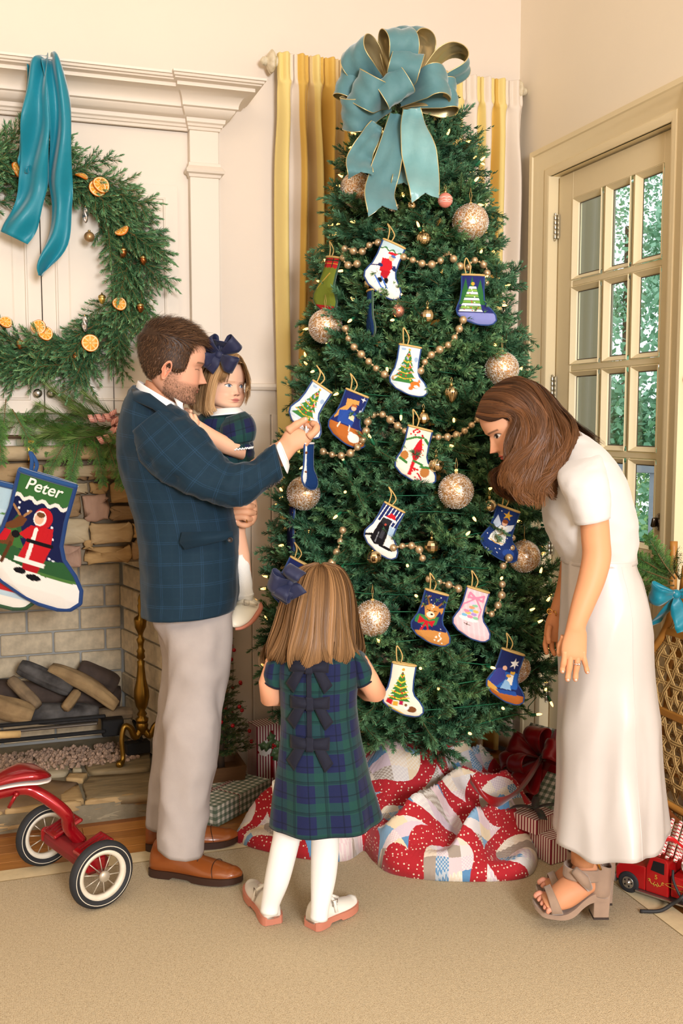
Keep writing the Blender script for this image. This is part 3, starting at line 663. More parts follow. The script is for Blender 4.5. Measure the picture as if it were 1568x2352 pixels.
for i in range(620):      # deeper shoots near the trunk
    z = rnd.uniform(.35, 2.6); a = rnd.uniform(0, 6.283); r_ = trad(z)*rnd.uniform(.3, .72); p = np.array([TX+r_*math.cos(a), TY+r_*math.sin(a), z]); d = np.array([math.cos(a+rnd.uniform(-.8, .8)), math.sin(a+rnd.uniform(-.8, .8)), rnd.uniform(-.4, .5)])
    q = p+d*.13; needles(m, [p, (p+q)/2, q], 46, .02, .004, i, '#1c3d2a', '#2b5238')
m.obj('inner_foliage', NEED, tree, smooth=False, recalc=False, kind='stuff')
# ------------------------------------------------------------------ string lights
st = thing('string_lights', 'warm white mini string lights with green wire wound round the tree', 'string lights', (TX, TY, .3))
BULB = mat('lit_bulb', '#ffb763', .3, emit=7.0); SOCK = mat('green_wire', '#1f6a45', .5)
NBU = 210; pts = []; bo = None
for i in range(NBU*3):
    t = i/(NBU*3); z = .46+2.1*t; az = camdir+R(118)*math.sin(t*math.pi*26)+.2*math.sin(i*.7); r_ = trad(z)+.012*math.sin(i*1.9)-.05
    pts.append((TX+r_*math.cos(az), TY+r_*math.sin(az), z+.015*math.sin(i*.9)))
w_ = MB(); w_.tube(pts, .0018, 4); w_.obj('wire', SOCK, st)
bm_ = MB(); bm_.mi = 0; bm_.lathe([(.0, .012), (.0042, .014), (.0046, .022), (.003, .030), (.0, .035)], seg=8); bm_.mi = 1; bm_.lathe([(.003, -.012), (.0048, -.01), (.0055, .006), (.005, .014)], seg=8)
k = 0
for i in range(1, NBU*3, 3):
    p = np.array(pts[i]); out = np.array([p[0]-TX, p[1]-TY, 0]); out /= np.linalg.norm(out); d = Vector(out*rnd.uniform(.4, 1)+np.array([rnd.uniform(-.5, .5), rnd.uniform(-.5, .5), rnd.uniform(-.5, .9)])).normalized()
    if bo is None: bo = bm_.xf(np.array(Matrix.Translation(st.location))).obj('bulb', [BULB, SOCK], st); o = bo
    else: o = copyobj(bo, st)
    o.location = Vector(p+out*rnd.uniform(.02, .05))-st.location; o.rotation_euler = Vector((0, 0, 1)).rotation_difference(d).to_euler()
# ------------------------------------------------------------------ ball ornaments
def glitter(name='glitter_gold'):
    m = mat(name, '#d6a86c', .35, .55); N, L = m.node_tree.nodes, m.node_tree.links; b = N['Principled BSDF']; tc = N.new('ShaderNodeTexCoord')
    v = N.new('ShaderNodeTexVoronoi'); v.inputs['Scale'].default_value = 260; L.new(tc.outputs['Object'], v.inputs['Vector'])
    cr = N.new('ShaderNodeValToRGB'); e = cr.color_ramp.elements; e[0].color = (*lin('#c08f55'), 1); e[1].color = (*lin('#fff6ea'), 1); e[0].position = .3; e[1].position = .9; sp = N.new('ShaderNodeSeparateColor')
    L.new(v.outputs['Color'], sp.inputs[0]); L.new(sp.outputs[0], cr.inputs[0]); L.new(cr.outputs[0], b.inputs['Base Color'])
    nm = N.new('ShaderNodeNormalMap') if False else N.new('ShaderNodeBump'); nm.inputs['Strength'].default_value = 1; nm.inputs['Distance'].default_value = .002; L.new(sp.outputs[1], nm.inputs['Height']); L.new(nm.outputs[0], b.inputs['Normal']); return m
GLIT = glitter(); SILB = mat('silver_bead', '#eceaf2', .18, .75); CORD = mat('gold_cord', '#c9a765', .6); MERC = mat('mercury_gold', '#cdb890', .16, 1, var=(40, .35, '#8d7a57')); PINKM = mat('pink_mercury', '#d99a88', .2, .8, var=(50, .3, '#b07060')); CORAL = mat('coral_matte', '#e58a78', .35); WHT = mat('white_paint', '#f6efe6', .5); CAPG = mat('gold_cap', '#c8ae74', .3, 1)
def ornament_at(x, y, r_, off=.03): p = onTree(x, y, off); return p, r_*dep(p)/F
def hook(m, c, r, up=.04): m.tube([c+[0, 0, r], c+[.004, 0, r+up*.5], c+[0, 0, r+up], c+[-.004, 0, r+up*.6], c+[0, 0, r+.002]], .0008, 4)
def bead_rows(r):
    """silver bead trim: meridian double lines, petal loops, jewel clusters"""
    m = MB(); P = []
    for k in range(12):
        a = k*2*math.pi/12
        for j in range(21):
            th = R(14+j*7.6); P.append((th, a+.11*math.sin(th*3), .0016)); 
    for k in range(6):
        a0 = k*math.pi/3+.25
        for j in range(18): b_ = j/18*2*math.pi; P.append((R(62)+.34*math.cos(b_), a0+.27*math.sin(b_), .0015))
        for j in range(14): P.append((R(100)+.25*math.cos(j*2.4)*math.sqrt(j/14), a0+.3*math.sin(j*2.4)*math.sqrt(j/14), .0022))
    V = []; Fc = []
    oct_ = np.array([(1, 0, 0), (-1, 0, 0), (0, 1, 0), (0, -1, 0), (0, 0, 1), (0, 0, -1)]); of = [(0, 2, 4), (2, 1, 4), (1, 3, 4), (3, 0, 4), (2, 0, 5), (1, 2, 5), (3, 1, 5), (0, 3, 5)]
    for th, a, s in P: c = np.array([math.sin(th)*math.cos(a), math.sin(th)*math.sin(a), math.cos(th)])*(r+.0006); n = len(V)*6; V.append(c+oct_*s); Fc += [tuple(n+q for q in f) for f in of]
    m.add(np.concatenate(V), Fc); return m
gb = None; RG = .058
GP = [(820, 437, 40, 'tucked under the left bow tail', -.02), (1080, 510, 41, 'high on the right edge of the tree', .03), (747, 750, 39, 'at the left tree edge by the curtain', .02), (1152, 847, 39, 'just above the head of the bending woman', .03), (697, 1133, 39, 'below the outstretched hand of the man', .03), (1047, 1128, 41, 'at mid tree beside the face of the woman', .045), (1203, 1278, 37, 'beside the angel stocking at the right edge', .03), (855, 1420, 42, 'directly right of the hair of the girl', .05), (1180, 1533, 37, 'half hidden behind the king stocking', -.03)]
for x, y, rp, lb, off in GP:
    p, r_ = ornament_at(x, y, rp, off)
    t = thing('glitter_ball', 'gold glitter ball with silver beads '+lb, 'ornament', p, 'large gold glitter balls')
    if gb is None:
        s = MB(); s.sphere(p, RG, 40, 24); a = s.obj('ball', GLIT, t); b2 = bead_rows(RG).xf(np.array(Matrix.Translation(p.tolist()))).obj('bead_trim', SILB, t, smooth=True, recalc=False); c3 = MB(); hook(c3, p, RG, .05); c3.lathe([(.006, RG-.003), (.006, RG+.004), (0, RG+.005)], p, seg=8); c4 = c3.obj('hanger', CORD, t); gb = [a, b2, c4]
    else:
        for q in gb: copyobj(q, t)
    t.scale = (r_/RG,)*3; t.rotation_euler = (0, 0, rnd.uniform(0, 6))
def ribbed(m, c, r, ribs, kind):
    seg_ = max(24, ribs*4); th = np.arange(seg_)*2*math.pi/seg_; rings = []
    for i in range(17):
        ph = math.pi*i/16; rr = math.sin(ph)*r; z = -math.cos(ph)*r
        if kind == 'drop': z = z*1.0-(.45*r*max(0, -z/r)**2 if z < 0 else 0); rr *= 1-.25*max(0, -z/r)
        tw = .0 if kind != 'swirl' else 1.2*i/16
        b = 1+.07*np.abs(np.sin(th*ribs/2+tw)) if ribs else np.ones(seg_)
        rings.append(np.column_stack([c[0]+rr*b*np.cos(th), c[1]+rr*b*np.sin(th), np.full(seg_, c[2]+z)]))
    m.loft(rings)
for x, y, rp, kind, lb in [(1022, 460, 17, 'coral', 'coral ball with white stripes hanging at the tip of the bow tail'), (914, 714, 15, 'pink', 'small pink mercury glass ball above the tree and fox stocking'), (972, 549, 17, 'rib', 'fluted mercury glass ball right of the skier stocking'), (981, 726, 17, 'tex', 'faceted mercury glass ball beside the small pink ball'), (1036, 902, 17, 'drop', 'fluted teardrop mercury ornament right of the fox stocking toe'), (972, 961, 15, 'tex', 'hammered silver ball above the cardinal stocking'), (1001, 1068, 18, 'rib', 'fluted silver mercury ball below the cardinal stocking toe'), (1123, 1161, 17, 'plain', 'plain silver mirror ball beside the angel stocking cuff'), (860, 1280, 18, 'swirldrop', 'swirled teardrop mercury ornament below the black dog stocking'), (991, 1255, 18, 'tex', 'quilted mercury ball right of the black dog stocking'), (848, 652, 12, 'rib', 'small gold fluted ball behind the skier stocking heel'), (945, 473, 10, 'plain', 'tiny gold ball under the satin bow tail')]:
    p, r_ = ornament_at(x, y, rp, .03); t = thing('ball_ornament', lb, 'ornament', p, 'small glass ornaments on the tree')
    m = MB()
    if kind in ('rib',): ribbed(m, p, r_, 14, '')
    elif kind == 'drop': ribbed(m, p, r_, 14, 'drop')
    elif kind == 'swirldrop': ribbed(m, p, r_, 10, 'swirl')
    elif kind == 'tex': m.lathe([(r_*math.sin(math.pi*i/9), -r_*math.cos(math.pi*i/9)) for i in range(10)], p, seg=12)
    else: m.sphere(p, r_, 24, 14)
    m.obj('ball', {'coral': CORAL, 'pink': PINKM}.get(kind, MERC), t, smooth=kind != 'tex')
    h = MB(); h.lathe([(.005, r_-.002), (.0055, r_+.006), (0, r_+.007)], p, seg=8); hook(h, p, r_+.006, .02); h.obj('cap', CAPG, t)
    if kind == 'coral':
        q = MB()
        for ph in (.35, .2, -.15, -.35):
            aa = np.linspace(0, 2*math.pi, 40); zz = ph*r_+(.06*r_*np.sin(aa*8) if abs(ph) < .3 else 0*aa); rr = np.sqrt(np.maximum(r_**2-zz**2, 0))+.0002; q.tube(np.column_stack([p[0]+rr*np.cos(aa), p[1]+rr*np.sin(aa), p[2]+zz]), .0007, 4)
        q.obj('stripe', WHT, t)
# ------------------------------------------------------------------ bead garlands
PEARL = mat('champagne_bead', '#c9ad86', .28, .65)
def garland(label, pix, off=.035):
    pts = []
    P = cat(np.array(pix, float), len(pix)*14); dd = np.concatenate([[0], np.cumsum(np.linalg.norm(np.diff(P, axis=0), axis=1))]); n = max(3, int(dd[-1]/21)); s = np.linspace(0, dd[-1], n*2+1)
    Q = np.column_stack([np.interp(s, dd, P[:, 0]), np.interp(s, dd, P[:, 1])]); ps = [onTree(x, y, off) for x, y in Q]
    t = thing('bead_garland', label, 'garland', ps[0], 'champagne bead garlands on the tree')
    MB().tube(ps, .0012, 5).obj('thread', CORD, t)
    for i, p in enumerate(ps):
        r_ = (.0125 if i % 2 == 0 else .0042)*(1+.12*math.sin(i*2.3))
        key = i % 2
        if key not in GBD: GBD[key] = MB().sphere((0, 0, 0), 1, 14, 9).obj('bead', PEARL, None); o = GBD[key]; o.parent = t
        else: o = copyobj(GBD[key], t)
        o.location = Vector(p)-t.location; o.scale = (r_,)*3
GBD = {}
garland('champagne bead garland looping beside the skier stocking near the treetop', [(868, 557), (852, 560), (826, 580), (793, 570), (788, 595), (802, 610), (820, 606)])
garland('champagne bead garland running from the skier stocking to the snowy trees stocking', [(926, 590), (953, 599), (980, 608), (1007, 602), (1028, 580), (1050, 607), (1072, 617), (1087, 598), (1116, 614), (1116, 650)])
garland('champagne bead garland swagged from the left glitter ball to the fox stocking', [(793, 755), (805, 787), (836, 820), (875, 855), (905, 868)])
garland('champagne bead garland rising from the fox stocking to the snowy trees stocking', [(966, 852), (980, 824), (1004, 806), (1028, 793), (1047, 770), (1063, 735)])
garland('champagne bead garland swagged under the camel stocking by the hand', [(742, 1037), (771, 1046), (800, 1043), (823, 1025), (838, 1000), (847, 960), (866, 952), (884, 954), (905, 972), (930, 990)])
garland('champagne bead garland from the cardinal stocking to the face of the woman', [(985, 1003), (1006, 1004), (1032, 1003), (1057, 996), (1078, 980), (1098, 962)])
garland('champagne bead garland behind the black dog stocking', [(787, 1218), (778, 1255), (762, 1292)]); garland('champagne bead garland beside the quilted mercury ball', [(903, 1258), (928, 1254), (957, 1256), (970, 1282)])
garland('champagne bead garland above the deer and pink stockings', [(985, 1330), (1003, 1335), (1022, 1340), (1052, 1352)]); garland('champagne bead garland right of the pink stocking', [(1110, 1398), (1125, 1412), (1142, 1392), (1152, 1365), (1153, 1342)]); garland('champagne bead garland behind the angel stocking', [(1174, 1212), (1176, 1245), (1168, 1282), (1155, 1300)])
# ------------------------------------------------------------------ velvet bow on the treetop
def velvet(name, c, hi):
    m = mat(name, c, .55, sheen=.6, spec=.3, var=(11, .5, hi), bump=(420, .12)); return m
VEL = velvet('teal_velvet', '#4f7a80', '#688f93'); VELS = mat('teal_satin_velvet', '#6a9c9f', .32, sheen=.5, var=(9, .5, '#96bfc0'), bump=(60, .25)); GOLDL = mat('gold_lining', '#cdbb8d', .32, .7, bump=(300, .05)); WIRE = mat('gold_wire', '#d8c38b', .35, .6)
bowc = W(908, 240, d=3.36)
bow = thing('tree_topper_bow', 'large teal velvet ribbon bow with gold lining on the treetop', 'bow', bowc)
IN = -FH
def sv(x, y, z): return RT*x+np.array([0, 0, 1.0])*y+IN*z       # right, up, toward the room
def ribbon(name, P, Wv, m_out=VEL, parent=bow, th=.0012, wire=True, flip=False):
    """P path points, Wv half-width vectors"""
    P, Wv = np.array(P), np.array(Wv); n = len(P); T = np.gradient(P, axis=0); Nn = np.cross(T, Wv); Nn /= np.linalg.norm(Nn, axis=1)[:, None]+1e-9
    if flip: Nn = -Nn
    ss = np.linspace(-1, 1, 9); G = np.array([[P[i]+Wv[i]*s+Nn[i]*.003*math.cos(s*6+i*.5) for s in ss] for i in range(n)]); No = np.repeat(Nn[:, None], 9, 1)
    a = MB(); a.grid(G+No*th); o = a.obj(name, m_out, parent, recalc=False)
    b = MB(); b.grid(G-No*th); b.obj('lining', GOLDL if wire else m_out, o, recalc=False)
    if wire:
        e = MB(); e.tube(G[:, 0], .0017, 5); e.tube(G[:, -1], .0017, 5); e.obj('edge_wire', WIRE, o)
    return o
def loop(D, Wd, L, B, w=.050, c=bowc, roll=0, m_out=VEL, sag=0):
    L *= 1.22; B *= 1.15; D = np.array(D)/np.linalg.norm(D); Wd = np.array(Wd)-D*(np.array(Wd) @ D); Wd /= np.linalg.norm(Wd); N = np.cross(D, Wd); t = np.linspace(.12, 2*math.pi-.12, 34)
    P = [c+D*L*math.sin(k/2)**.8+N*B*math.sin(k)*(.55+.45*math.sin(k/2))-np.array([0, 0, sag])*math.sin(k/2)**2 for k in t]
    Wv = [Wd*w*(.35+.65*min(1, math.sin(k/2)*1.5)) for k in t]
    return ribbon('loop', P, Wv, m_out)
loop(sv(-.62, .70, .35), sv(.55, .45, .6), .19, .055); loop(sv(0.02, .85, .45), sv(.9, .15, -.2), .19, .06); loop(sv(.28, .95, .05), sv(.75, -.25, .6), .205, .06)
loop(sv(.72, .5, .0), sv(-.1, .35, .93), .235, .05, .042); loop(sv(.62, .18, .42), sv(.05, 1, .05), .16, .05); loop(sv(.95, .12, .05), sv(.05, 1, -.1), .17, .04)
loop(sv(-.85, .32, .15), sv(.1, 1, .1), .17, .045); loop(sv(-.1, .12, .98), sv(.75, .5, .0), .13, .045); loop(sv(-.62, .05, .7), sv(.45, .8, .25), .155, .05); loop(sv(-.8, -.28, .4), sv(.3, .85, .2), .165, .045); loop(sv(.18, .62, .75), sv(1, -.2, .1), .15, .05); loop(sv(-.3, .95, -.3), sv(.8, .2, .3), .17, .05)
def tail(pix, wpx, d0, d1, m_out=VEL, notch=True):
    Q = cat(np.array(pix, float), 26); dd = np.linspace(d0, d1, 26); Ws = np.interp(np.linspace(0, 1, 26), np.linspace(0, 1, len(wpx)), wpx)
    P = np.array([W(x, y, d=k+.012*math.sin(i*.5)) for i, ((x, y), k) in enumerate(zip(Q, dd))]); T = np.gradient(P, axis=0); Wv = np.cross(T, FW); Wv /= np.linalg.norm(Wv, axis=1)[:, None]
    Wv = np.array([v*(wp/2*3.3/F)+FH*.012*math.sin(i*.4) for i, (v, wp) in enumerate(zip(Wv, Ws))])
    o = ribbon('tail', P, Wv, m_out)
    # swallow-tail end
    if notch:
        for ob in [o]+list(o.children):
            if ob.name.startswith(('tail', 'lining')):
                me = ob.data; k = 9
                for j in range(9): me.vertices[25*k+j].co += (me.vertices[25*k+j].co-me.vertices[24*k+j].co)*(2.6*abs(j-4)/4-1.2)
tail([(912, 262), (905, 310), (885, 390), (872, 440), (878, 482)], [34, 50, 66, 66, 64], 3.29, 3.13); tail([(945, 250), (950, 290), (962, 350), (972, 410), (976, 452)], [40, 58, 76, 72, 60], 3.27, 3.12, VELS); tail([(866, 285), (848, 318), (826, 365), (828, 400)], [30, 44, 58, 56], 3.27, 3.2); tail([(925, 265), (928, 330), (930, 390), (925, 425)], [40, 50, 52, 52], 3.31, 3.2)
# ================================================================== people: shared builders
SKIN = mat('skin', '#ffffff', .5, attr='col', spec=.35, sss=.06, bump=(400, .03))
HAIR = mat('hair_strands', '#ffffff', .42, attr='col', spec=.28)
HZ = [(0, .31, .10, .09), (.02, .365, .02, .155), (.06, .395, -.06, .205), (.11, .392, -.13, .24), (.16, .385, -.19, .265), (.22, .392, -.25, .285), (.30, .388, -.33, .305), (.40, .378, -.40, .322), (.50, .372, -.45, .335), (.58, .395, -.475, .342), (.66, .402, -.482, .345), (.74, .388, -.475, .338), (.82, .345, -.445, .318), (.89, .275, -.385, .275), (.95, .175, -.285, .20), (.985, .07, -.18, .115), (1.0, -.03, -.10, .02)]
HZC = [(0, .27, .08, .10), (.03, .335, -.02, .20), (.08, .365, -.10, .275), (.14, .372, -.17, .325), (.20, .378, -.24, .352), (.28, .38, -.32, .362), (.36, .37, -.40, .358), (.46, .375, -.46, .355), (.56, .40, -.495, .365), (.66, .405, -.505, .37), (.74, .39, -.495, .362), (.82, .345, -.46, .34), (.89, .27, -.395, .295), (.95, .17, -.29, .215), (.985, .07, -.18, .12), (1.0, -.03, -.10, .02)]
def gau(y, z, y0, z0, sy, sz): return np.exp(-((np.abs(y)-y0)/sy)**2-((z-z0)/sz)**2)
def head_local(child=False, feat=None):
    """unit head (chin z=0, crown z=1, facing +x); returns grid (rows, cols, 3)"""
    T = HZC if child else HZ; n = 150; zz = [t[0] for t in T]
    u = np.linspace(0, 1, n); z = u; tb = np.array(T)
    zi = cat(tb, 400); xf, xb, w = (np.interp(z, zi[:, 0], zi[:, k]) for k in (1, 2, 3))
    s = np.linspace(-1, 1, 201)[:-1]; th = np.pi*np.sign(s)*np.abs(s)**1.35      # denser at the face
    xc, a = (xf+xb)/2, (xf-xb)/2
    e = 2/2.25; cs, sn = np.cos(th), np.sin(th)
    X = xc[:, None]+a[:, None]*(np.sign(cs)*np.abs(cs)**e)[None]; Y = w[:, None]*(np.sign(sn)*np.abs(sn)**e)[None]; Z = np.repeat(z[:, None], 200, 1)
    fr = (X > xc[:, None]).astype(float)*np.clip((X-xc[:, None])/(.5*a[:, None]), 0, 1)
    D = np.zeros_like(X)
    if child: ze, yn, zn, an = .43, .145, .30, .062
    else: ze, yn, zn, an = .50, .15, .335, .115
    # nose
    top, bot = ze+.02, zn-.045
    t = np.clip((top-Z)/(top-zn), 0, 1); amp = np.where(Z > zn, an*(.18+.82*t**1.3)*(t > 0), an*np.clip((Z-bot)/(zn-bot), 0, 1)**.7); amp = amp*np.clip((top+.03-Z)/.05, 0, 1)
    sy = .034+.026*np.clip(t, 0, 1); D += amp*np.exp(-(Y/sy)**2)
    D += an*.28*gau(Y, Z, .055, zn-.008, .026, .024)
    D -= .04*gau(Y, Z, yn, ze+.005, .075, .045); D += .026*gau(Y, Z, yn, ze-.004, .05, .03)
    D += .014*gau(Y, Z, .12, ze+.075, .10, .026)
    lz = zn-.125
    D += .024*gau(Y, Z, 0, lz+.022, .09, .017)+.024*gau(Y, Z, 0, lz-.02, .075, .018)-.014*gau(Y, Z, 0, lz, .10, .006)-.012*gau(Y, Z, 0, lz-.06, .09, .02)+.016*gau(Y, Z, 0, .05, .09, .04)
    D += (.03 if child else .012)*gau(Y, Z, .19, ze-.17, .11, .09)
    X = X+D*fr
    return np.stack([X, Y, Z], -1), dict(ze=ze, yn=yn, zn=zn, lz=lz, fr=fr)
class Head:
    def __init__(s, chin, d, fwd, up, size, child=False):
        s.f = np.array(fwd, float); s.f /= np.linalg.norm(s.f); s.u = np.array(up, float); s.u -= s.f*(s.u @ s.f); s.u /= np.linalg.norm(s.u); s.l = np.cross(s.u, s.f); s.s = size
        s.o = W(*chin, d=d)-size*(s.f*.32); s.G, s.info = head_local(child)
        s.child = child
    def w(s, p): p = np.asarray(p, float); return s.o+s.s*(p[..., :1]*s.f+p[..., 1:2]*s.l+p[..., 2:3]*s.u)
    def colors(s, skin, lip, brow, iris, look=0, closed=False, beard=None, blush='#e89a80', lash='#2b1c14'):
        X, Y, Z = s.G[..., 0], s.G[..., 1], s.G[..., 2]; i = s.info; C = np.tile(np.array(lin(skin)), X.shape+(1,)); fr = (i['fr'] > .35).astype(float)
        def mix(mask, c): nonlocal C; C = C*(1-mask[..., None])+np.array(lin(c))*mask[..., None]
        mix(.38*gau(Y, Z, .2, i['ze']-.17, .10, .09)*fr, blush); mix(.35*gau(Y, Z, 0, i['zn'], .06, .05)*fr, blush)
        lw = .075 if s.child else .105; lipm = np.clip(1.25-(np.abs(Y)/lw)**2-(np.abs(Z-i['lz'])/.040)**2*1.2, 0, 1)*fr; mix(np.clip(lipm*2.2, 0, 1), lip); mix(np.exp(-((Z-i['lz'])/.006)**2)*(np.abs(Y) < .10)*fr*.8, '#7c3b33')
        nos = gau(Y, Z, .032, i['zn']-.036, .02, .014)*fr; mix(np.clip(nos*1.2, 0, .85), '#5e2a1e')
        ey, ez = (np.abs(Y)-i['yn'])/.068, (Z-(i['ze']-.004))/(.030 if not closed else .02)
        if closed:
            lid = np.exp(-((ez+.55+.5*ey**2)/.30)**2)*(np.abs(ey) < 1)*fr; mix(np.clip(lid, 0, 1)*.85, lash)
        else:
            al = (np.abs(ez) < 1-ey**2) & (np.abs(ey) < 1); mix(al*fr*.95, '#f2ece6')
            ix = np.abs(Y)-i['yn']-look*np.sign(Y); r2 = np.hypot(ix, (Z-i['ze']+.006)); mix(((r2 < .031) & al)*fr, iris); mix(((r2 < .014) & al)*fr, '#0d0a08')
            up_ = np.exp(-((ez-(1-ey**2))/.30)**2)*(np.abs(ey) < 1.08)*(ez > -.1)*fr; mix(np.clip(up_*1.1, 0, 1), lash); lo = np.exp(-((ez+(1-ey**2))/.22)**2)*(np.abs(ey) < 1)*fr; mix(lo*.35, '#7b5143')
        zb = i['ze']+.078-.10*(np.abs(Y)-i['yn'])**2/.01*.1
        br = np.exp(-((Z-zb)/.014)**4)*(np.abs(np.abs(Y)-.145) < .095)*fr; mix(br*(.35 if s.child else .8), brow)
        if beard:
            rr = np.random.default_rng(2).random(X.shape)
            jaw = np.clip((.30+.12*np.clip((.12-X)/.15, 0, 1)-Z)/.05, 0, 1)*(X > -.06)*(1-.8*(np.abs(Z-i['lz']) < .028)*(np.abs(Y) < .10)*(X > .3)); st_ = np.clip((X+.10)/.06, 0, 1)*np.clip((.16-X)/.08, 0, 1)*(Z < .55)*(Z > .2)*(np.abs(Y) > .2)
            mix(np.clip(np.maximum(jaw*(Z > .0), st_*.8)*(.28+.45*rr), 0, .6), beard)
        return C
    def mesh(s, m, C): 
        V = s.w(s.G); m.loft(V, True, C)
    def ear(s, m, side, col, x=-.075, z=.37, h=.135, wd=.072):
        y = .325 if not s.child else .35; rows = []; cc = []
        for r_, dep_ in ((0, -.006), (.35, -.012), (.6, -.004), (.8, .026), (.93, .036), (1.0, .026), (1.02, .008), (.8, -.01), (.4, -.02)):
            ring = []
            for k in range(28):
                a = k*2*math.pi/28; hh = h if math.sin(a) > 0 else h*.95; ww = wd*(1.0 if math.sin(a) > -.2 else .72)
                px, pz = -math.cos(a)*ww*r_, math.sin(a)*hh*r_
                if px > 0: px *= .75
                ring.append((x+px+.02*(pz/h), side*(y+dep_*1.2+max(0, -px)*.55), z+pz))
            rows.append(ring)
        m.loft(s.w(np.array(rows)), True, lin(col))
def strands(m, paths, width, c0, c1, seed=0, nrm=None, taper=True, tipc=None, tone=None):
    """thin ribbons along many paths; paths (n,k,3), nrm (n,k,3) outward"""
    P = np.asarray(paths, float); n, k = P.shape[:2]; r = np.random.default_rng(seed); T = np.gradient(P, axis=1)
    if nrm is None: nrm = np.broadcast_to(-FW, P.shape)
    S = np.cross(T, nrm); S /= np.linalg.norm(S, axis=2)[..., None]+1e-9
    w = width*(.6+.8*r.random((n, 1, 1)))*(np.linspace(1, .35, k)[None, :, None] if taper else 1)
    V = np.stack([P-S*w/2, P+S*w/2], 2).reshape(-1, 3); f = []
    for i in range(n):
        o = i*k*2
        for j in range(k-1): a = o+2*j; f.append((a, a+1, a+3, a+2))
    t = r.random((n, 1))**1.3
    if tone is not None: t = np.clip(.35*t+.65*np.asarray(tone).reshape(n, 1), 0, 1)
    c = np.array(lin(c0))*(1-t)+np.array(lin(c1))*t; c = np.repeat(c[:, None], k, 1)
    if tipc is not None: g = np.linspace(0, 1, k)[None, :, None]**2*.6; c = c*(1-g)+np.array(lin(tipc))*g
    m.add(V, f, np.repeat(c.reshape(-1, 3), 2, 0))
def guide_hair(m, guides, n, width, c0, c1, seed, jit=.004, wave=0., lift=0., k=22, out=None, base=True, tipc=None, endj=.0):
    """guides: list of 3-D polylines (same flow); fills strands between neighbours"""
    r = np.random.default_rng(seed); G = np.array([cat(g, k) for g in guides]); q = len(G)
    fine = cat(G.reshape(q, -1), 60).reshape(60, k, 3)
    if base:
        m.grid(fine[:, :int(k*.72)], np.array(lin(c0))*.5)
    u = r.random(n)*59; i = np.clip(u.astype(int), 0, 58); f = (u-i)[:, None, None]; P = fine[i]*(1-f)+fine[i+1]*f
    o = out if out is not None else -FW
    ci = np.clip((np.floor(u/2.4)*2.4+1.2).astype(int), 0, 59); crr = np.random.default_rng(seed+5).normal(size=(61, 4)); tt = np.linspace(0, 1, k)[None, :, None]; pull = .75*np.clip((tt-.25)/.75, 0, 1)
    P = P*(1-pull)+fine[ci]*pull
    du, dv = np.gradient(fine, axis=0), np.gradient(fine, axis=1); N = np.cross(du, dv); N /= np.linalg.norm(N, axis=2)[..., None]+1e-9
    N = np.where(((N @ np.asarray(o)) < 0)[..., None], -N, N); Ns = N[i]
    te = .80+.20*np.random.default_rng(seed+9).random(61)[ci]-.10*r.random(n)**2 if endj else np.ones(n)
    ix = np.linspace(0, 1, k)[None]*te[:, None]*(k-1); i0 = np.clip(ix.astype(int), 0, k-2); fq = (ix-i0)[..., None]; rw = np.arange(n)[:, None]; P = P[rw, i0]*(1-fq)+P[rw, i0+1]*fq; Ns = Ns[rw, i0]
    t = np.linspace(0, 1, k)[None, :]; ph = r.random((n, 1))*6.28; am = (r.random((n, 1))-.5)*2
    P = P+Ns*(lift*r.random((n, 1, 1))+.002); S = np.cross(np.gradient(P, axis=1), Ns); S /= np.linalg.norm(S, axis=2)[..., None]+1e-9
    P = P+S*(jit*am*(.4+t)+wave*t*np.sin(t*9+ph*.35+u[:, None]*.25))[..., None]+Ns*(jit*.6*np.sin(t*5+ph)*t)[..., None]
    cw = crr[ci]; tq = np.linspace(0, 1, k)[None, :]; P = P+S*(wave*1.1*tq*np.sin(tq*10+cw[:, :1]*1.2)+.004*cw[:, 1:2]*tq)[..., None]+Ns*(.006*tq*cw[:, 2:3]+wave*.5*tq*np.cos(tq*10+cw[:, :1]*1.2))[..., None]
    if endj:
        T = P[:, -1]-P[:, -4]; P = P+(T*(r.random((n, 1))-.5)*endj)[:, None]*(np.linspace(0, 1, k)**3)[None, :, None]
    strands(m, P, width, c0, c1, seed+1, Ns+.25*r.normal(size=(n, 1, 3)), tipc=tipc, tone=.5+.33*crr[ci, 3])
def px3(lst): return [W(x, y, d=d) for x, y, d in lst]
def finger(m, pts, r0, r1, col, nail=None):
    P = cat(pts, 14); m.tube(P, np.linspace(r0, r1, 14)*(1+.10*np.cos(np.linspace(0, 14, 14))*.6), 12, col); m.sphere(P[-1], r1*.98, 12, 8, col)
    if nail is not None: m.sphere(P[-1]+(P[-1]-P[-3])*.1+np.array(nail)*r1*.72, r1*.55, 10, 6, lin('#f0c0b0'))
def crings2(rows, n, seg=40, e=2.2, fold=None, seed=0):
    G = crings(rows, n, seg, e)
    if fold:
        c = G.mean(1, keepdims=True); r = np.random.default_rng(seed)
        for i in range(n):
            for j in range(seg):
                p = G[i, j]; q = p*np.array([1, 1, fold[2] if len(fold) > 2 else 1]); h = fold[0]*nz(q, fold[1])+fold[0]*.55*(.4-abs(nz(q+3.3, fold[1]*1.9))*2)
                G[i, j] = p+(p-c[i, 0])/np.linalg.norm(p-c[i, 0])*h
    return G
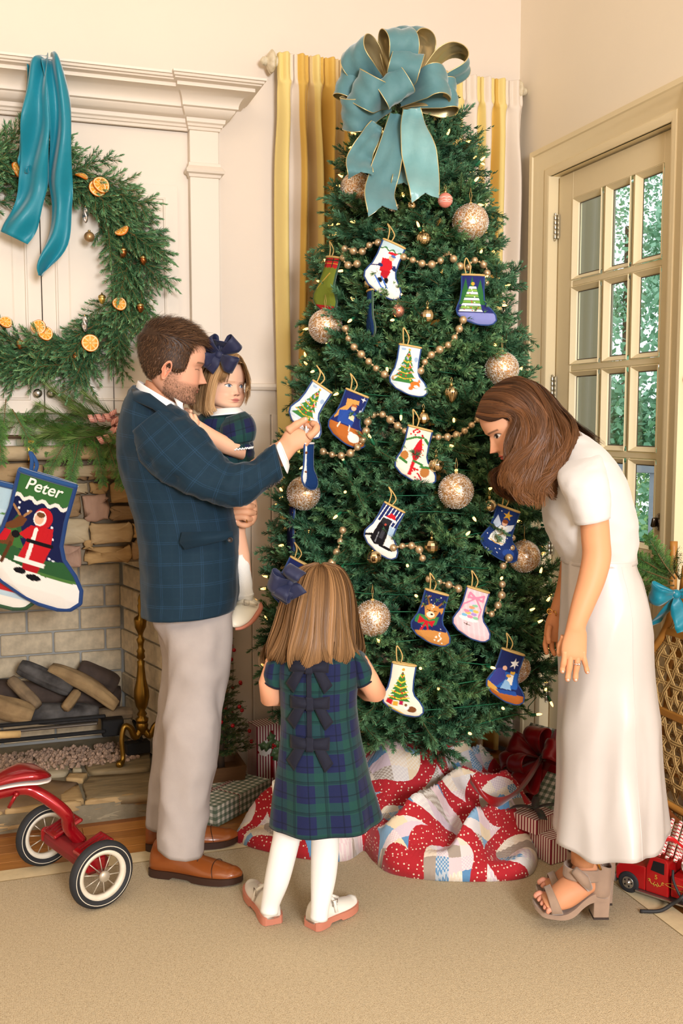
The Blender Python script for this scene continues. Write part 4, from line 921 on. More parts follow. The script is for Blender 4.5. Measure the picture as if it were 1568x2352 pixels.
def plaidmat(name, base, lines, rough=.75, attr=False, sheen=.15, bumpsc=700):
    """woven check from a UV-like pair stored in the attribute 'col' (r=u, g=v in metres): lines [(axis, period, offset, width, colour, strength)]"""
    m = mat(name, base, rough, sheen=sheen, spec=.2, bump=(bumpsc, .10)); N, L = m.node_tree.nodes, m.node_tree.links; b = N['Principled BSDF']
    a = N.new('ShaderNodeVertexColor'); a.layer_name = 'col'; sp = N.new('ShaderNodeSeparateColor'); L.new(a.outputs[0], sp.inputs[0])
    src = None
    for ax, per, off, wd, col, stg in lines:
        def mth(op, x, y=None):
            q = N.new('ShaderNodeMath'); q.operation = op
            for k, v in enumerate((x, y)):
                if v is None: continue
                if hasattr(v, 'links'): L.new(v, q.inputs[k])
                else: q.inputs[k].default_value = v
            return q.outputs[0]
        s_ = mth('ADD', sp.outputs[ax], off+per*200); md = mth('MODULO', s_, per); lt = mth('LESS_THAN', md, wd); fac = mth('MULTIPLY', lt, stg)
        mx = N.new('ShaderNodeMix'); mx.data_type = 'RGBA'; mx.inputs[7].default_value = (*lin(col), 1); L.new(fac, mx.inputs[0])
        if src is None: mx.inputs[6].default_value = (*lin(base), 1)
        else: L.new(src, mx.inputs[6])
        src = mx.outputs[2]
    L.new(src, b.inputs['Base Color']); return m
def uvcol(G, closed=True, u0=0, v0=0, vs=1.0):
    """(u,v) in metres over a ring grid, seam hidden at the back"""
    n, k = G.shape[:2]; d = np.linalg.norm(np.diff(np.concatenate([G, G[:, :1]], 1), axis=1), axis=2); U = np.concatenate([np.zeros((n, 1)), np.cumsum(d, 1)[:, :-1]], 1)
    U = U-U[:, 3*k//4:3*k//4+1]; mid = n//2; U = np.repeat(U[mid:mid+1], n, 0)*.5+U*.5
    V = np.concatenate([[0], np.cumsum(np.linalg.norm(np.diff(G.mean(1), axis=0), axis=1))])[:, None]*vs+0*U
    return np.stack([U+u0, V+v0, 0*U], -1)
# ================================================================== man
BLAZ = plaidmat('blazer_wool', '#152c3c', [(0, .066, 0, .0018, '#2b4d6c', .36), (0, .066, .006, .0018, '#2b4d6c', .36), (1, .066, 0, .0018, '#2b4d6c', .36), (1, .066, .006, .0018, '#2b4d6c', .36), (0, .066, .033, .007, '#172f3e', .5), (1, .066, .033, .007, '#172f3e', .5)])
SHIRT = mat('white_cotton', '#f4f3f2', .8, var=(30, .03), bump=(300, .06)); CHINO = mat('stone_chino', '#aba19c', .85, var=(20, .05), bump=(500, .12)); BTN = mat('dark_button', '#2a2220', .35); GOLD = mat('gold_ring', '#d9a74e', .22, 1)
SK = '#d79b76'; SKm = lin('#dba380')
man = thing('person', 'man in a dark teal plaid blazer and stone trousers holding a toddler', 'person', W(450, 1995, Z=0.012))
b = MB()
MH = Head((432, 929), 3.24, RT*.95+FH*.22-np.array([0, 0, .24]), np.array([0, 0, 1.0])+RT*.26, .241)
b_col = MH.colors('#dba488', '#c47a6c', '#5d412d', '#5a6b6a', closed=True, beard='#5b4130')
MH.mesh(b, b_col); MH.ear(b, -1, '#e0997c'); MH.ear(b, 1, '#e0997c')
nk = [(336, 872, 442, 912, 3.25, .055), (333, 885, 425, 925, 3.26, .062), (326, 905, 412, 950, 3.27, .068), (320, 925, 405, 965, 3.28, .07)]
b.loft(crings(nk, 14, 36, 2.0), True, lin('#d79b78'))
# right hand reaching for the stocking
dh = 3.20
pr = [(640, 1012, 662, 1060, dh, .021), (655, 990, 682, 1036, dh, .021), (668, 979, 702, 1028, dh, .019), (686, 982, 712, 1017, dh, .017), (700, 990, 718, 1008, dh, .013)]
b.loft(crings([(618, 1024, 648, 1072, 3.18, .028)]+pr, 26, 28, 2.4), True, SKm)
finger(b, px3([(708, 1004, dh-.012), (724, 990, dh-.014), (727, 978, dh-.002), (716, 972, dh+.012)]), .0125, .0098, SKm); finger(b, px3([(700, 1002, dh+.012), (716, 992, dh+.016), (716, 980, dh+.02), (704, 977, dh+.018)]), .0115, .0092, SKm); finger(b, px3([(694, 1008, dh+.022), (708, 997, dh+.034), (706, 985, dh+.034), (695, 981, dh+.028)]), .011, .009, SKm); finger(b, px3([(690, 1016, dh+.03), (702, 1004, dh+.042), (700, 992, dh+.042), (690, 987, dh+.036)]), .010, .008, SKm)
finger(b, px3([(662, 990, dh-.012), (677, 978, dh-.016), (690, 970, dh-.014), (701, 964, dh-.01)]), .0145, .0098, SKm, nail=-FW)
# left hand holding the toddler's leg
dl = 3.27
b.loft(crings([(548, 1118, 585, 1122, dl+.06, .03), (552, 1140, 588, 1145, dl+.04, .028), (560, 1165, 591, 1165, dl+.03, .028), (562, 1188, 590, 1190, dl+.03, .026), (565, 1202, 582, 1205, dl+.03, .02)], 22, 28, 2.3), True, SKm)
for y0, y1, xr, xl, r_ in ((1164, 1164, 584, 533, .0125), (1178, 1177, 586, 532, .0125), (1192, 1189, 581, 534, .0118)): finger(b, px3([(xr-4, y0, dl+.02), (xr-14, y0-1, dl-.012), (xl+24, y1-1, dl-.02), (xl, y1, dl-.012)]), r_, r_*.85, SKm)
finger(b, px3([(574, 1201, dl+.02), (566, 1206, dl-.008), (552, 1205, dl-.016), (542, 1198, dl-.014)]), .0105, .0085, SKm, nail=-FW)
# lower legs inside the trousers (socks and shoes cover the rest)
b.tube(px3([(630, 1045, 3.17), (590, 1080, 3.09), (540, 1110, 3.08), (450, 1070, 3.09), (370, 990, 3.16), (365, 940, 3.27)]), [.028, .035, .04, .045, .05, .05], 12, SKm); b.tube(px3([(566, 1125, 3.34), (510, 1085, 3.41), (440, 1000, 3.46), (370, 950, 3.3)]), [.028, .035, .045, .05], 12, SKm)
b.tube(px3([(366, 930, 3.28), (390, 1100, 3.28), (430, 1330, 3.28), (450, 1500, 3.19), (440, 1700, 3.17), (410, 1950, 3.16)]), [.06, .12, .11, .07, .055, .04], 14, SKm); b.tube(px3([(430, 1330, 3.28), (432, 1500, 3.41), (410, 1700, 3.42), (388, 1900, 3.44)]), [.10, .07, .055, .04], 14, SKm)
body = b.obj('body', SKIN, man)
rg = MB(); rc = W(567, 1191, d=dl-.012); rg.tube([rc+.0135*(np.array([0, 0, 1.0])*math.cos(a)+FW*math.sin(a)) for a in np.linspace(0, 6.283, 22)], .0022, 6); rg.obj('wedding_ring', GOLD, man)
# hair: scalp cap + short strands
def man_hair():
    G, Cc = MH.G, None; m = MB(); c0, c1 = '#33221a', '#77563c'
    X, Y, Z = G[..., 0], G[..., 1], G[..., 2]; line = np.interp(X, [-.5, -.3, -.14, -.08, .02, .10, .15, .175, .20, .42], [.18, .19, .30, .42, .36, .38, .42, .66, .80, .81])
    hair = Z > line; N = np.gradient(G, axis=0); 
    cx = np.array([-.04, 0, .55]); dirn = G-cx; dirn /= np.linalg.norm(dirn, axis=2)[..., None]
    th = np.where(hair, np.clip((Z-line)*.35, .004, .02)+.030*np.clip((Z-.62)/.3, 0, 1), -.01)
    cap = G+dirn*th[..., None]
    m.loft(MH.w(cap), True, np.array(lin('#3a281b'))*.9)
    r = np.random.default_rng(5); idx = np.argwhere(hair); sel = idx[r.integers(0, len(idx), 9000)]
    p0 = cap[sel[:, 0], sel[:, 1]]; d = dirn[sel[:, 0], sel[:, 1]]; n = len(sel)
    top = np.clip((p0[:, 2]-.72)/.12, 0, 1)[:, None]; side = -np.sign(p0[:, 1:2]+.18)
    flow_top = np.concatenate([np.full((n, 1), .95), .35*np.ones((n, 1)), .05*np.ones((n, 1))], 1); flow_side = np.concatenate([np.full((n, 1), -.25), 0*side, -np.ones((n, 1))], 1); flow_f = np.concatenate([np.full((n, 1), .15), 0*side, -np.ones((n, 1))], 1)
    fr = np.clip((p0[:, :1]-.0)/.1, 0, 1); fs = flow_side*(1-fr)+flow_f*fr; fl = flow_top*top+fs*(1-top); fl = fl-d*(fl*d).sum(1)[:, None]*.85; fl /= np.linalg.norm(fl, axis=1)[:, None]; fl = fl+.16*r.normal(size=(n, 3))
    L = (.05+.10*top)*(.7+.5*r.random((n, 1))); t = np.linspace(0, 1, 6)[None, :, None]
    P = p0[:, None]-d[:, None]*.012+fl[:, None]*L[:, None]*t+d[:, None]*(.012+.03*top[:, None])*np.sin(t*2.2)
    strands(m, MH.w(P), .0017, c0, c1, 6, nrm=np.repeat((d @ np.stack([MH.f, MH.l, MH.u]))[:, None], 6, 1)+.2*r.normal(size=(n, 1, 3)))
    return m
man_hair().obj('hair', HAIR, man, recalc=False)
def beard():
    G = MH.G; X, Y, Z = G[..., 0], G[..., 1], G[..., 2]; r = np.random.default_rng(8)
    lim = np.interp(X, [-.08, .0, .08, .16, .28, .40], [.42, .40, .26, .22, .245, .26]); mk = (Z < lim) & (X > -.07) & ~((np.abs(Z-MH.info['lz']) < .03) & (np.abs(Y) < .10) & (X > .3)) & (Z > .005)
    idx = np.argwhere(mk); sel = idx[r.integers(0, len(idx), 1100)]; p = G[sel[:, 0], sel[:, 1]]; d = p-np.array([.05, 0, .3]); d /= np.linalg.norm(d, axis=1)[:, None]
    fl = d*.5+np.array([.1, 0, -.85])+.25*r.normal(size=p.shape); t = np.linspace(0, 1, 3)[None, :, None]; P = p[:, None]+fl[:, None]*.017*t
    m = MB(); strands(m, MH.w(P), .0011, '#2e2018', '#8a6748', 9); return m
beard().obj('beard', HAIR, man, recalc=False)
# shirt collar + cuff
c = MB()
cr = crings([(318, 874, 420, 934, 3.25, .066), (314, 886, 424, 950, 3.26, .076), (312, 898, 428, 966, 3.265, .088), (316, 915, 420, 985, 3.27, .09)], 10, 40, 2.0); c.loft(cr, False)
p = px3([(398, 912, 3.185), (420, 926, 3.178), (419, 944, 3.17), (410, 938, 3.172)]); c.add(p, [(0, 1, 2, 3)])
c.sphere(W(413, 937, d=3.168), .004, 10, 6)
c.obj('shirt_collar', SHIRT, man, solid=.002); c = MB()
c.loft(crings([(634, 1024, 660, 1088, 3.115, .035), (640, 1016, 664, 1072, 3.13, .034), (643, 1014, 663, 1064, 3.135, .03)], 8, 32, 2.1), False)
c.obj('shirt_cuff', SHIRT, man, solid=.002)
# blazer
tor = [(312, 886, 415, 955, 3.27, .10), (301, 902, 432, 972, 3.28, .165), (287, 945, 462, 995, 3.28, .212), (280, 1000, 488, 1025, 3.28, .222), (283, 1055, 508, 1068, 3.28, .215), (296, 1112, 524, 1115, 3.28, .20), (309, 1170, 536, 1168, 3.28, .188), (322, 1235, 546, 1228, 3.28, .185), (328, 1300, 549, 1292, 3.28, .19), (331, 1360, 549, 1352, 3.28, .197), (334, 1408, 541, 1394, 3.28, .20)]
G = crings2(tor, 80, 72, 2.3, fold=(.010, 7.0, .8)); bz = MB(); bz.loft(G, False, uvcol(G)); blz = bz.obj('blazer', BLAZ, man, solid=.006)
slv = [(300, 1000, 392, 928, 3.14, .085), (318, 1045, 430, 948, 3.11, .09), (350, 1085, 462, 985, 3.08, .083), (398, 1118, 490, 1024, 3.065, .076), (455, 1146, 516, 1052, 3.055, .07), (520, 1164, 540, 1066, 3.05, .064), (560, 1160, 564, 1062, 3.055, .06), (600, 1135, 592, 1048, 3.07, .055), (650, 1098, 632, 1020, 3.095, .046)]
G = crings2(slv, 70, 44, 2.1, fold=(.011, 16.0)); s = MB(); s.loft(G, True, uvcol(G, u0=.02)); s.obj('sleeve', BLAZ, man)
fs = [(420, 990, 500, 960, 3.45, .075), (455, 1060, 535, 1040, 3.43, .07), (490, 1110, 560, 1100, 3.39, .06), (535, 1122, 586, 1118, 3.34, .045)]
G = crings2(fs, 30, 32, 2.1, fold=(.006, 16)); s = MB(); s.loft(G, True, uvcol(G)); s.obj('sleeve', BLAZ, man)
lp = MB(); lp.add(px3([(303, 893, 3.19), (345, 905, 3.10), (385, 935, 3.07), (424, 965, 3.065), (452, 1010, 3.07), (430, 1000, 3.055), (395, 975, 3.05), (350, 938, 3.07), (308, 920, 3.12)]), [tuple(range(9))], (.045, .045, 0)); lp.obj('lapel', BLAZ, man, solid=.006)
fl = MB(); fl.add(px3([(418, 1222, 3.075), (535, 1220, 3.09), (535, 1236, 3.088), (424, 1262, 3.07), (412, 1246, 3.072)]), [(0, 1, 2, 3, 4)], (.045, .045, 0)); fl.obj('pocket_flap', BLAZ, man, solid=.005)
for x, y, d in ((529, 1240, 3.085), (641, 1108, 3.062), (632, 1112, 3.058), (623, 1116, 3.056), (614, 1120, 3.054)):
    q = MB(); c_ = W(x, y, d=d); rr = .0085 if x == 529 else .0045; q.lathe([(0, 0), (rr, 0), (rr, .003), (rr*.8, .0045), (rr*.7, .003), (0, .003)], c_, -FW, 16); q.obj('button', BTN, man)
# trousers
fa = [(352, 1380, 520, 1372, 3.40, .10), (362, 1450, 505, 1448, 3.40, .105), (372, 1520, 495, 1520, 3.40, .10), (362, 1600, 480, 1600, 3.41, .09), (352, 1700, 462, 1700, 3.42, .082), (342, 1800, 450, 1800, 3.43, .078), (334, 1888, 442, 1900, 3.44, .075)]
G = crings2(fa, 70, 40, 2.2, fold=(.015, 7, .55)); t_ = MB(); t_.loft(G, False); 
ne = [(345, 1372, 534, 1372, 3.24, .10), (353, 1418, 533, 1412, 3.23, .105), (378, 1475, 530, 1470, 3.21, .108), (386, 1560, 523, 1560, 3.185, .104), (376, 1650, 512, 1650, 3.16, .098), (372, 1750, 500, 1750, 3.15, .09), (366, 1850, 482, 1852, 3.15, .085), (357, 1940, 463, 1958, 3.15, .083)]
G = crings2(ne, 80, 44, 2.2, fold=(.016, 7, .55)); t_.loft(G, False)
G = crings([(340, 1340, 538, 1340, 3.29, .165), (345, 1400, 536, 1395, 3.29, .165), (365, 1440, 530, 1435, 3.29, .14)], 10, 40); t_.loft(G, False)
t_.obj('trousers', CHINO, man, solid=.003)
# shoes
LEATH = mat('tan_leather', '#9a5324', .3, var=(14, .35, '#6f3512'), bump=(120, .08), coat=.3); SOLE = mat('dark_sole', '#3a241a', .5); SOCK_ = mat('navy_sock', '#1c2430', .9); LACE = mat('brown_lace', '#4a2a18', .7)
def shoe(heel, toe, h, wd, style, parent, m_up, m_sole, z0=.013, lace=True):
    """leather shoe from heel to toe on the floor"""
    heel, toe = np.array(heel, float), np.array(toe, float); ax = toe-heel; L = np.linalg.norm(ax[:2]); f = np.array([ax[0]/L, ax[1]/L, 0]); l = np.array([-f[1], f[0], 0]); o = np.array([heel[0], heel[1], z0]); up = np.array([0, 0, 1.0])
    S = [(0.0, .30, .62), (.04, .40, .9), (.12, .44, 1.0), (.25, .42, .97), (.38, .44, .72), (.5, .48, .56), (.62, .52, .46), (.74, .51, .38), (.86, .43, .30), (.95, .27, .21), (1.0, .06, .12)]
    A = cat([list(s_) for s_ in S], 34); rings = []; sole = []; welt = []
    hs = .022
    for x, w, hh in A:
        c = o+f*L*x; w_ = w*wd; H = hh*h; lift = hs+.004*(x > .9)
        ring = []
        for k in range(28):
            a = 2*math.pi*k/28; y = math.cos(a)*w_; z = math.sin(a)
            z = lift+(H*(max(0, z)**.75) if z > 0 else z*.004); ring.append(c+l*y*(1-.12*max(0, math.sin(a)) if x < .3 else 1-.25*max(0, math.sin(a)))+up*z)
        rings.append(ring)
        e = w_*1.1+.003; zz = 0 if (x < .28 or x > .42) else .006
        sole.append([c+l*e+up*(hs+.003), c-l*e+up*(hs+.003), c-l*e+up*(zz if x < .28 else .003+(.006 if .28 <= x < .5 else 0)+.008*max(0, x-.8)*2), c+l*e+up*(zz if x < .28 else .003+(.006 if .28 <= x < .5 else 0)+.008*max(0, x-.8)*2)])
    t = thing('shoe', None, None) if False else None
    u = MB(); u.loft(rings); s_ = u.obj('shoe', m_up, parent); q = MB(); q.loft(sole); q.obj('sole', m_sole, s_, auto=40)
    return s_, o, f, l, L
for hl, te in ((W(352, 2000, Z=.012), W(556, 2028, Z=.012)), (W(336, 1945, Z=.012), W(546, 1935, Z=.012))):
    s_, o, f, l, L = shoe(hl, te, .098, .098, 0, man, LEATH, SOLE)
    q = MB()
    for k, x in enumerate((.44, .49, .54)):
        z = .022+.098*(.66-.9*(x-.42)); c_ = o+f*L*x; q.tube([c_+l*.026+[0, 0, z-.012], c_+[0, 0, z+.0015], c_-l*.026+[0, 0, z-.012]], .0018, 6)
    q.tube([o+f*L*.44+[0, 0, .085], o+f*L*.43+l*.03+[0, 0, .088], o+f*L*.46+l*.045+[0, 0, .07]], .0014, 5); q.obj('lace', LACE, s_)
    q = MB(); cs = []
    for k in range(13): a = math.pi*k/12; cs.append(o+f*L*(.735-.03*math.sin(a))+l*math.cos(a)*.052*.93+np.array([0, 0, .024+.0375*math.sin(a)**.75]))
    q.tube(cs, .0013, 5); q.obj('toe_cap_seam', SOLE, s_)
    q = MB(); c_ = o+f*L*.21; q.tube([c_+[0, 0, .09], c_+[.01, 0, .15]], .03, 18); q.obj('sock', SOCK_, s_)
# ================================================================== toddler on the man's arm
BW = [(0, .082, 0, .034, '#1c463b', .6), (1, .082, 0, .034, '#1c463b', .6), (0, .041, .018, .0035, '#0e1420', .55), (1, .041, .018, .0035, '#0e1420', .55), (0, .082, .055, .004, '#0c1224', .4), (1, .082, .055, .004, '#0c1224', .4)]
TART = plaidmat('tartan', '#1b2145', BW, .85, sheen=.2); NAVY = mat('navy_grosgrain', '#1a2142', .6, sheen=.25, bump=(900, .15)); NVEL = mat('navy_velvet', '#0c1024', .85, sheen=.05); WLEA = mat('white_leather', '#f2ede2', .35, bump=(200, .04), coat=.2); CLEA = mat('cream_leather', '#ece4d0', .35, bump=(200, .04), coat=.2); PSOLE = mat('pink_sole', '#c98068', .6); KNIT = mat('white_knit', '#f1efea', .9, bump=(260, .5)); TIGHT = mat('white_tights', '#f0eeea', .8, bump=(900, .08))
tod = thing('person', 'toddler girl with a navy hair bow carried on the man arm', 'person', W(535, 1180, d=3.36))
TK = lin('#eab595'); dT = 3.37
TH = Head((534, 941), 3.34, RT*.70-FH*.70-np.array([0, 0, .10]), np.array([0, 0, 1.0])+RT*.05, .186, True)
b = MB(); TH.mesh(b, TH.colors('#efc0a2', '#d98a80', '#c09a76', '#6d8aa8', look=.012, blush='#ef9f86')); TH.ear(b, -1, '#e8ab90')
b.tube(px3([(515, 920, 3.36), (513, 955, 3.37), (512, 985, 3.38)]), [.034, .034, .04], 16, TK)
b.tube(px3([(540, 975, 3.30), (548, 1012, 3.27), (549, 1036, 3.255), (520, 1024, 3.235), (485, 1003, 3.205), (455, 980, 3.165), (444, 970, 3.15)]), [.034, .031, .03, .028, .025, .019, .016], 16, TK)
b.sphere(W(444, 970, d=3.145), .02, 14, 9, TK)
for dx, dy, l_ in ((-14, -6, 1), (-12, -12, 1), (-6, -16, 1), (-14, 1, 1)): finger(b, px3([(444, 970, 3.145), (444+dx*.6, 970+dy*.6, 3.13), (444+dx*1.1, 970+dy*1.1, 3.128)]), .0075, .006, TK)
finger(b, px3([(452, 975, 3.145), (450, 962, 3.135), (447, 955, 3.135)]), .0078, .0058, TK)
b.tube(px3([(515, 985, 3.38), (520, 1060, 3.38), (528, 1115, 3.36), (541, 1180, 3.33), (543, 1225, 3.325), (550, 1275, 3.33), (556, 1330, 3.335), (560, 1385, 3.34)]), [.06, .075, .05, .036, .030, .034, .032, .026], 16, TK)
b.tube(px3([(520, 1060, 3.40), (500, 1130, 3.52), (498, 1260, 3.54), (500, 1370, 3.54)]), [.06, .045, .034, .026], 14, TK)
b.tube(px3([(500, 980, 3.44), (470, 975, 3.47), (440, 965, 3.40), (425, 945, 3.36)]), [.033, .028, .022, .016], 12, TK)
finger(b, px3([(424, 946, 3.30), (430, 943, 3.26), (438, 945, 3.22)]), .008, .006, TK)
b.obj('body', SKIN, tod)
G = crings2([(478, 940, 548, 940, dT, .045), (462, 952, 560, 950, dT, .075), (440, 975, 570, 972, dT, .095), (432, 1010, 575, 1008, dT, .10), (440, 1055, 581, 1052, dT, .105), (460, 1100, 590, 1098, dT, .115), (480, 1140, 582, 1140, dT, .10)], 44, 48, 2.2, fold=(.009, 14)); d_ = MB(); d_.loft(G, False, uvcol(G)); d_.obj('dress', TART, tod, solid=.003)
G = crings2([(512, 962, 562, 945, 3.31, .03), (505, 985, 578, 960, 3.29, .05), (505, 1008, 586, 985, 3.275, .056), (513, 1022, 582, 1010, 3.27, .046), (522, 1024, 572, 1018, 3.268, .036), (517, 1034, 580, 1028, 3.265, .044)], 34, 44, 2.1)
for i in range(34):
    c_ = G[i].mean(0); k = np.arange(44); G[i] = c_+(G[i]-c_)*(1+.05*np.cos(k*44/44*9)*min(1, i/10))[:, None]
s = MB(); s.loft(G, False, uvcol(G)); so = s.obj('puff_sleeve', TART, tod, solid=.002)
e = MB(); ring = np.vstack([G[-1], G[-1][:1]]); rr = cat(ring, 180); rr = rr+np.array([0, 0, 1.0])*(.0025*np.sin(np.arange(180)*1.1))[:, None]; e.tube(rr, .0022, 6); e.obj('scalloped_trim', SHIRT, so)
cl = MB(); cl.loft(crings([(488, 940, 548, 936, 3.345, .045), (480, 948, 556, 942, 3.345, .056), (473, 957, 562, 949, 3.345, .07)], 8, 40), False); cl.obj('collar', SHIRT, tod, solid=.003)
# bob hair
h = MB()
def scalp(m, Hd, line, th, col):
    G = Hd.G; X, Y, Z = G[..., 0], G[..., 1], G[..., 2]; hair = Z > line(X, Y); d = G-np.array([-.04, 0, .5]); d /= np.linalg.norm(d, axis=2)[..., None]
    m.loft(Hd.w(G+d*np.where(hair, th, -.02)[..., None]), True, np.array(lin(col)))
scalp(h, TH, lambda X, Y: np.interp(X, [-.5, -.1, .05, .18, .26, .4], [.05, .1, .25, .5, .78, .86]), .03, '#8a6844')
c0, c1 = '#7d5c3c', '#d0a878'
g = [[(546, 818, 3.30), (520, 838, 3.255), (503, 866, 3.25), (493, 900, 3.255), (489, 930, 3.26), (496, 946, 3.265)], [(538, 812, 3.31), (508, 828, 3.26), (489, 868, 3.255), (480, 910, 3.26), (478, 942, 3.265), (488, 955, 3.27)], [(528, 808, 3.33), (496, 826, 3.29), (478, 868, 3.285), (472, 910, 3.285), (472, 940, 3.29), (478, 950, 3.295)], [(518, 808, 3.35), (484, 830, 3.33), (464, 870, 3.32), (456, 905, 3.32), (452, 935, 3.32), (458, 944, 3.33)], [(510, 812, 3.38), (472, 835, 3.37), (452, 875, 3.37), (442, 910, 3.37), (438, 930, 3.37), (446, 938, 3.38)]]
guide_hair(h, [px3(q) for q in g], 1500, .0022, c0, c1, 3, jit=.004, lift=.006, tipc='#d8b080', endj=.3)
g = [[(546, 816, 3.30), (557, 838, 3.275), (566, 868, 3.27), (569, 900, 3.28), (562, 930, 3.29)], [(540, 812, 3.33), (556, 832, 3.32), (569, 866, 3.33), (572, 898, 3.34), (566, 932, 3.345)], [(530, 808, 3.36), (552, 824, 3.38), (566, 862, 3.40), (569, 900, 3.40), (560, 930, 3.40)]]
guide_hair(h, [px3(q) for q in g], 500, .0022, c0, c1, 4, jit=.004, lift=.004, tipc='#d8b080', endj=.4, base=False)
g = [[(546, 816, 3.30), (530, 822, 3.27), (515, 845, 3.25), (507, 880, 3.245)], [(546, 817, 3.30), (545, 828, 3.27), (528, 850, 3.24), (513, 872, 3.235)], [(546, 817, 3.295), (552, 835, 3.265), (545, 848, 3.25), (530, 856, 3.238)], [(546, 817, 3.295), (558, 840, 3.27), (563, 862, 3.275), (565, 880, 3.285)]]
guide_hair(h, [px3(q) for q in g[:2]], 300, .0022, '#8f6c48', c1, 5, jit=.003, lift=.004)
h.obj('hair', HAIR, tod, recalc=False)
def hairbow(c, parent, loops, tails, w=.036):
    o = thing('hair_bow', None, None) if False else None
    m = MB(); 
    def rib(P, Wv):
        P, Wv = np.array(P), np.array(Wv); ss = np.linspace(-1, 1, 5); m.grid(np.array([[P[i]+Wv[i]*s for s in ss] for i in range(len(P))]))
    for D, Wd, L, B in loops:
        D = np.array(D)/np.linalg.norm(D); Wd = np.array(Wd)-D*(np.array(Wd) @ D); Wd /= np.linalg.norm(Wd); N = np.cross(D, Wd); t = np.linspace(.15, 6.13, 26)
        rib([c+D*L*math.sin(k/2)**.8+N*B*math.sin(k) for k in t], [Wd*w*(.3+.7*min(1, math.sin(k/2)*1.4)) for k in t])
    for D, Wd, L in tails:
        D = np.array(D)/np.linalg.norm(D); Wd = np.array(Wd)/np.linalg.norm(Wd); N = np.cross(D, Wd); t = np.linspace(0, 1, 12); rib([c+D*L*k+N*.01*math.sin(k*4) for k in t], [Wd*w*(.4+.6*min(1, k*2)) for k in t])
    m.sphere(c, .016, 14, 9); return m.obj('hair_bow', NAVY, parent, solid=.0018, recalc=False)
hairbow(W(503, 815, d=3.235), tod, [(sv(.75, .55, .15), sv(-.5, .7, .5), .075, .02), (sv(-.5, .75, .2), sv(.75, .4, .5), .065, .02), (sv(.72, -.55, .35), sv(.5, .75, .3), .07, .02), (sv(-.85, -.2, .2), sv(.1, .9, .4), .06, .02)], [(sv(-.6, -.7, .2), sv(.7, -.6, .1), .06), (sv(.2, .7, .3), sv(1, -.2, .2), .05)], .026)
k_ = MB(); G = crings2([(528, 1274, 569, 1270, 3.33, .037), (530, 1300, 574, 1298, 3.332, .038), (534, 1340, 579, 1338, 3.334, .036), (538, 1362, 581, 1360, 3.335, .033), (536, 1369, 583, 1364, 3.336, .036), (540, 1376, 581, 1372, 3.337, .033), (538, 1384, 580, 1380, 3.338, .034)], 30, 36, 2.0, fold=(.002, 40)); k_.loft(G, True); k_.obj('knee_sock', KNIT, tod)
sh = MB(); G = crings([(572, 1368, 596, 1384, 3.36, .022), (555, 1372, 598, 1394, 3.35, .034), (543, 1382, 589, 1410, 3.33, .037), (536, 1398, 575, 1427, 3.30, .038), (531, 1416, 556, 1438, 3.275, .034), (529, 1430, 540, 1441, 3.26, .02)], 26, 32, 2.3); sh.loft(G); so = sh.obj('shoe', CLEA, tod)
q = MB(); G2 = [[g_+(g_-g.mean(0))*.06+np.array([0, 0, -.004])+RT*.003 for g_ in g[[28, 30, 0, 2, 4]]] for g in G]; q.grid(np.array(G2)); q.obj('sole', PSOLE, so, solid=.008)
q = MB(); q.tube(px3([(541, 1386, 3.30), (560, 1380, 3.285), (578, 1384, 3.29), (590, 1388, 3.31)]), .006, 8); q.obj('strap', CLEA, so)
q = MB(); c_ = W(566, 1384, d=3.275); q.tube([c_+RT*x+np.array([0, 0, z]) for x, z in ((-.008, -.008), (.008, -.008), (.009, .008), (-.008, .009), (-.008, -.008))], .0012, 6); q.obj('buckle', NICK, so)
# ================================================================== girl seen from behind
girl = thing('person', 'girl in a green and navy tartan dress standing with her back turned', 'person', W(690, 2100, Z=.012))
dG = 2.85; GK = lin('#e3a582')
GHd = Head((738, 1496), dG+.085, FH*1.0-np.array([0, 0, .25]), np.array([0, 0, 1.0])+FH*.1, .188, True)
b = MB(); GHd.mesh(b, GHd.colors('#eab896', '#d98a80', '#8a6844', '#6d8aa8'))
b.tube(px3([(735, 1440, dG+.02), (732, 1480, dG), (730, 1520, dG)]), [.045, .042, .06], 16, GK)
b.tube(px3([(730, 1510, dG), (730, 1600, dG), (735, 1700, dG), (735, 1800, dG)]), [.07, .085, .085, .06], 16, GK)
for P, rr in (([(700, 1505, dG), (632, 1528, dG), (619, 1570, dG-.005), (620, 1600, dG), (645, 1600, dG+.06), (690, 1575, dG+.14)], [.03, .036, .032, .030, .027, .019]), ([(760, 1505, dG), (825, 1530, dG), (845, 1565, dG-.01), (862, 1590, dG), (845, 1590, dG+.07), (800, 1560, dG+.15)], [.03, .036, .033, .030, .027, .019])):
    b.tube(px3(P), rr, 18, GK); x, y, d = P[-1]; sx = 1 if x < 735 else -1
    b.sphere(W(x+sx*8, y-4, d=d+.02), .022, 12, 8, GK)
    for k in range(4): finger(b, px3([(x+sx*8, y-10+k*6, d+.03), (x+sx*20, y-14+k*7, d+.05), (x+sx*26, y-14+k*7, d+.045)]), .007, .0055, GK)
    finger(b, px3([(x+sx*4, y-8, d+.015), (x+sx*12, y-20, d+.03)]), .008, .006, GK)
LEG = [([(672, 1800, dG+.02), (662, 1900, dG+.02), (650, 1960, dG+.015), (636, 2020, dG+.02), (622, 2070, dG+.03), (618, 2096, dG+.03)], [.06, .042, .039, .036, .028, .026]), ([(762, 1800, dG+.02), (748, 1900, dG+.02), (746, 1960, dG+.01), (742, 2020, dG+.01), (735, 2080, dG+.0), (732, 2110, dG)], [.06, .042, .040, .036, .027, .026])]
for P, rr in LEG: b.tube(px3(P), np.array(rr)*.9, 14, GK)
b.obj('body', SKIN, girl)
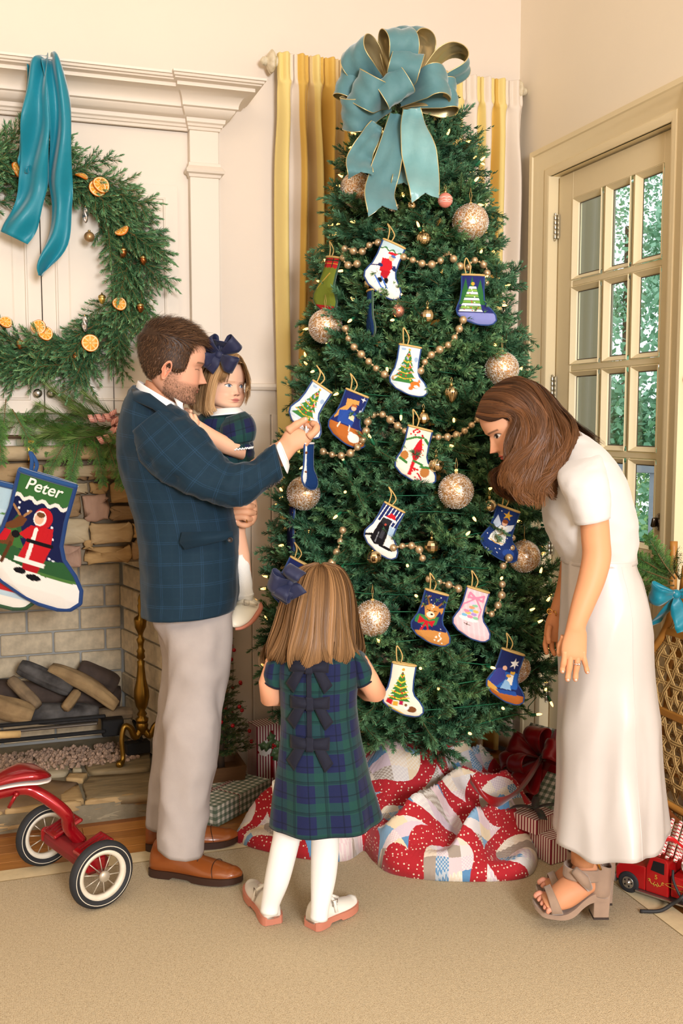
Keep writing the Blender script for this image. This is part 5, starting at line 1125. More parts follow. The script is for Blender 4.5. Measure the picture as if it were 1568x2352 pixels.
for P, rr in LEG:
    A = cat([list(p)+[r_] for p, r_ in zip(P, rr)], 24); t_ = MB(); t_.tube([W(x, y, d=d) for x, y, d, r_ in A], A[:, 3], 24); t_.obj('tights', TIGHT, girl)
rows = [(688, 1482, 775, 1482, dG, .055), (655, 1492, 805, 1490, dG, .08), (638, 1512, 822, 1508, dG, .095), (637, 1550, 822, 1546, dG, .10), (641, 1600, 818, 1598, dG, .102), (644, 1655, 822, 1652, dG+.005, .105), (641, 1720, 834, 1716, dG+.01, .117), (633, 1800, 853, 1796, dG+.02, .135), (623, 1880, 874, 1872, dG+.03, .155)]
G = crings2(rows, 80, 84, 2.25, fold=(.006, 9, .4)); n = 80
for i in range(n):
    f = max(0, (i-42)/38); c_ = G[i].mean(0); a = np.arange(84)*2*math.pi/84; G[i] = c_+(G[i]-c_)*(1+.028*f*np.cos(a*7+.6))[:, None]
d_ = MB(); d_.loft(G, False, uvcol(G, u0=.018)); dress = d_.obj('dress', TART, girl, solid=.003)
hm = MB(); hm.tube(np.vstack([G[-1], G[-1][:1]]), .002, 5); hm.obj('hem', NVEL, dress)
for sx, rows in ((-1, [(625, 1500, 668, 1478, dG, .05), (612, 1520, 655, 1505, dG, .056), (606, 1545, 650, 1555, dG, .052), (607, 1560, 650, 1578, dG, .046)]), (1, [(790, 1478, 830, 1496, dG, .05), (805, 1505, 846, 1516, dG, .056), (812, 1555, 858, 1535, dG, .052), (817, 1576, 860, 1552, dG, .046)])):
    G = crings2(rows, 22, 36, 2.1, fold=(.004, 20)); s = MB(); s.loft(G, True, uvcol(G)); so = s.obj('cap_sleeve', TART, girl); e = MB(); e.tube(np.vstack([G[-1], G[-1][:1]]), .003, 6); e.obj('sleeve_binding', NVEL, so)
def dback(x, y, off=.006):
    """point on the back of the dress"""
    A = np.array([(r_[1]+r_[3])/2 for r_ in ROWS]); bb = np.interp(y, A, [r_[5] for r_ in ROWS]); xm = np.interp(y, A, [(r_[0]+r_[2])/2 for r_ in ROWS]); hw = np.interp(y, A, [(r_[2]-r_[0])/2 for r_ in ROWS]); dd = np.interp(y, A, [r_[4] for r_ in ROWS])
    t = min(.98, abs(x-xm)/hw); p = W(x, y, d=dd)-FH*(bb*(1-t**2.25)**(1/2.25)+off); return p
ROWS = [(688, 1482, 775, 1482, dG, .055), (655, 1492, 805, 1490, dG, .08), (638, 1512, 822, 1508, dG, .095), (637, 1550, 822, 1546, dG, .10), (641, 1600, 818, 1598, dG, .102), (644, 1655, 822, 1652, dG+.005, .105), (641, 1720, 834, 1716, dG+.01, .117), (633, 1800, 853, 1796, dG+.02, .135)]
def patch(name, quad, off, par, mm, solid=.003, puff=0):
    q = np.array(quad, float); P = []
    for i in range(7):
        row_ = []
        for j in range(7):
            u, v = i/6, j/6; x, y = (q[0]*(1-u)+q[1]*u)*(1-v)+(q[3]*(1-u)+q[2]*u)*v; row_.append(dback(x, y, off+puff*math.sin(math.pi*u)*math.sin(math.pi*v)))
        P.append(row_)
    m = MB(); m.grid(np.array(P)); return m.obj(name, mm, par, solid=solid)
patch('zip_placket', [(706, 1500), (717, 1500), (719, 1690), (708, 1690)], .006, dress, NVEL)
for k, (cx, cy) in enumerate(((712, 1512), (714, 1592), (714, 1680))):
    bo = patch('velvet_bow', [(cx-8, cy-16), (cx+8, cy-16), (cx+8, cy+14), (cx-8, cy+14)], .016, girl, NVEL)
    for sx in (-1, 1):
        patch('bow_loop', [(cx, cy-11), (cx+sx*44, cy-16), (cx+sx*43, cy+12), (cx, cy+11)], .010, bo, NVEL, puff=.012); patch('bow_tail', [(cx+sx*8, cy+6), (cx+sx*30, cy+4), (cx+sx*52, cy+40), (cx+sx*34, cy+58)], .010, bo, NVEL, puff=.006)
# hair: long, curled under
h = MB(); cH = '#4e3520'; 
prof = [(1294, 6, .02), (1302, 34, .045), (1320, 52, .075), (1350, 66, .10), (1390, 75, .115), (1430, 82, .120), (1462, 91, .126), (1486, 97, .122), (1504, 95, .104), (1511, 86, .076), (1504, 76, .05)]
xm = [736, 736, 735, 733, 730, 727, 724, 722, 720, 719, 719]
A = cat([(y, w_, b_, x) for (y, w_, b_), x in zip(prof, xm)], 30); nphi = 48
shell = np.array([[W(x+w_*math.cos(a), y+(3*math.sin(a*9) if y > 1480 else 0), d=dG+.02)-FH*b_*math.sin(a) for a in np.linspace(-.45, math.pi+.45, nphi)] for y, w_, b_, x in A])
h.grid(shell[:24], np.array(lin(cH))*.7)
r = np.random.default_rng(4); N = 4200; u = r.random(N)*(nphi-1.01); i = u.astype(int); f = (u-i)[:, None, None]; P = shell[:, i].transpose(1, 0, 2)*(1-f)+shell[:, i+1].transpose(1, 0, 2)*f
cl_ = np.floor(u/2.6).astype(int); te = 1-.06*r.random(N); ix = np.linspace(0, 1, 30)[None]*te[:, None]*29; i0 = np.clip(ix.astype(int), 0, 28); fq = (ix-i0)[..., None]; rw = np.arange(N)[:, None]; P = P[rw, i0]*(1-fq)+P[rw, i0+1]*fq
ctr = np.array([W(x, y, d=dG+.02) for y, w_, b_, x in A])[None]; Nn = P-ctr; Nn /= np.linalg.norm(Nn, axis=2)[..., None]+1e-9; t = np.linspace(0, 1, 30)[None, :, None]; ph = r.random((N, 1, 1))*6.28; clump = np.sin(u*2.1)[:, None, None]
P = P+Nn*(.003+.008*r.random((N, 1, 1))+.016*t**2*np.sin(u*1.35)[:, None, None]+.006*t*np.sin(u*3.1)[:, None, None])+RT*(.015*np.sin(t*6.5+u[:, None, None]*.7)*t**1.5+.0025*r.normal(size=(N, 1, 1)))+np.array([0, 0, 1.0])*(-.012*r.random((N, 1, 1))*t**3+.016*np.sin(u*.95+1.0)[:, None, None]*t**3+.008*np.sin(u*2.3)[:, None, None]*t**3)
strands(h, P, .0026, '#452c18', '#9c744c', 5, nrm=Nn+.3*r.normal(size=(N, 1, 3)), tipc='#b58c62', tone=.5+.42*np.sin(np.floor(u/1.3)*3.7)); h.obj('hair', HAIR, girl, recalc=False)
hairbow(W(668, 1338, d=2.76), girl, [(sv(-.75, .15, .3), sv(.1, .9, .4), .062, .022), (sv(.25, .75, .5), sv(.8, -.2, .4), .05, .02), (sv(-.5, -.6, .4), sv(.7, -.4, .4), .055, .02)], [(sv(-.55, -.75, .2), sv(.8, -.5, .1), .058), (sv(.35, -.6, .4), sv(.7, .4, .2), .045)], .026)
for hl, te, fl in ((W(628, 2125, Z=.012), W(574, 2042, Z=.012), 0), (W(712, 2134, Z=.012), W(816, 2082, Z=.012), 1)):
    s_, o, f, l, L = shoe(hl, te, .062, .066, 1, girl, WLEA, PSOLE)
    q = MB(); c_ = o+f*L*.40; q.tube([c_+l*.034+[0, 0, .035], c_+l*.024+[0, 0, .066], c_+[0, 0, .078], c_-l*.024+[0, 0, .066], c_-l*.034+[0, 0, .035]], .005, 8); q.tube([c_+[0, 0, .077], o+f*L*.6+[0, 0, .056]], .005, 8); q.obj('strap', WLEA, s_)
    q = MB(); c2 = c_+(l if fl == 0 else -l)*.028+[0, 0, .062]; q.tube([c2+f*x+np.array([0, 0, z]) for x, z in ((-.009, -.009), (.009, -.009), (.009, .009), (-.009, .009), (-.009, -.009))], .0014, 6); q.obj('buckle', NICK, s_)
# ================================================================== woman bending toward the tree
wom = thing('person', 'woman in a white knit top and ivory satin skirt bending toward the tree', 'person', W(1340, 2085, Z=.012))
WK = lin('#d99a70'); dW = 2.97
HU = -np.array([0, 0, 1.0])
WHd = Head((1180, 1074), dW, -RT*.84-FH*.10-np.array([0, 0, .53]), -RT*.53+np.array([0, 0, .85]), .222)
b = MB(); WHd.mesh(b, WHd.colors('#dfa582', '#c4584f', '#4a3020', '#3a2a20', look=-.01, blush='#e08a6c')); WHd.ear(b, 1, '#d9967a'); WHd.ear(b, -1, '#d9967a')
b.loft(crings([(1178, 1062, 1236, 1000, dW, .045), (1205, 1070, 1275, 995, dW, .05), (1240, 1075, 1310, 1000, dW, .055), (1270, 1085, 1330, 1010, dW, .06)], 18, 32, 2.0), True, lin('#d2926c'))
arm = [(1300, 1080, 1370, 1060, 2.84, .05), (1318, 1140, 1392, 1130, 2.80, .046), (1331, 1195, 1396, 1184, 2.79, .043), (1335, 1240, 1400, 1236, 2.79, .04), (1337, 1276, 1402, 1282, 2.79, .04), (1328, 1326, 1388, 1337, 2.78, .037), (1312, 1386, 1362, 1398, 2.77, .03), (1302, 1430, 1345, 1438, 2.765, .023), (1297, 1452, 1347, 1456, 2.765, .019), (1290, 1478, 1347, 1482, 2.765, .016), (1288, 1500, 1346, 1506, 2.765, .014), (1290, 1512, 1342, 1516, 2.766, .010)]
b.loft(crings(arm, 70, 32, 2.1), True, WK)
dn = 2.762
for P, r0, r1 in (([(1297, 1495), (1295, 1518), (1292, 1532), (1291, 1541)], .0092, .0072), ([(1310, 1500), (1308, 1525), (1305, 1545), (1303, 1560)], .0098, .0074), ([(1326, 1500), (1325, 1525), (1322, 1545), (1321, 1560)], .0095, .0072), ([(1338, 1495), (1341, 1515), (1345, 1530), (1348, 1543)], .0085, .0065)): finger(b, px3([(x, y, dn+(0 if k < 2 else .004)) for k, (x, y) in enumerate(P)]), r0, r1, WK, nail=-FW)
finger(b, px3([(1296, 1462, dn+.02), (1286, 1484, dn+.03), (1284, 1502, dn+.035)]), .0105, .0078, WK)
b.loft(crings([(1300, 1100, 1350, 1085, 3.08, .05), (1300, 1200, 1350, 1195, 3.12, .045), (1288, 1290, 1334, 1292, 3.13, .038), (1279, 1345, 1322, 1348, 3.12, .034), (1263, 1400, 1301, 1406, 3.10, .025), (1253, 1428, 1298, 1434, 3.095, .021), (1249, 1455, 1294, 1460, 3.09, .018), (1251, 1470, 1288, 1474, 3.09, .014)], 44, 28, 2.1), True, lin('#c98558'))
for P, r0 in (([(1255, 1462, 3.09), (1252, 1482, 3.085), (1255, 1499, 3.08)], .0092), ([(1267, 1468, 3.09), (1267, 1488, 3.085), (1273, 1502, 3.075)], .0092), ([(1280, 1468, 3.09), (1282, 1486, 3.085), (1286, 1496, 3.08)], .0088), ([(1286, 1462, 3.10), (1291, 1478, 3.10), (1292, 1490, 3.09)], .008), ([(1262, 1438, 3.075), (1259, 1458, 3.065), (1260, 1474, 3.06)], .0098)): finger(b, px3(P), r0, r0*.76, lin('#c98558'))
b.tube(px3([(1300, 1060, dW), (1350, 1150, dW), (1370, 1270, dW), (1385, 1420, dW), (1370, 1650, 2.93), (1350, 1850, 2.93), (1338, 1985, 2.93)]), [.07, .12, .10, .10, .065, .052, .034], 16, WK); b.tube(px3([(1380, 1400, dW+.03), (1370, 1650, 3.03), (1356, 1850, 3.04), (1345, 1960, 3.04)]), [.10, .065, .052, .034], 14, WK)
# feet
def foot(m, dx, dy, dd):
    G = crings([(1318+dx, 1962+dy, 1376+dx, 1962+dy, dd, .032), (1316+dx, 1990+dy, 1382+dx, 1995+dy, dd, .034), (1300+dx, 2010+dy, 1384+dx, 2025+dy, dd, .036), (1284+dx, 2025+dy, 1350+dx, 2052+dy, dd-.01, .038), (1266+dx, 2042+dy, 1312+dx, 2078+dy, dd-.02, .04), (1252+dx, 2056+dy, 1278+dx, 2084+dy, dd-.03, .042), (1244+dx, 2062+dy, 1262+dx, 2084+dy, dd-.035, .04)], 30, 28, 2.3); m.loft(G, True, lin('#cf8f68'))
    for k in range(5):
        o_ = .034-.018*k; finger(m, [W(1256+dx+k*3, 2068+dy+k*2, d=dd-.03)+FH*o_*.9, W(1243+dx+k*3, 2066+dy+k*2.2, d=dd-.035)+FH*o_, W(1236+dx+k*4, 2070+dy+k*2.4, d=dd-.037)+FH*o_], .011 if k == 0 else .0085, .0085 if k == 0 else .0065, lin('#d8947a'))
foot(b, 0, 0, 2.94); foot(b, 8, -32, 3.06)
b.obj('body', SKIN, wom)
SUED = mat('taupe_suede', '#a08672', .9, sheen=.4, var=(25, .12), bump=(300, .12)); DSOL = mat('sandal_sole', '#3b302a', .7)
for dx, dy, dd, lab in ((0, 0, 2.94, 0), (8, -32, 3.06, 1)):
    s = MB(); pr = [(1225, 2070, 2080), (1240, 2078, 2090), (1262, 2086, 2096), (1290, 2086, 2098), (1312, 2074, 2090), (1335, 2058, 2074), (1356, 2044, 2062), (1385, 2036, 2060)]
    rows_ = []
    for x, y0, y1 in pr:
        p, q = W(x+dx, y0+dy, d=dd), W(x+dx, y1+dy, d=dd); hw = .042 if x > 1230 else .02; hw = .032 if x > 1330 else hw; rows_.append([p+FH*hw, p-FH*hw, q-FH*hw, q+FH*hw])
    s.loft(cat(np.array(rows_).reshape(len(pr), -1), 24).reshape(24, 4, 3)); sn = s.obj('sandal', SUED, wom, auto=50)
    q = MB(); hb = []
    for y, xa, xb, w_ in ((2040, 1358, 1396, .030), (2070, 1358, 1394, .029), (2098, 1357, 1392, .028)): a_, c_ = W(xa+dx, y+dy, d=dd), W(xb+dx, y+dy, d=dd); hb.append([a_-FH*w_, c_-FH*w_, c_+FH*w_, a_+FH*w_])
    q.loft(hb); q.obj('block_heel', SUED, sn, smooth=False, bevel=.003)
    q = MB(); a_, c_ = W(1357+dx, 2098+dy, d=dd), W(1392+dx, 2098+dy, d=dd); q.loft([[a_-FH*.029, c_-FH*.029, c_+FH*.029, a_+FH*.029]]+[[k-np.array([0, 0, .005]) for k in (a_-FH*.029, c_-FH*.029, c_+FH*.029, a_+FH*.029)]]); q.obj('heel_tip', DSOL, sn, smooth=False)
    q = MB(); q.loft(crings([(1366+dx, 1974+dy, 1402+dx, 1985+dy, dd, .036), (1352+dx, 1998+dy, 1402+dx, 2012+dy, dd, .037), (1352+dx, 2030+dy, 1400+dx, 2042+dy, dd, .038), (1354+dx, 2048+dy, 1396+dx, 2052+dy, dd, .034)], 14, 28, 2.4), False); q.obj('heel_counter', SUED, sn, solid=.003)
    q = MB(); q.loft(crings([(1296+dx, 1985+dy, 1296+dx+88, 1988+dy, dd, .040), (1294+dx, 2010+dy, 1294+dx+88, 2014+dy, dd, .044)], 8, 32, 2.2), False); q.obj('ankle_strap', SUED, sn, solid=.004)
    q = MB(); q.tube(px3([(1318+dx, 1998+dy, dd-.045), (1340+dx, 2020+dy, dd-.05), (1354+dx, 2042+dy, dd-.045)]), [.012, .017, .010], 10); q.obj('strap_knot', SUED, sn)
    q = MB(); q.loft(crings([(1252+dx, 2046+dy, 1262+dx, 2092+dy, dd-.032, .047), (1266+dx, 2038+dy, 1290+dx, 2092+dy, dd-.024, .045)], 8, 28, 2.4), False); q.obj('toe_strap', SUED, sn, solid=.004)
    if not lab: q = MB(); q.tube(px3([(1368, 1972, dd-.042), (1374, 1985, dd-.043), (1380, 1998, dd-.042)]), .003, 6); q.obj('zip_pull', GOLD, sn)
# clothes
KNW = mat('white_wool_knit', '#d2cecb', .95, sheen=.5, bump=(350, .12)); SAT = mat('ivory_satin', '#cbc4bf', .33, sheen=.2, spec=.55, var=(5, .05), bump=(9, .10), aniso=.4)
G = crings2([(1266, 1056, 1322, 990, dW, .085), (1262, 1092, 1378, 1028, dW, .165), (1252, 1142, 1420, 1085, dW, .185), (1252, 1188, 1442, 1150, dW, .178), (1262, 1228, 1456, 1215, dW, .165), (1283, 1266, 1457, 1262, dW, .15), (1297, 1290, 1448, 1288, dW, .138)], 60, 60, 2.2, fold=(.007, 9)); t_ = MB(); t_.loft(G, False); t_.obj('knit_top', KNW, wom, solid=.004)
G = crings2([(1290, 1050, 1340, 1020, 2.93, .03), (1280, 1076, 1372, 1038, 2.87, .06), (1284, 1094, 1382, 1066, 2.83, .064), (1292, 1120, 1390, 1095, 2.80, .063), (1306, 1160, 1397, 1140, 2.79, .057), (1324, 1206, 1399, 1188, 2.785, .05)], 34, 40, 2.1, fold=(.005, 14)); t_ = MB(); t_.loft(G, False); t_.obj('sleeve', KNW, wom, solid=.004)
G = crings2([(1290, 1090, 1370, 1060, 3.08, .05), (1292, 1160, 1372, 1150, 3.12, .05), (1295, 1200, 1365, 1195, 3.13, .046)], 20, 32, 2.1); t_ = MB(); t_.loft(G, False); t_.obj('sleeve', KNW, wom, solid=.004)
rows = [(1292, 1276, 1453, 1280, dW, .142), (1291, 1300, 1458, 1302, dW, .145), (1290, 1345, 1474, 1340, dW, .152), (1288, 1400, 1488, 1400, dW, .165), (1285, 1480, 1494, 1480, dW, .17), (1284, 1560, 1499, 1560, dW, .168), (1280, 1700, 1506, 1690, dW, .175), (1275, 1820, 1511, 1800, dW, .19), (1271, 1925, 1514, 1905, dW, .205)]
G = crings2(rows, 90, 120, 2.1, fold=(.014, 5, .3))
for i in range(90):
    f = max(0, (i-35)/55)**1.5; c_ = G[i].mean(0); a = np.arange(120)*2*math.pi/120; w_ = .012*np.abs(np.sin(a*3.5+i*.035))*min(1, i/12); G[i] = c_+(G[i]-c_)*(1-w_+f*(.085*np.cos(a*5+1.2)+.04*np.cos(a*9+i*.008)))[:, None]
    G[i] += -FH*0+np.array([0, 0, 1.0])*f*.012*np.cos(a*5+1.2)[:, None]
t_ = MB(); t_.loft(G, False); sk = t_.obj('satin_skirt', SAT, wom, solid=.002)
wb_ = MB(); wb_.loft(crings([(1294, 1272, 1454, 1268, dW, .143), (1291, 1290, 1456, 1288, dW, .148)], 4, 48, 2.1), False); wb_.obj('waistband', SAT, sk, solid=.003)
sm = MB(); j = 96; sm.tube(G[4:, 95]+(G[4:, 95]-G[4:].mean(1))*.006, .0012, 5); sm.obj('side_seam', SAT, sk)
# hair
h = MB(); scalp(h, WHd, lambda X, Y: np.interp(X, [-.5, -.12, .0, .10, .2, .3, .42], [.02, .1, .3, .55, .72, .80, .80]), .035, '#2f1d12')
c0, c1 = '#26150c', '#6e4629'
gs = [[(1096, 958, 2.935), (1130, 966, 2.895), (1162, 958, 2.88), (1181, 972, 2.875), (1180, 1010, 2.868), (1171, 1050, 2.868), (1158, 1090, 2.875), (1153, 1118, 2.88), (1170, 1150, 2.88)], [(1103, 938, 2.94), (1148, 938, 2.885), (1188, 950, 2.87), (1202, 985, 2.862), (1200, 1030, 2.86), (1186, 1072, 2.858), (1174, 1105, 2.862), (1186, 1148, 2.87)], [(1116, 912, 2.955), (1168, 912, 2.88), (1210, 940, 2.862), (1225, 990, 2.852), (1220, 1040, 2.85), (1205, 1085, 2.85), (1200, 1120, 2.852), (1214, 1160, 2.86)], [(1138, 893, 2.965), (1192, 893, 2.89), (1234, 930, 2.865), (1250, 985, 2.852), (1248, 1035, 2.85), (1234, 1085, 2.85), (1228, 1120, 2.852), (1240, 1166, 2.86)], [(1160, 879, 2.975), (1214, 884, 2.905), (1254, 930, 2.88), (1276, 982, 2.865), (1280, 1030, 2.86), (1266, 1080, 2.858), (1256, 1115, 2.86), (1264, 1158, 2.87)], [(1180, 873, 2.985), (1232, 890, 2.935), (1272, 938, 2.91), (1298, 980, 2.895), (1306, 1025, 2.885), (1294, 1072, 2.88), (1280, 1105, 2.88), (1282, 1140, 2.885)], [(1190, 872, 2.99), (1242, 895, 2.96), (1283, 942, 2.945), (1312, 978, 2.93), (1325, 1010, 2.92), (1318, 1045, 2.91), (1302, 1080, 2.905), (1296, 1110, 2.905)]]
guide_hair(h, [px3(q) for q in gs], 5600, .0020, c0, c1, 7, jit=.006, wave=.021, lift=.010, k=30, tipc='#8a5c36', endj=.5)
gs = [[(1192, 872, 2.99), (1245, 896, 2.985), (1288, 945, 2.98), (1322, 982, 2.97), (1350, 1002, 2.965), (1385, 1026, 2.96)], [(1194, 872, 3.01), (1247, 898, 3.03), (1290, 948, 3.03), (1322, 985, 3.02), (1348, 1008, 3.0), (1378, 1030, 2.98)], [(1190, 874, 3.03), (1240, 905, 3.07), (1280, 955, 3.07), (1305, 1000, 3.06), (1312, 1050, 3.05), (1300, 1090, 3.05)]]
guide_hair(h, [px3(q) for q in gs], 1000, .0021, c0, c1, 8, jit=.006, lift=.006, k=24, endj=.5, out=RT)
gs = [[(1150, 960, 3.05), (1165, 1020, 3.055), (1150, 1070, 3.05), (1135, 1095, 3.05), (1146, 1125, 3.045), (1172, 1152, 3.04)], [(1180, 960, 3.06), (1188, 1020, 3.06), (1172, 1075, 3.055), (1160, 1105, 3.05), (1172, 1135, 3.045), (1190, 1160, 3.04)], [(1210, 960, 3.06), (1216, 1020, 3.06), (1204, 1080, 3.055), (1196, 1110, 3.05), (1204, 1140, 3.045), (1220, 1165, 3.04)]]
guide_hair(h, [px3(q) for q in gs], 900, .0021, c0, c1, 9, jit=.006, wave=.006, lift=.006, k=24, endj=.5)
h.obj('hair', HAIR, wom, recalc=False)
q = MB(); q.sphere(W(1202, 994, d=2.862), .006, 12, 8); q.obj('earring', mat('pearl_gold', '#e8cf9a', .25, .6), wom)
def ringat(c, r, ax, tr=.0016):
    ax = np.array(ax)/np.linalg.norm(ax); u = np.cross(ax, [0, 0, 1.0]); u /= np.linalg.norm(u); v = np.cross(ax, u); m = MB(); m.tube([c+r*(u*math.cos(a)+v*math.sin(a)) for a in np.linspace(0, 6.283, 20)], tr, 6); return m
rg = ringat(W(1324, 1524, d=dn), .0105, (0.05, 0, 1)); rg.sphere(W(1329, 1526, d=dn-.012), .0042, 8, 6); rg.obj('diamond_ring', mat('silver_ring', '#e6e6ea', .12, 1), wom)
for k in range(9):
    a = k*2*math.pi/9; c_ = W(1281, 1406, d=3.10)+RT*.030*math.cos(a)+FH*.030*math.sin(a)-np.array([0, 0, .004])*math.cos(a); ringat(c_, .0075, (math.cos(a*3), math.sin(a*3), .4)).obj('bracelet_link', GOLD, wom)
# ================================================================== needlepoint stockings
STP = mat('needlepoint', '#ffffff', .9, attr='col', spec=.15, bump=(900, .35)); STB = {k: mat('stocking_back_'+k, c, .85, sheen=.4) for k, c in (('navy', '#1d3f78'), ('green', '#2d4f35'), ('cream', '#d9cfb8'))}
SY = [.5, .2, 0, -.1, -.2, -.3, -.4, -.47, -.5]; SL = [-.23, -.22, -.24, -.28, -.31, -.28, -.15, .06, .20]; SR = [.23, .23, .25, .30, .42, .50, .52, .46, .36]
def inpoly(x, y, P):
    r = np.zeros(x.shape, bool); n = len(P); j = n-1
    for i in range(n):
        xi, yi = P[i]; xj, yj = P[j]; c = ((yi > y) != (yj > y)) & (x < (xj-xi)*(y-yi)/(yj-yi+1e-12)+xi); r ^= c; j = i
    return r
def paint(x, y, D):
    C = np.zeros(x.shape+(3,))
    for q in D:
        k, col = q[0], np.array(lin(q[1]))
        if k == 'B': mk = np.ones(x.shape, bool)
        elif k == 'P': mk = inpoly(x, y, q[2])
        elif k == 'E': mk = ((x-q[2])/q[4])**2+((y-q[3])/q[5])**2 < 1
        elif k == 'Y': mk = (y > q[2]) & (y < q[3])
        elif k == 'L':
            mk = np.zeros(x.shape, bool)
            for (a, b), (c, d) in zip(q[3][:-1], q[3][1:]):
                t = np.clip(((x-a)*(c-a)+(y-b)*(d-b))/((c-a)**2+(d-b)**2+1e-9), 0, 1); mk |= np.hypot(x-a-t*(c-a), y-b-t*(d-b)) < q[2]
        elif k == 'S':
            r = random.Random(q[3]); mk = np.zeros(x.shape, bool)
            for _ in range(q[2]): mk |= np.hypot(x-r.uniform(-.28, .48), y-r.uniform(q[5], q[6])) < q[4]
        elif k == 'V': mk = (np.mod(x*q[2]+y*q[3], 1) < q[4])
        elif k == 'W': mk = (y > q[2]+q[3]*np.sin(x*q[4])) & (y < q[5]+q[3]*np.sin(x*q[4]))
        C[mk] = col
    return C
def tri(cx, y0, y1, w): return [(cx-w, y0), (cx+w, y0), (cx, y1)]
def xtree(cx, y0, y1, w, c, n=4):
    out = []; h = (y1-y0)
    for i in range(n): a = y0+h*i/n*.92; out.append(('P', c, [(cx-w*(1-i/n*.85), a), (cx+w*(1-i/n*.85), a), (cx+w*.25*(1-i/n), a+h/n*1.25), (cx-w*.25*(1-i/n), a+h/n*1.25)]))
    return out+[('P', c, tri(cx, y1-h*.3, y1, w*.3))]
def swags(cx, y0, y1, w, c, n=4, th=.009): return [('L', c, th, [(cx-w*(1-i/n)*.9, y0+(y1-y0)*i/n+.05), (cx, y0+(y1-y0)*i/n+.01), (cx+w*(1-i/n)*.9, y0+(y1-y0)*i/n+.06)]) for i in range(n)]
def dots(cx, y0, y1, w, cols, n=16, r=.014, seed=1):
    q = random.Random(seed); o = []
    for i in range(n): t = q.random()**1.4; o.append(('E', cols[i % len(cols)], cx+q.uniform(-1, 1)*w*(1-t)*.85, y0+(y1-y0)*t, r, r))
    return o
GR, WH, RD, NV, GLD, BK, SKN, BRN = '#3d7a3b', '#f4f0e8', '#c3202b', '#232c62', '#d9a637', '#17161a', '#e8b596', '#7a4a2a'
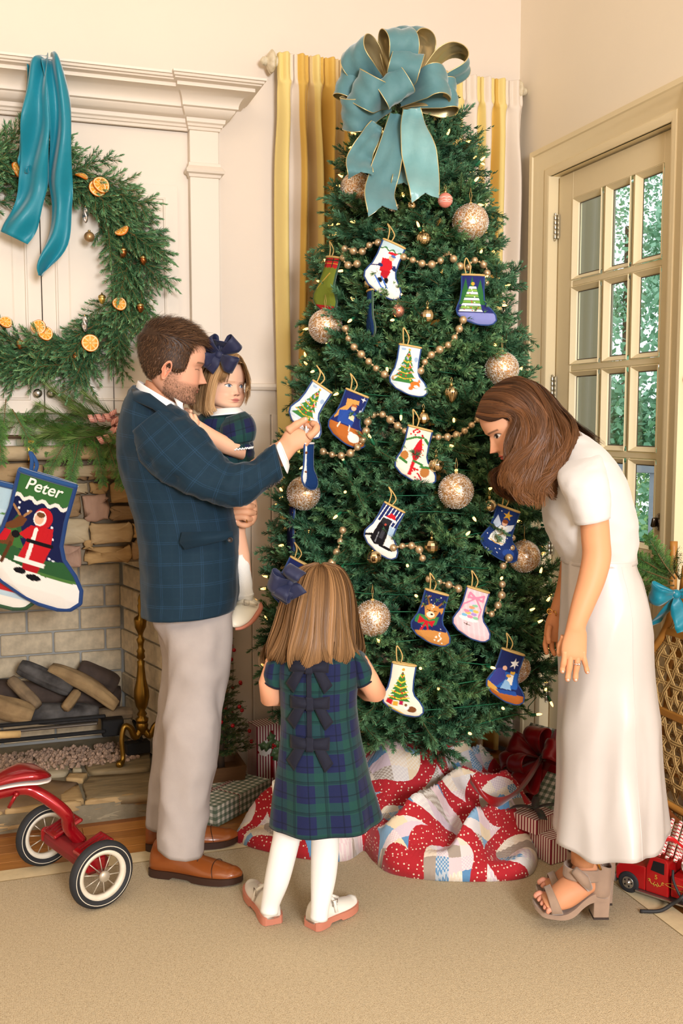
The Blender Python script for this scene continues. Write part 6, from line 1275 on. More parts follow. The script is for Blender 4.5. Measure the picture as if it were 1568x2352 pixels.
DES = {
 'skier': [('B', '#f2ede3'), ('Y', '#b9d0d8', .36, .6), ('W', '#3d7a4b', .335, .02, 40, .365), ('L', '#3b3a6a', .012, [(-.28, -.05), (.2, .10)]), ('L', '#3b3a6a', .012, [(.05, .05), (.26, .02)]), ('P', RD, [(-.10, .16), (.08, .20), (.16, .05), (.10, -.12), (-.06, -.08)]), ('P', RD, [(-.02, .32), (.16, .34), (.10, .27), (-.04, .27)]), ('E', SKN, .07, .22, .06, .055), ('E', '#4a6cb0', .09, .26, .05, .025), ('P', '#b01c28', [(-.02, -.06), (.16, -.02), (.14, -.20), (.0, -.18)]), ('E', '#2a3260', -.08, .02, .05, .035), ('E', '#2a3260', .2, .05, .05, .035), ('E', BK, .02, -.25, .06, .05), ('E', BK, .14, -.22, .05, .06), ('L', '#3f6cc0', .014, [(-.10, -.20), (.10, -.36), (.16, -.37)]), ('L', '#3f6cc0', .014, [(.03, -.18), (.22, -.34)])],
 'snowtrees': [('B', '#2a2f6b'), ('P', '#2f6a3a', tri(-.15, -.1, .44, .12)), ('P', '#2f6a3a', tri(.15, -.1, .42, .14)), ('P', '#2f6a3a', tri(-.02, 0, .46, .1)), ('Y', '#868cc8', -.6, -.26)]+[('P', c, [(-.06-.2*(1-i/9), -.24+i*.058), (.06+.16*(1-i/9), -.24+i*.058), (.05+.15*(1-i/9), -.195+i*.058), (-.05-.19*(1-i/9), -.195+i*.058)]) for i, c in enumerate(('#eef0ea', '#86b04e', '#eef0ea', '#7aa845', '#f2f2ee', '#86b04e', '#eef0ea', '#8ab552', '#eef0ea'))]+dots(0, -.22, .28, .2, (RD, WH), 18, .012)+[('E', GLD, 0, .32, .035, .035)],
 'fox': [('B', '#cbd9e2')]+xtree(.0, -.26, .40, .25, GR, 5)+swags(0, -.2, .36, .24, GLD, 5)+dots(0, -.2, .34, .22, (RD, '#e7a0a8', '#8aa4d0', '#d8d24a'), 26, .017, 3)+[('Y', '#eef0ee', -.6, -.33), ('E', '#e0742c', .24, -.28, .10, .075), ('E', '#e0742c', .16, -.36, .05, .04), ('E', WH, .27, -.31, .05, .03), ('P', '#e0742c', tri(.31, -.22, -.13, .035)), ('E', '#9db4d2', -.12, .42, .05, .025), ('E', '#9db4d2', .17, .24, .04, .05), ('E', GLD, 0, .42, .025, .025)],
 'camel': [('B', '#242c66'), ('Y', '#b8692f', -.6, -.16), ('P', '#d39a52', [(-.14, .34), (.10, .37), (.12, .29), (.0, .27), (-.06, .12), (-.24, -.1), (-.28, .0), (-.12, .2)]), ('P', '#2c4d9e', [(-.20, .08), (.04, .16), (.16, .10), (.14, -.14), (-.16, -.14)]), ('E', SKN, .05, .20, .05, .05), ('P', '#b5672e', [(-.01, .22), (.11, .24), (.08, .28), (.0, .27)]), ('P', '#e8d9b0', [(.02, .08), (.12, .06), (.14, -.04), (.02, -.02)]), ('P', '#cfd2d8', [(.17, .2), (.27, .24), (.25, .06), (.18, .05)]), ('L', '#cfd2d8', .014, [(.22, .22), (.24, .32)]), ('E', '#f3eee2', .26, -.34, .12, .09), ('E', '#f3eee2', .18, -.28, .05, .04), ('L', '#f0e6d2', .012, [(-.10, -.14), (-.12, -.24)]), ('L', '#f0e6d2', .012, [(.1, -.14), (.12, -.24)]), ('E', WH, .17, .42, .025, .025), ('L', WH, .006, [(.12, .42), (.22, .42)]), ('L', WH, .006, [(.17, .37), (.17, .47)])],
 'cardinal': [('B', '#efe5d2'), ('P', '#c8202a', [(.02, .25), (.07, .34), (.10, .24), (.13, .12), (.10, -.06), (.06, -.12), (.04, -.40), (-.03, -.40), (-.0, -.1), (-.05, .05)]), ('P', '#96202c', [(.04, .1), (.12, .1), (.09, -.06), (.04, -.05)]), ('E', '#e8a33a', .12, .21, .02, .018), ('L', GR, .02, [(-.2, .24), (-.05, .32), (.1, .34)]), ('L', GR, .025, [(.14, .32), (.25, .22)]), ('L', GR, .02, [(.02, -.12), (.2, -.16)]), ('E', '#b5763c', -.17, -.06, .075, .09), ('E', '#b5763c', .28, -.28, .09, .10), ('L', GR, .025, [(-.24, -.12), (-.1, -.18)]), ('L', GR, .022, [(.18, -.2), (.38, -.18)])]+dots(-.05, .36, .48, .2, (RD,), 14, .018, 5)+dots(.1, -.44, -.2, .3, (RD,), 16, .018, 6)+dots(.17, .02, .2, .08, ('#c86a4a',), 6, .012, 7),
 'dog': [('B', '#eee9df'), ('Y', NV, .12, .6), ('P', '#a9c1d6', [(.05, .12), (.3, .12), (.3, -.08), (.1, -.06)])]+[('L', WH, .010, [(-.24+i*.075, .5), (-.28+i*.075, .10)]) for i in range(8)]+[('P', BK, [(-.12, .18), (.06, .20), (.10, .06), (.14, -.1), (.16, -.30), (-.02, -.36), (-.16, -.28), (-.14, -.05)]), ('E', '#2a2a2e', -.02, .17, .10, .09), ('P', '#3c3c42', [(-.02, .0), (.06, .0), (.08, -.2), (.0, -.2)]), ('L', BK, .025, [(-.16, -.2), (-.27, -.26)]), ('L', BK, .025, [(.1, -.33), (.36, -.32)]), ('P', RD, [(-.08, .24), (.14, .27), (.10, .35), (.0, .36)]), ('E', WH, .14, .24, .03, .03), ('L', WH, .014, [(-.09, .235), (.12, .25)]), ('E', '#b34a3a', .0, .1, .025, .025), ('L', '#8d9096', .008, [(-.05, -.1), (-.03, -.3)])],
 'angel': [('B', '#20366f'), ('S', WH, 26, 4, .011, -.48, .48), ('P', '#c9d4e4', [(-.16, .32), (-.04, .16), (-.1, .06), (-.2, .14)]), ('P', '#e2e6ec', [(.24, .24), (.06, .16), (.1, .02), (.2, .1)]), ('P', '#f2ede2', [(-.04, .14), (.1, .14), (.16, -.14), (.12, -.24), (-.18, -.2), (-.16, -.08)]), ('E', SKN, .02, .20, .055, .055), ('E', '#8a4a26', .02, .235, .06, .04), ('L', '#c79a5c', .012, [(.0, .1), (.06, .0), (-.06, -.1), (.04, -.2)]), ('L', '#d9a95a', .01, [(-.14, -.18), (-.02, -.22), (.12, -.2)]), ('P', GLD, [(.02, .46), (.05, .39), (.13, .40), (.07, .35), (.10, .28), (.03, .32), (-.04, .28), (-.01, .35), (-.08, .39), (0, .39)]), ('E', '#2f4f98', .3, -.34, .12, .08)],
 'deer': [('B', '#20295c'), ('S', WH, 22, 9, .010, -.3, .48), ('L', '#8a5a30', .016, [(-.08, .24), (-.14, .36), (-.1, .4)]), ('L', '#8a5a30', .016, [(.1, .24), (.18, .34)]), ('P', '#3a7d46', [(-.27, .0), (-.05, .02), (.18, .04), (.16, -.12), (0, -.2), (-.26, -.16)]), ('P', '#c98a48', [(-.16, .18), (-.05, .26), (.1, .24), (.16, .16), (.1, .0), (.0, -.06), (-.1, .0)]), ('P', '#c98a48', [(.12, .20), (.28, .26), (.2, .1)]), ('P', '#c98a48', [(-.16, .2), (-.26, .28), (-.22, .12)]), ('E', '#f0dcc0', .0, .05, .08, .06), ('E', '#3a2418', .02, .06, .025, .02), ('L', '#3a2418', .008, [(-.09, .13), (-.03, .12)]), ('L', '#3a2418', .008, [(.05, .13), (.1, .14)]), ('S', WH, 0, 1, .01, 0, 1), ('P', RD, [(-.2, -.02), (-.04, -.1), (-.2, -.18)]), ('P', RD, [(.12, -.04), (-.04, -.1), (.1, -.18)]), ('L', RD, .02, [(-.04, -.1), (-.1, -.28)]), ('L', RD, .02, [(-.04, -.1), (.04, -.27)]), ('P', '#c98a48', [(-.2, -.32), (.1, -.24), (.56, -.2), (.56, -.6), (-.2, -.6)])]+dots(.28, -.44, -.26, .16, ('#fbf4e6',), 12, .016, 3)+dots(0, .16, .25, .1, ('#fbf4e6',), 8, .010, 5),
 'macaron': [('B', '#eec6cb'), ('V', '#f2d2d5', 9, 4, .35), ('L', '#e489a6', .022, [(.0, .32), (-.14, .40), (-.15, .30), (0, .32), (.15, .40), (.16, .29), (0, .32)]), ('L', '#e489a6', .016, [(0, .32), (-.2, .14), (-.22, .05)]), ('L', '#e489a6', .016, [(0, .32), (.18, .12), (.17, -.08)]), ('E', '#f0ece8', -.02, -.12, .2, .05)]+[('E', c, x, y, .062, .03) for x, y, c in ((-.12, -.06, '#7cb8d8'), (.0, -.07, '#e58aa6'), (.12, -.07, '#8fc7a0'), (-.06, .0, '#f0c060'), (.06, -.005, '#b090d0'), (-.1, .03, '#e58aa6'), (.0, .06, '#7cb8d8'), (.08, .06, '#f0c060'), (-.02, .12, '#f09a70'), (.03, .17, '#8fc7a0'), (-.03, .21, '#e9c6e0'))]+[('L', '#5a4a3a', .008, [(-.02, -.19), (-.02, -.25)]), ('L', '#5a4a3a', .007, [(-.08, -.22), (.05, -.24)])],
 'treegift': [('B', '#efe6d2'), ('P', '#e2c069', [(-.3, -.3), (.05, -.42), (.4, -.6), (-.3, -.6)])]+xtree(.0, -.22, .36, .23, '#3f7d36', 5)+swags(0, -.2, .34, .22, '#e7c93a', 5, .013)+dots(0, -.18, .32, .2, (RD,), 18, .014, 8)+[('E', GLD, 0, .40, .03, .03), ('P', RD, [(-.22, -.2), (-.1, -.22), (-.12, -.32), (-.24, -.28)]), ('P', GLD, [(-.1, -.24), (0, -.24), (0, -.33), (-.1, -.33)]), ('P', '#b01c4a', [(.02, -.22), (.1, -.22), (.1, -.3), (.02, -.3)]), ('E', BRN, .28, -.36, .10, .06), ('E', WH, .18, -.33, .05, .055), ('E', BRN, .16, -.29, .03, .03)],
 'king': [('B', '#20295c'), ('P', '#2a5fae', [(-.3, .05), (.3, .12), (.3, -.2), (-.3, -.3)]), ('Y', '#b5652c', -.6, -.3), ('P', '#f4f2ee', [(.09, .40), (.11, .33), (.18, .36), (.14, .30), (.2, .26), (.13, .26), (.13, .18), (.09, .24), (.03, .2), (.06, .27), (0, .3), (.07, .32)]), ('P', '#3a3f8a', [(-.2, .1), (-.06, .16), (.02, -.05), (-.1, -.24), (-.28, -.2)]), ('E', SKN, -.06, .15, .045, .045), ('P', '#f0ead8', [(.08, .06), (.16, .06), (.18, -.14), (.04, -.14)]), ('P', GLD, [(.07, .12), (.17, .13), (.16, .07), (.08, .07)]), ('P', '#8fb8dc', [(.02, -.06), (.12, -.1), (.2, -.24), (-.02, -.26)]), ('P', '#d9a24a', [(-.3, -.18), (-.1, -.26), (.0, -.36), (-.3, -.3)]), ('E', '#d9a24a', .06, .02, .05, .03), ('P', '#2a4f9a', [(-.1, -.3), (.3, -.24), (.34, -.32), (0, -.36)])],
 'olive': [('B', '#75822f'), ('Y', '#b8262b', .32, .6), ('V', '#1f3a26', 12, 0, .3), ('Y', '#75822f', -.6, .32), ('W', '#b8262b', .30, .01, 60, .52), ('L', GLD, .006, [(-.3, .38), (.3, .38)]), ('L', '#203a28', .012, [(-.3, .44), (.3, .44)]), ('L', '#203a28', .012, [(-.1, .32), (-.1, .5)]), ('L', '#203a28', .012, [(.1, .32), (.1, .5)]), ('L', '#c9a24a', .014, [(-.2, -.1), (.1, .2)]), ('Y', '#b8262b', -.6, -.40)],
 'moon': [('B', '#20285a'), ('S', GLD, 20, 3, .010, -.4, .48), ('E', '#e8b850', -.08, .22, .06, .06), ('E', '#20285a', -.05, .24, .05, .05), ('P', WH, [(.12, .2), (.14, .1), (.22, .08), (.14, .04), (.12, -.06), (.09, .04), (.02, .08), (.1, .1)])],
 'plainnavy': [('B', '#1d3f78'), ('P', '#dfe3e4', [(-.4, .6), (-.16, .6), (-.17, -.2), (-.22, -.6), (-.4, -.6)]), ('E', BRN, -.18, .3, .04, .03), ('E', BRN, -.2, -.1, .04, .02)],
 'name': [('B', '#1a2048'), ('S', '#e8ebf4', 30, 12, .010, -.2, .30), ('P', '#2f5a34', tri(-.14, -.02, .17, .09)), ('P', '#3f7038', tri(-.15, -.1, .08, .13)), ('P', '#2f5a34', [(-.32, -.05), (0, -.12), (.1, -.15), (.3, -.12), (.56, -.2), (.56, -.34), (-.32, -.2)]), ('Y', '#4f7a3c', -.30, -.24), ('P', '#f1ede6', [(-.35, -.17), (-.1, -.22), (.2, -.27), (.56, -.26), (.56, -.6), (-.35, -.6)]), ('Y', '#3a6b38', .31, .6), ('W', '#f0ece2', .285, .014, 60, .318), ('Y', '#3a6b38', .325, .6),
   ('P', '#6b4226', [(-.30, .02), (-.16, .03), (-.08, .08), (-.06, .14), (-.12, .16), (-.17, .10), (-.30, .0)]), ('P', '#6b4226', [(-.34, .0), (-.12, .0), (-.12, -.10), (-.34, -.12)]), ('L', '#5a3620', .014, [(-.14, -.08), (-.17, -.24)]), ('L', '#5a3620', .014, [(-.26, -.08), (-.27, -.22)]), ('L', '#a87c50', .010, [(-.13, .16), (-.2, .22)]), ('L', '#a87c50', .010, [(-.09, .16), (-.05, .21)]), ('P', RD, [(-.28, .01), (-.16, .02), (-.18, -.07), (-.24, -.09)]),
   ('P', '#c22027', [(-.02, .10), (.16, .12), (.18, -.04), (.15, -.20), (-.06, -.20), (-.02, -.02), (-.12, .02), (-.12, -.02)]), ('L', '#f2ede6', .016, [(.03, .08), (.02, -.19)]), ('Y', '#c22027', 9, 10), ('P', '#f2ede6', [(-.08, -.17), (.17, -.17), (.17, -.205), (-.08, -.205)]), ('L', BK, .016, [(-.01, -.02), (.18, -.02)]), ('E', '#c22027', .06, .18, .075, .085), ('E', '#f2ede6', .035, .175, .052, .062), ('E', SKN, .03, .17, .036, .045), ('E', '#6a4628', .035, .205, .034, .022), ('E', BK, -.12, .0, .035, .03), ('P', '#b01c24', [(.0, -.205), (.14, -.205), (.13, -.26), (.0, -.26)]), ('E', BK, -.01, -.275, .05, .025), ('E', BK, .11, -.30, .06, .025)],
 'pale': [('B', '#bcd3df'), ('Y', '#aecbd9', .3, .6), ('W', '#5a8a4a', .26, .006, 50, .275), ('P', '#356b3a', tri(.1, -.1, .2, .12)), ('E', '#f2efe8', .05, -.02, .14, .12), ('Y', '#2f7a48', -.3, -.12), ('P', '#c23030', [(.0, -.2), (.5, -.2), (.5, -.36), (.1, -.36)]), ('V', '#2f7a48', 9, 5, .3) if False else ('L', '#5a8a3a', .012, [(.0, -.2), (.4, -.36)]), ('Y', '#f1eee6', -.6, -.40)],
}
def stock(label, top, tilt, hpx, des, d=None, yaw=0, back='navy', off=.05, grp='needlepoint stocking ornaments on the tree', loopc=CORD, name='stocking_ornament', looplen=.055, thick=.055, trimc=None, cat_='ornament', nr=(92, 56)):
    p0 = onTree(*top, off) if d is None else W(*top, d=d); dd = dep(p0); h = hpx*dd/F
    t = R(tilt); y_ = R(yaw); upv = RT*math.sin(t)+np.array([0, 0, 1.0])*math.cos(t); rv0 = RT*math.cos(t)-np.array([0, 0, 1.0])*math.sin(t); rv = rv0*math.cos(y_)-FH*math.sin(y_); nv = np.cross(rv, upv); nv = nv if nv @ FW < 0 else -nv
    if abs(yaw) >= 60: nv = np.cross(rv, upv); nv = -nv if (nv @ FW > 0 and yaw > 0) else nv
    ys = np.linspace(.5, -.5, nr[0]); L = np.interp(-ys, [-v for v in SY], SL); Rr = np.interp(-ys, [-v for v in SY], SR)
    s = np.linspace(0, 1, nr[1]); X = L[:, None]+(Rr-L)[:, None]*s[None]; Y = np.repeat(ys[:, None], nr[1], 1)
    edge = np.minimum(s, 1-s)[None]*(Rr-L)[:, None]; bot = (ys+.5)[:, None]; z = thick*np.sqrt(np.clip(np.minimum(edge, bot*1.2)/.14, 0, 1))
    o = p0-upv*h*.5; P = o+h*(X[..., None]*rv+Y[..., None]*upv+z[..., None]*nv)
    th_ = thing(name, label, cat_, p0, grp)
    f = MB(); f.grid(P, paint(X, Y, DES[des])); f.obj('needlepoint_front', STP, th_, recalc=False)
    b_ = MB(); Pb = o+h*(X[..., None]*rv+Y[..., None]*upv-z[..., None]*nv); b_.grid(Pb[::3, ::3] if nr[0] % 3 == 1 and nr[1] % 3 == 1 else Pb); b_.obj('velvet_back', STB[back], th_, recalc=False)
    e = MB(); w = .008*h/.17; e.tube(np.vstack([P[:, 0], P[-1], P[::-1, -1]]), w*.45, 5); e.obj('piping', STB[back], th_)
    e = MB(); e.tube(np.vstack([P[0], Pb[0][::-1], P[0][:1]]), w*.5, 6); e.obj('cuff_cord', trimc or loopc, th_)
    c = o+h*(.5*upv+rv*(-.14)); e = MB(); e.tube(cat([c, c+upv*looplen*.6-rv*.008+nv*.002, np.array(c)+np.array([0, 0, looplen]), c+upv*looplen*.5+rv*.012, c+rv*.012], 20), .0022 if name == 'stocking_ornament' else .008, 6); e.obj('hanging_loop', loopc, th_)
    return th_, o, rv, upv, nv, h
for lb, top, tl, hp, de, kw in [
    ('white needlepoint stocking with a red coated skier near the treetop', (905, 560), 24, 118, 'skier', {}), ('navy needlepoint stocking with snowy fir trees and lilac toe', (1086, 632), 2, 112, 'snowtrees', {}), ('pale blue needlepoint stocking with a tree and fox at tree center', (942, 795), 10, 110, 'fox', {}),
    ('navy and rust needlepoint stocking with a camel and blue robed figure', (820, 903), 22, 118, 'camel', {}), ('cream needlepoint stocking with a red cardinal and pinecones', (965, 984), 14, 122, 'cardinal', {}), ('striped navy needlepoint stocking with a black dog in red hat', (906, 1165), 28, 112, 'dog', {}), ('blue needlepoint stocking with a white angel and gold star', (1168, 1168), 20, 116, 'angel', {}),
    ('navy needlepoint stocking with a tan deer wearing a wreath', (1003, 1360), 16, 118, 'deer', {}), ('pink needlepoint stocking with a bow and stacked macarons', (1098, 1354), 17, 114, 'macaron', {}), ('cream needlepoint stocking with a decorated tree and gifts near the tree bottom', (928, 1525), 9, 118, 'treegift', {'back': 'navy'}), ('navy needlepoint stocking with a white star and blue robed king', (1178, 1497), 18, 116, 'king', {}),
    ('olive needlepoint stocking with a red plaid cuff at the left tree edge', (766, 592), 16, 125, 'olive', {'yaw': 55, 'back': 'green', 'off': .02}), ('thin edge-on stocking with a green back above the fox stocking', (850, 668), 0, 105, 'plainnavy', {'yaw': 80, 'back': 'green', 'off': .03}), ('navy needlepoint stocking with a gold moon beside the hair bow of the girl', (690, 1290), 28, 112, 'moon', {'off': .03}), ('dark edge-on stocking hanging left of the lower glitter ball', (672, 1160), 4, 110, 'moon', {'yaw': 78, 'off': .02})]: stock(lb, top, tl, hp, de, **kw)
stock('pale blue tree and fox stocking held in the hand of the man', (740, 888), 34, 112, 'fox', d=3.215); stock('blue backed stocking hanging edge-on below the hand of the man', (709, 1018), 2, 108, 'plainnavy', d=3.22, yaw=-68, loopc=mat('white_cord', '#e9eaec', .7))
# the two full-size stockings on the mantel
BLV = mat('blue_velvet', '#1f4c86', .8, sheen=.5)
s1 = stock('large navy needlepoint stocking with a name hung from the mantel', (110, 1098), 17, 288, 'name', d=3.63, grp='large stockings on the mantel', loopc=BLV, name='christmas_stocking', looplen=.075, thick=.035, cat_='stocking', nr=(166, 112))
stock('large pale blue stocking cut off by the left photo edge', (-8, 1108), 14, 278, 'pale', d=3.66, grp='large stockings on the mantel', loopc=BLV, name='christmas_stocking', looplen=.075, thick=.03, cat_='stocking', back='green', nr=(118, 80))
def lettering(txt, par, o, rv, upv, nv, size, x, y, m, z=.04, name='lettering', shear=.18, ext=.02):
    cu = bpy.data.curves.new('t', 'FONT'); cu.body = txt; cu.size = 1; cu.align_x = 'CENTER'; cu.extrude = ext; cu.shear = shear; cu.offset = .012; tmp = bpy.data.objects.new('t', cu); COL.objects.link(tmp); me = tmp.to_mesh()
    V = np.array([v.co[:] for v in me.vertices]); Fc = [tuple(p.vertices) for p in me.polygons]; tmp.to_mesh_clear(); bpy.data.objects.remove(tmp); q = MB(); q.add(o+rv*x+upv*y+nv*z+size*(V[:, :1]*rv+V[:, 1:2]*upv+V[:, 2:]*nv), Fc); return q.obj(name, m, par, smooth=False, recalc=False)
t1, o, rv, upv, nv, h = s1
lettering('Peter', t1, o, rv, upv, nv, h*.135, 0, h*.375, WHT, z=h*.036)
hold = thing('stocking_holder', 'clear acrylic block with a brass stocking hook on the mantel', 'stocking holder', W(70, 1012, d=3.6))
ACR = glassmat('acrylic', (.86, .93, .9), .16); c_ = np.array([W(70, 1012, Y=3.96)[0], 3.955, 1.42]); MB().box(c_, (.105, .05, .028), bev=.003).obj('acrylic_block', ACR, hold, smooth=False)
bs = MB(); xx = c_[0]; pr = [(xx, 3.97, 1.436), (xx, 3.93, 1.437), (xx, 3.895, 1.432), (xx, 3.885, 1.40), (xx, 3.885, 1.36), (xx, 3.875, 1.345), (xx, 3.86, 1.35), (xx, 3.856, 1.365)]
P = cat(pr, 30); T = np.gradient(P, axis=0); Nn = np.cross(T, [1, 0, 0]); Nn /= np.linalg.norm(Nn, axis=1)[:, None]; bs.loft([[p+np.array([.011, 0, 0])+n*.0015, p-np.array([.011, 0, 0])+n*.0015, p-np.array([.011, 0, 0])-n*.0015, p+np.array([.011, 0, 0])-n*.0015] for p, n in zip(P, Nn)]); bs.obj('brass_hook', mat('brass', '#c9963f', .22, 1), hold, auto=40)
# ================================================================== wreath, ribbon, mantel garland
def sprig_mesh(L, seed, c0, c1, nd, need, wd=.0022, spread=.8, side=7):
    r = random.Random(seed); m = MB(); S = cat([(0, 0, 0), (L*.5, 0, .01), (L, 0, .0)], 14); m.tube(S, np.linspace(.003, .0012, 14), 4, lin('#6b5a35')); needles(m, S, nd, need, wd, seed, c0, c1, spread)
    for i in range(side):
        t = .15+.7*i/side; p = S[int(t*13)]; a = R(r.uniform(28, 48))*(1 if i % 2 else -1); l = L*.42*(1-.45*t)*r.uniform(.8, 1.2); d = np.array([math.cos(a), math.sin(a), r.uniform(-.25, .35)]); q = p+d*l
        m.tube([p, (p+q)/2, q], .0013, 4, lin('#7a6a3c')); needles(m, [p, (p+q)/2, q], int(nd*l/L*1.15), need, wd, seed*31+i, c0, c1, spread)
    return m
def place(o, p, xdir, zdir, sc, par):
    x = Vector(xdir).normalized(); z = Vector(zdir); z = (z-x*z.dot(x)).normalized(); y = z.cross(x); M = Matrix((x, y, z)).transposed(); o.location = Vector([float(k) for k in p])-par.location; o.rotation_euler = M.to_euler(); o.scale = (sc,)*3
wc = np.array([W(78, 612, Y=3.95)[0], 3.945, W(78, 612, Y=3.95)[2]]); WR = .362
wre = thing('wreath', 'large green fir wreath hung by a teal ribbon on the cabinet doors', 'wreath', wc)
MB().tube([wc+np.array([WR*math.cos(a), 0, WR*math.sin(a)]) for a in np.linspace(0, 6.283, 50)], .022, 8).obj('ring', TWIG, wre)
sp = [sprig_mesh(.20, 50+k, *(('#47774c', '#7ba876'), ('#4f7f50', '#86b078'), ('#406c48', '#6f9e70'))[k % 3], 150, .022, .0032, .75) for k in range(4)]; po = [None]*4
for i in range(210):
    a = i/210*2*math.pi+rnd.uniform(-.05, .05); k = rnd.randrange(4); rr = WR+rnd.uniform(-.075, .05); spl = rnd.uniform(-.55, .75)*(1 if rr > WR-.02 else 1)
    p = wc+np.array([rr*math.cos(a), rnd.uniform(-.05, .02), rr*math.sin(a)]); tg = np.array([math.sin(a), 0, -math.cos(a)]); rad = np.array([math.cos(a), 0, math.sin(a)]); d = tg*math.cos(spl)+rad*math.sin(spl)+np.array([0, rnd.uniform(-.45, .1), 0])
    if po[k] is None: po[k] = sp[k].xf(np.array(Matrix.Translation(wc.tolist()))).obj('sprig', NEED, wre, smooth=False, recalc=False); o = po[k]
    else: o = copyobj(po[k], wre)
    place(o, p, d, (0, -1, .2), rnd.uniform(.8, 1.15), wre)
ORA = mat('dried_orange', '#ffffff', .45, attr='col', spec=.5, bump=(60, .2))
def orange(m, c, r, n):
    n = np.array(n)/np.linalg.norm(n); u = np.cross(n, [0, 0, 1.0]); u /= np.linalg.norm(u); v = np.cross(n, u); rings = []; cols = []
    for s_, z, cn in ((0, .002, '#f3d9a0'), (.10, .002, '#f0c87c'), (.13, .003, '#e8982c'), (.5, .003, '#f0a636'), (.8, .003, '#e38f22'), (.83, .0025, '#f6dca6'), (.91, .0025, '#f6dca6'), (.94, .003, '#d9781a'), (1.0, .002, '#c8660f'), (1.0, -.002, '#c8660f'), (.9, -.003, '#e9a23c'), (0, -.003, '#e9a23c')):
        ring = []; cc = []
        for k in range(40):
            a = k*math.pi/20; ring.append(c+r*s_*(u*math.cos(a)+v*math.sin(a))+n*(z+.0035*math.sin(2*a)*s_)); cc.append(lin('#f6d596') if (.13 <= s_ < .83 and z > 0 and k % 5 == 0) else lin(cn))
        rings.append(ring); cols.append(cc)
    m.loft(rings, True, np.array(cols))
for x, y, rp, n, lb in [(40, 389, 17, (.75, -.6, .1), 'dried orange slice on the wreath left of the ribbon'), (224, 432, 20, (.1, -1, .15), 'front dried orange slice of the pair at the wreath upper right'), (232, 425, 20, (.3, -.9, .3), 'rear dried orange slice of the pair at the wreath upper right'), (187, 404, 15, (.2, -.5, .9), 'tilted dried orange slice right beside the teal ribbon'), (280, 530, 17, (-.5, -.5, .7), 'edge-on dried orange slice on the right side of the wreath'), (274, 698, 16, (.1, -.9, .3), 'dried orange slice low on the right side of the wreath'), (88, 751, 17, (-.2, -1, .2), 'upper dried orange slice of the pair at the wreath bottom'), (104, 766, 17, (.2, -.9, .3), 'lower dried orange slice of the pair at the wreath bottom'), (207, 788, 20, (.1, -1, .1), 'largest dried orange slice at the wreath lower right'), (12, 740, 15, (.2, -.8, .5), 'dried orange slice at the wreath bottom by the photo edge')]:
    p = W(x, y, Y=3.855); m = MB(); orange(m, p, rp*dep(p)/F, n); tag(m.obj('orange_slice', ORA), lb, 'orange slice', 'dried orange slices on the wreath')
COP = mat('copper_glass', '#9a5a2c', .2, .8); SILV = mat('silver_glass', '#d5d5da', .15, .9); GOLDB = mat('matte_gold_ball', '#a5855c', .35, .6); GLS = mat('gold_glass', '#d2b25a', .2, .8)
for x, y, kind, lb in [(283, 579, 'acorn', 'copper acorn ornament on the inner right side of the wreath'), (329, 596, 'acorn', 'copper acorn ornament on the outer right edge of the wreath'), (322, 706, 'acorn2', 'copper acorn with gold cap at the lower right wreath edge'), (46, 790, 'acorn', 'copper acorn ornament at the wreath bottom left'), (173, 820, 'round', 'small round copper ornament under the lower wreath'), (196, 494, 'twist', 'silver twisted ornament below the upper right wreath'), (195, 744, 'twist', 'silver twisted ornament above the largest orange slice'), (205, 544, 'ball', 'matte gold ball hanging inside the wreath'), (234, 686, 'gold', 'gold acorn ornament on the inner lower right wreath')]:
    p = W(x, y, Y=3.86); t = thing('wreath_ornament', lb, 'ornament', p, 'small glass ornaments on the wreath'); s_ = dep(p)/F; m = MB(); cp = MB()
    if kind in ('acorn', 'acorn2', 'gold'):
        m.lathe([(0, -13*s_), (4*s_, -11*s_), (7.5*s_, -4*s_), (8*s_, 2*s_), (7*s_, 4*s_)], p, seg=16); cp.lathe([(8.6*s_, 2*s_), (9*s_, 4*s_), (7*s_, 8*s_), (2*s_, 10*s_), (1.2*s_, 14*s_)], p, seg=16)
    elif kind == 'twist':
        rg_ = []
        for i in range(14): z = (-18+36*i/13)*s_; rr = 6.5*s_*math.sin(math.pi*(i+.4)/14)**.6; rg_.append([p+np.array([rr*(1+.22*math.cos(3*a+i*.7))*math.cos(a), rr*(1+.22*math.cos(3*a+i*.7))*math.sin(a), z]) for a in np.linspace(0, 6.283, 24, endpoint=False)])
        m.loft(rg_); cp.lathe([(2*s_, 17*s_), (2*s_, 21*s_), (0, 22*s_)], p, seg=10)
    else: rr = (12 if kind == 'ball' else 8)*s_; m.sphere(p, rr, 20, 12); cp.lathe([(3*s_, rr-.001), (3*s_, rr+3*s_), (0, rr+4*s_)], p, seg=10)
    m.obj('bulb', {'twist': SILV, 'ball': GOLDB, 'gold': GLS}.get(kind, COP), t); cp.obj('cap', CAPG, t)
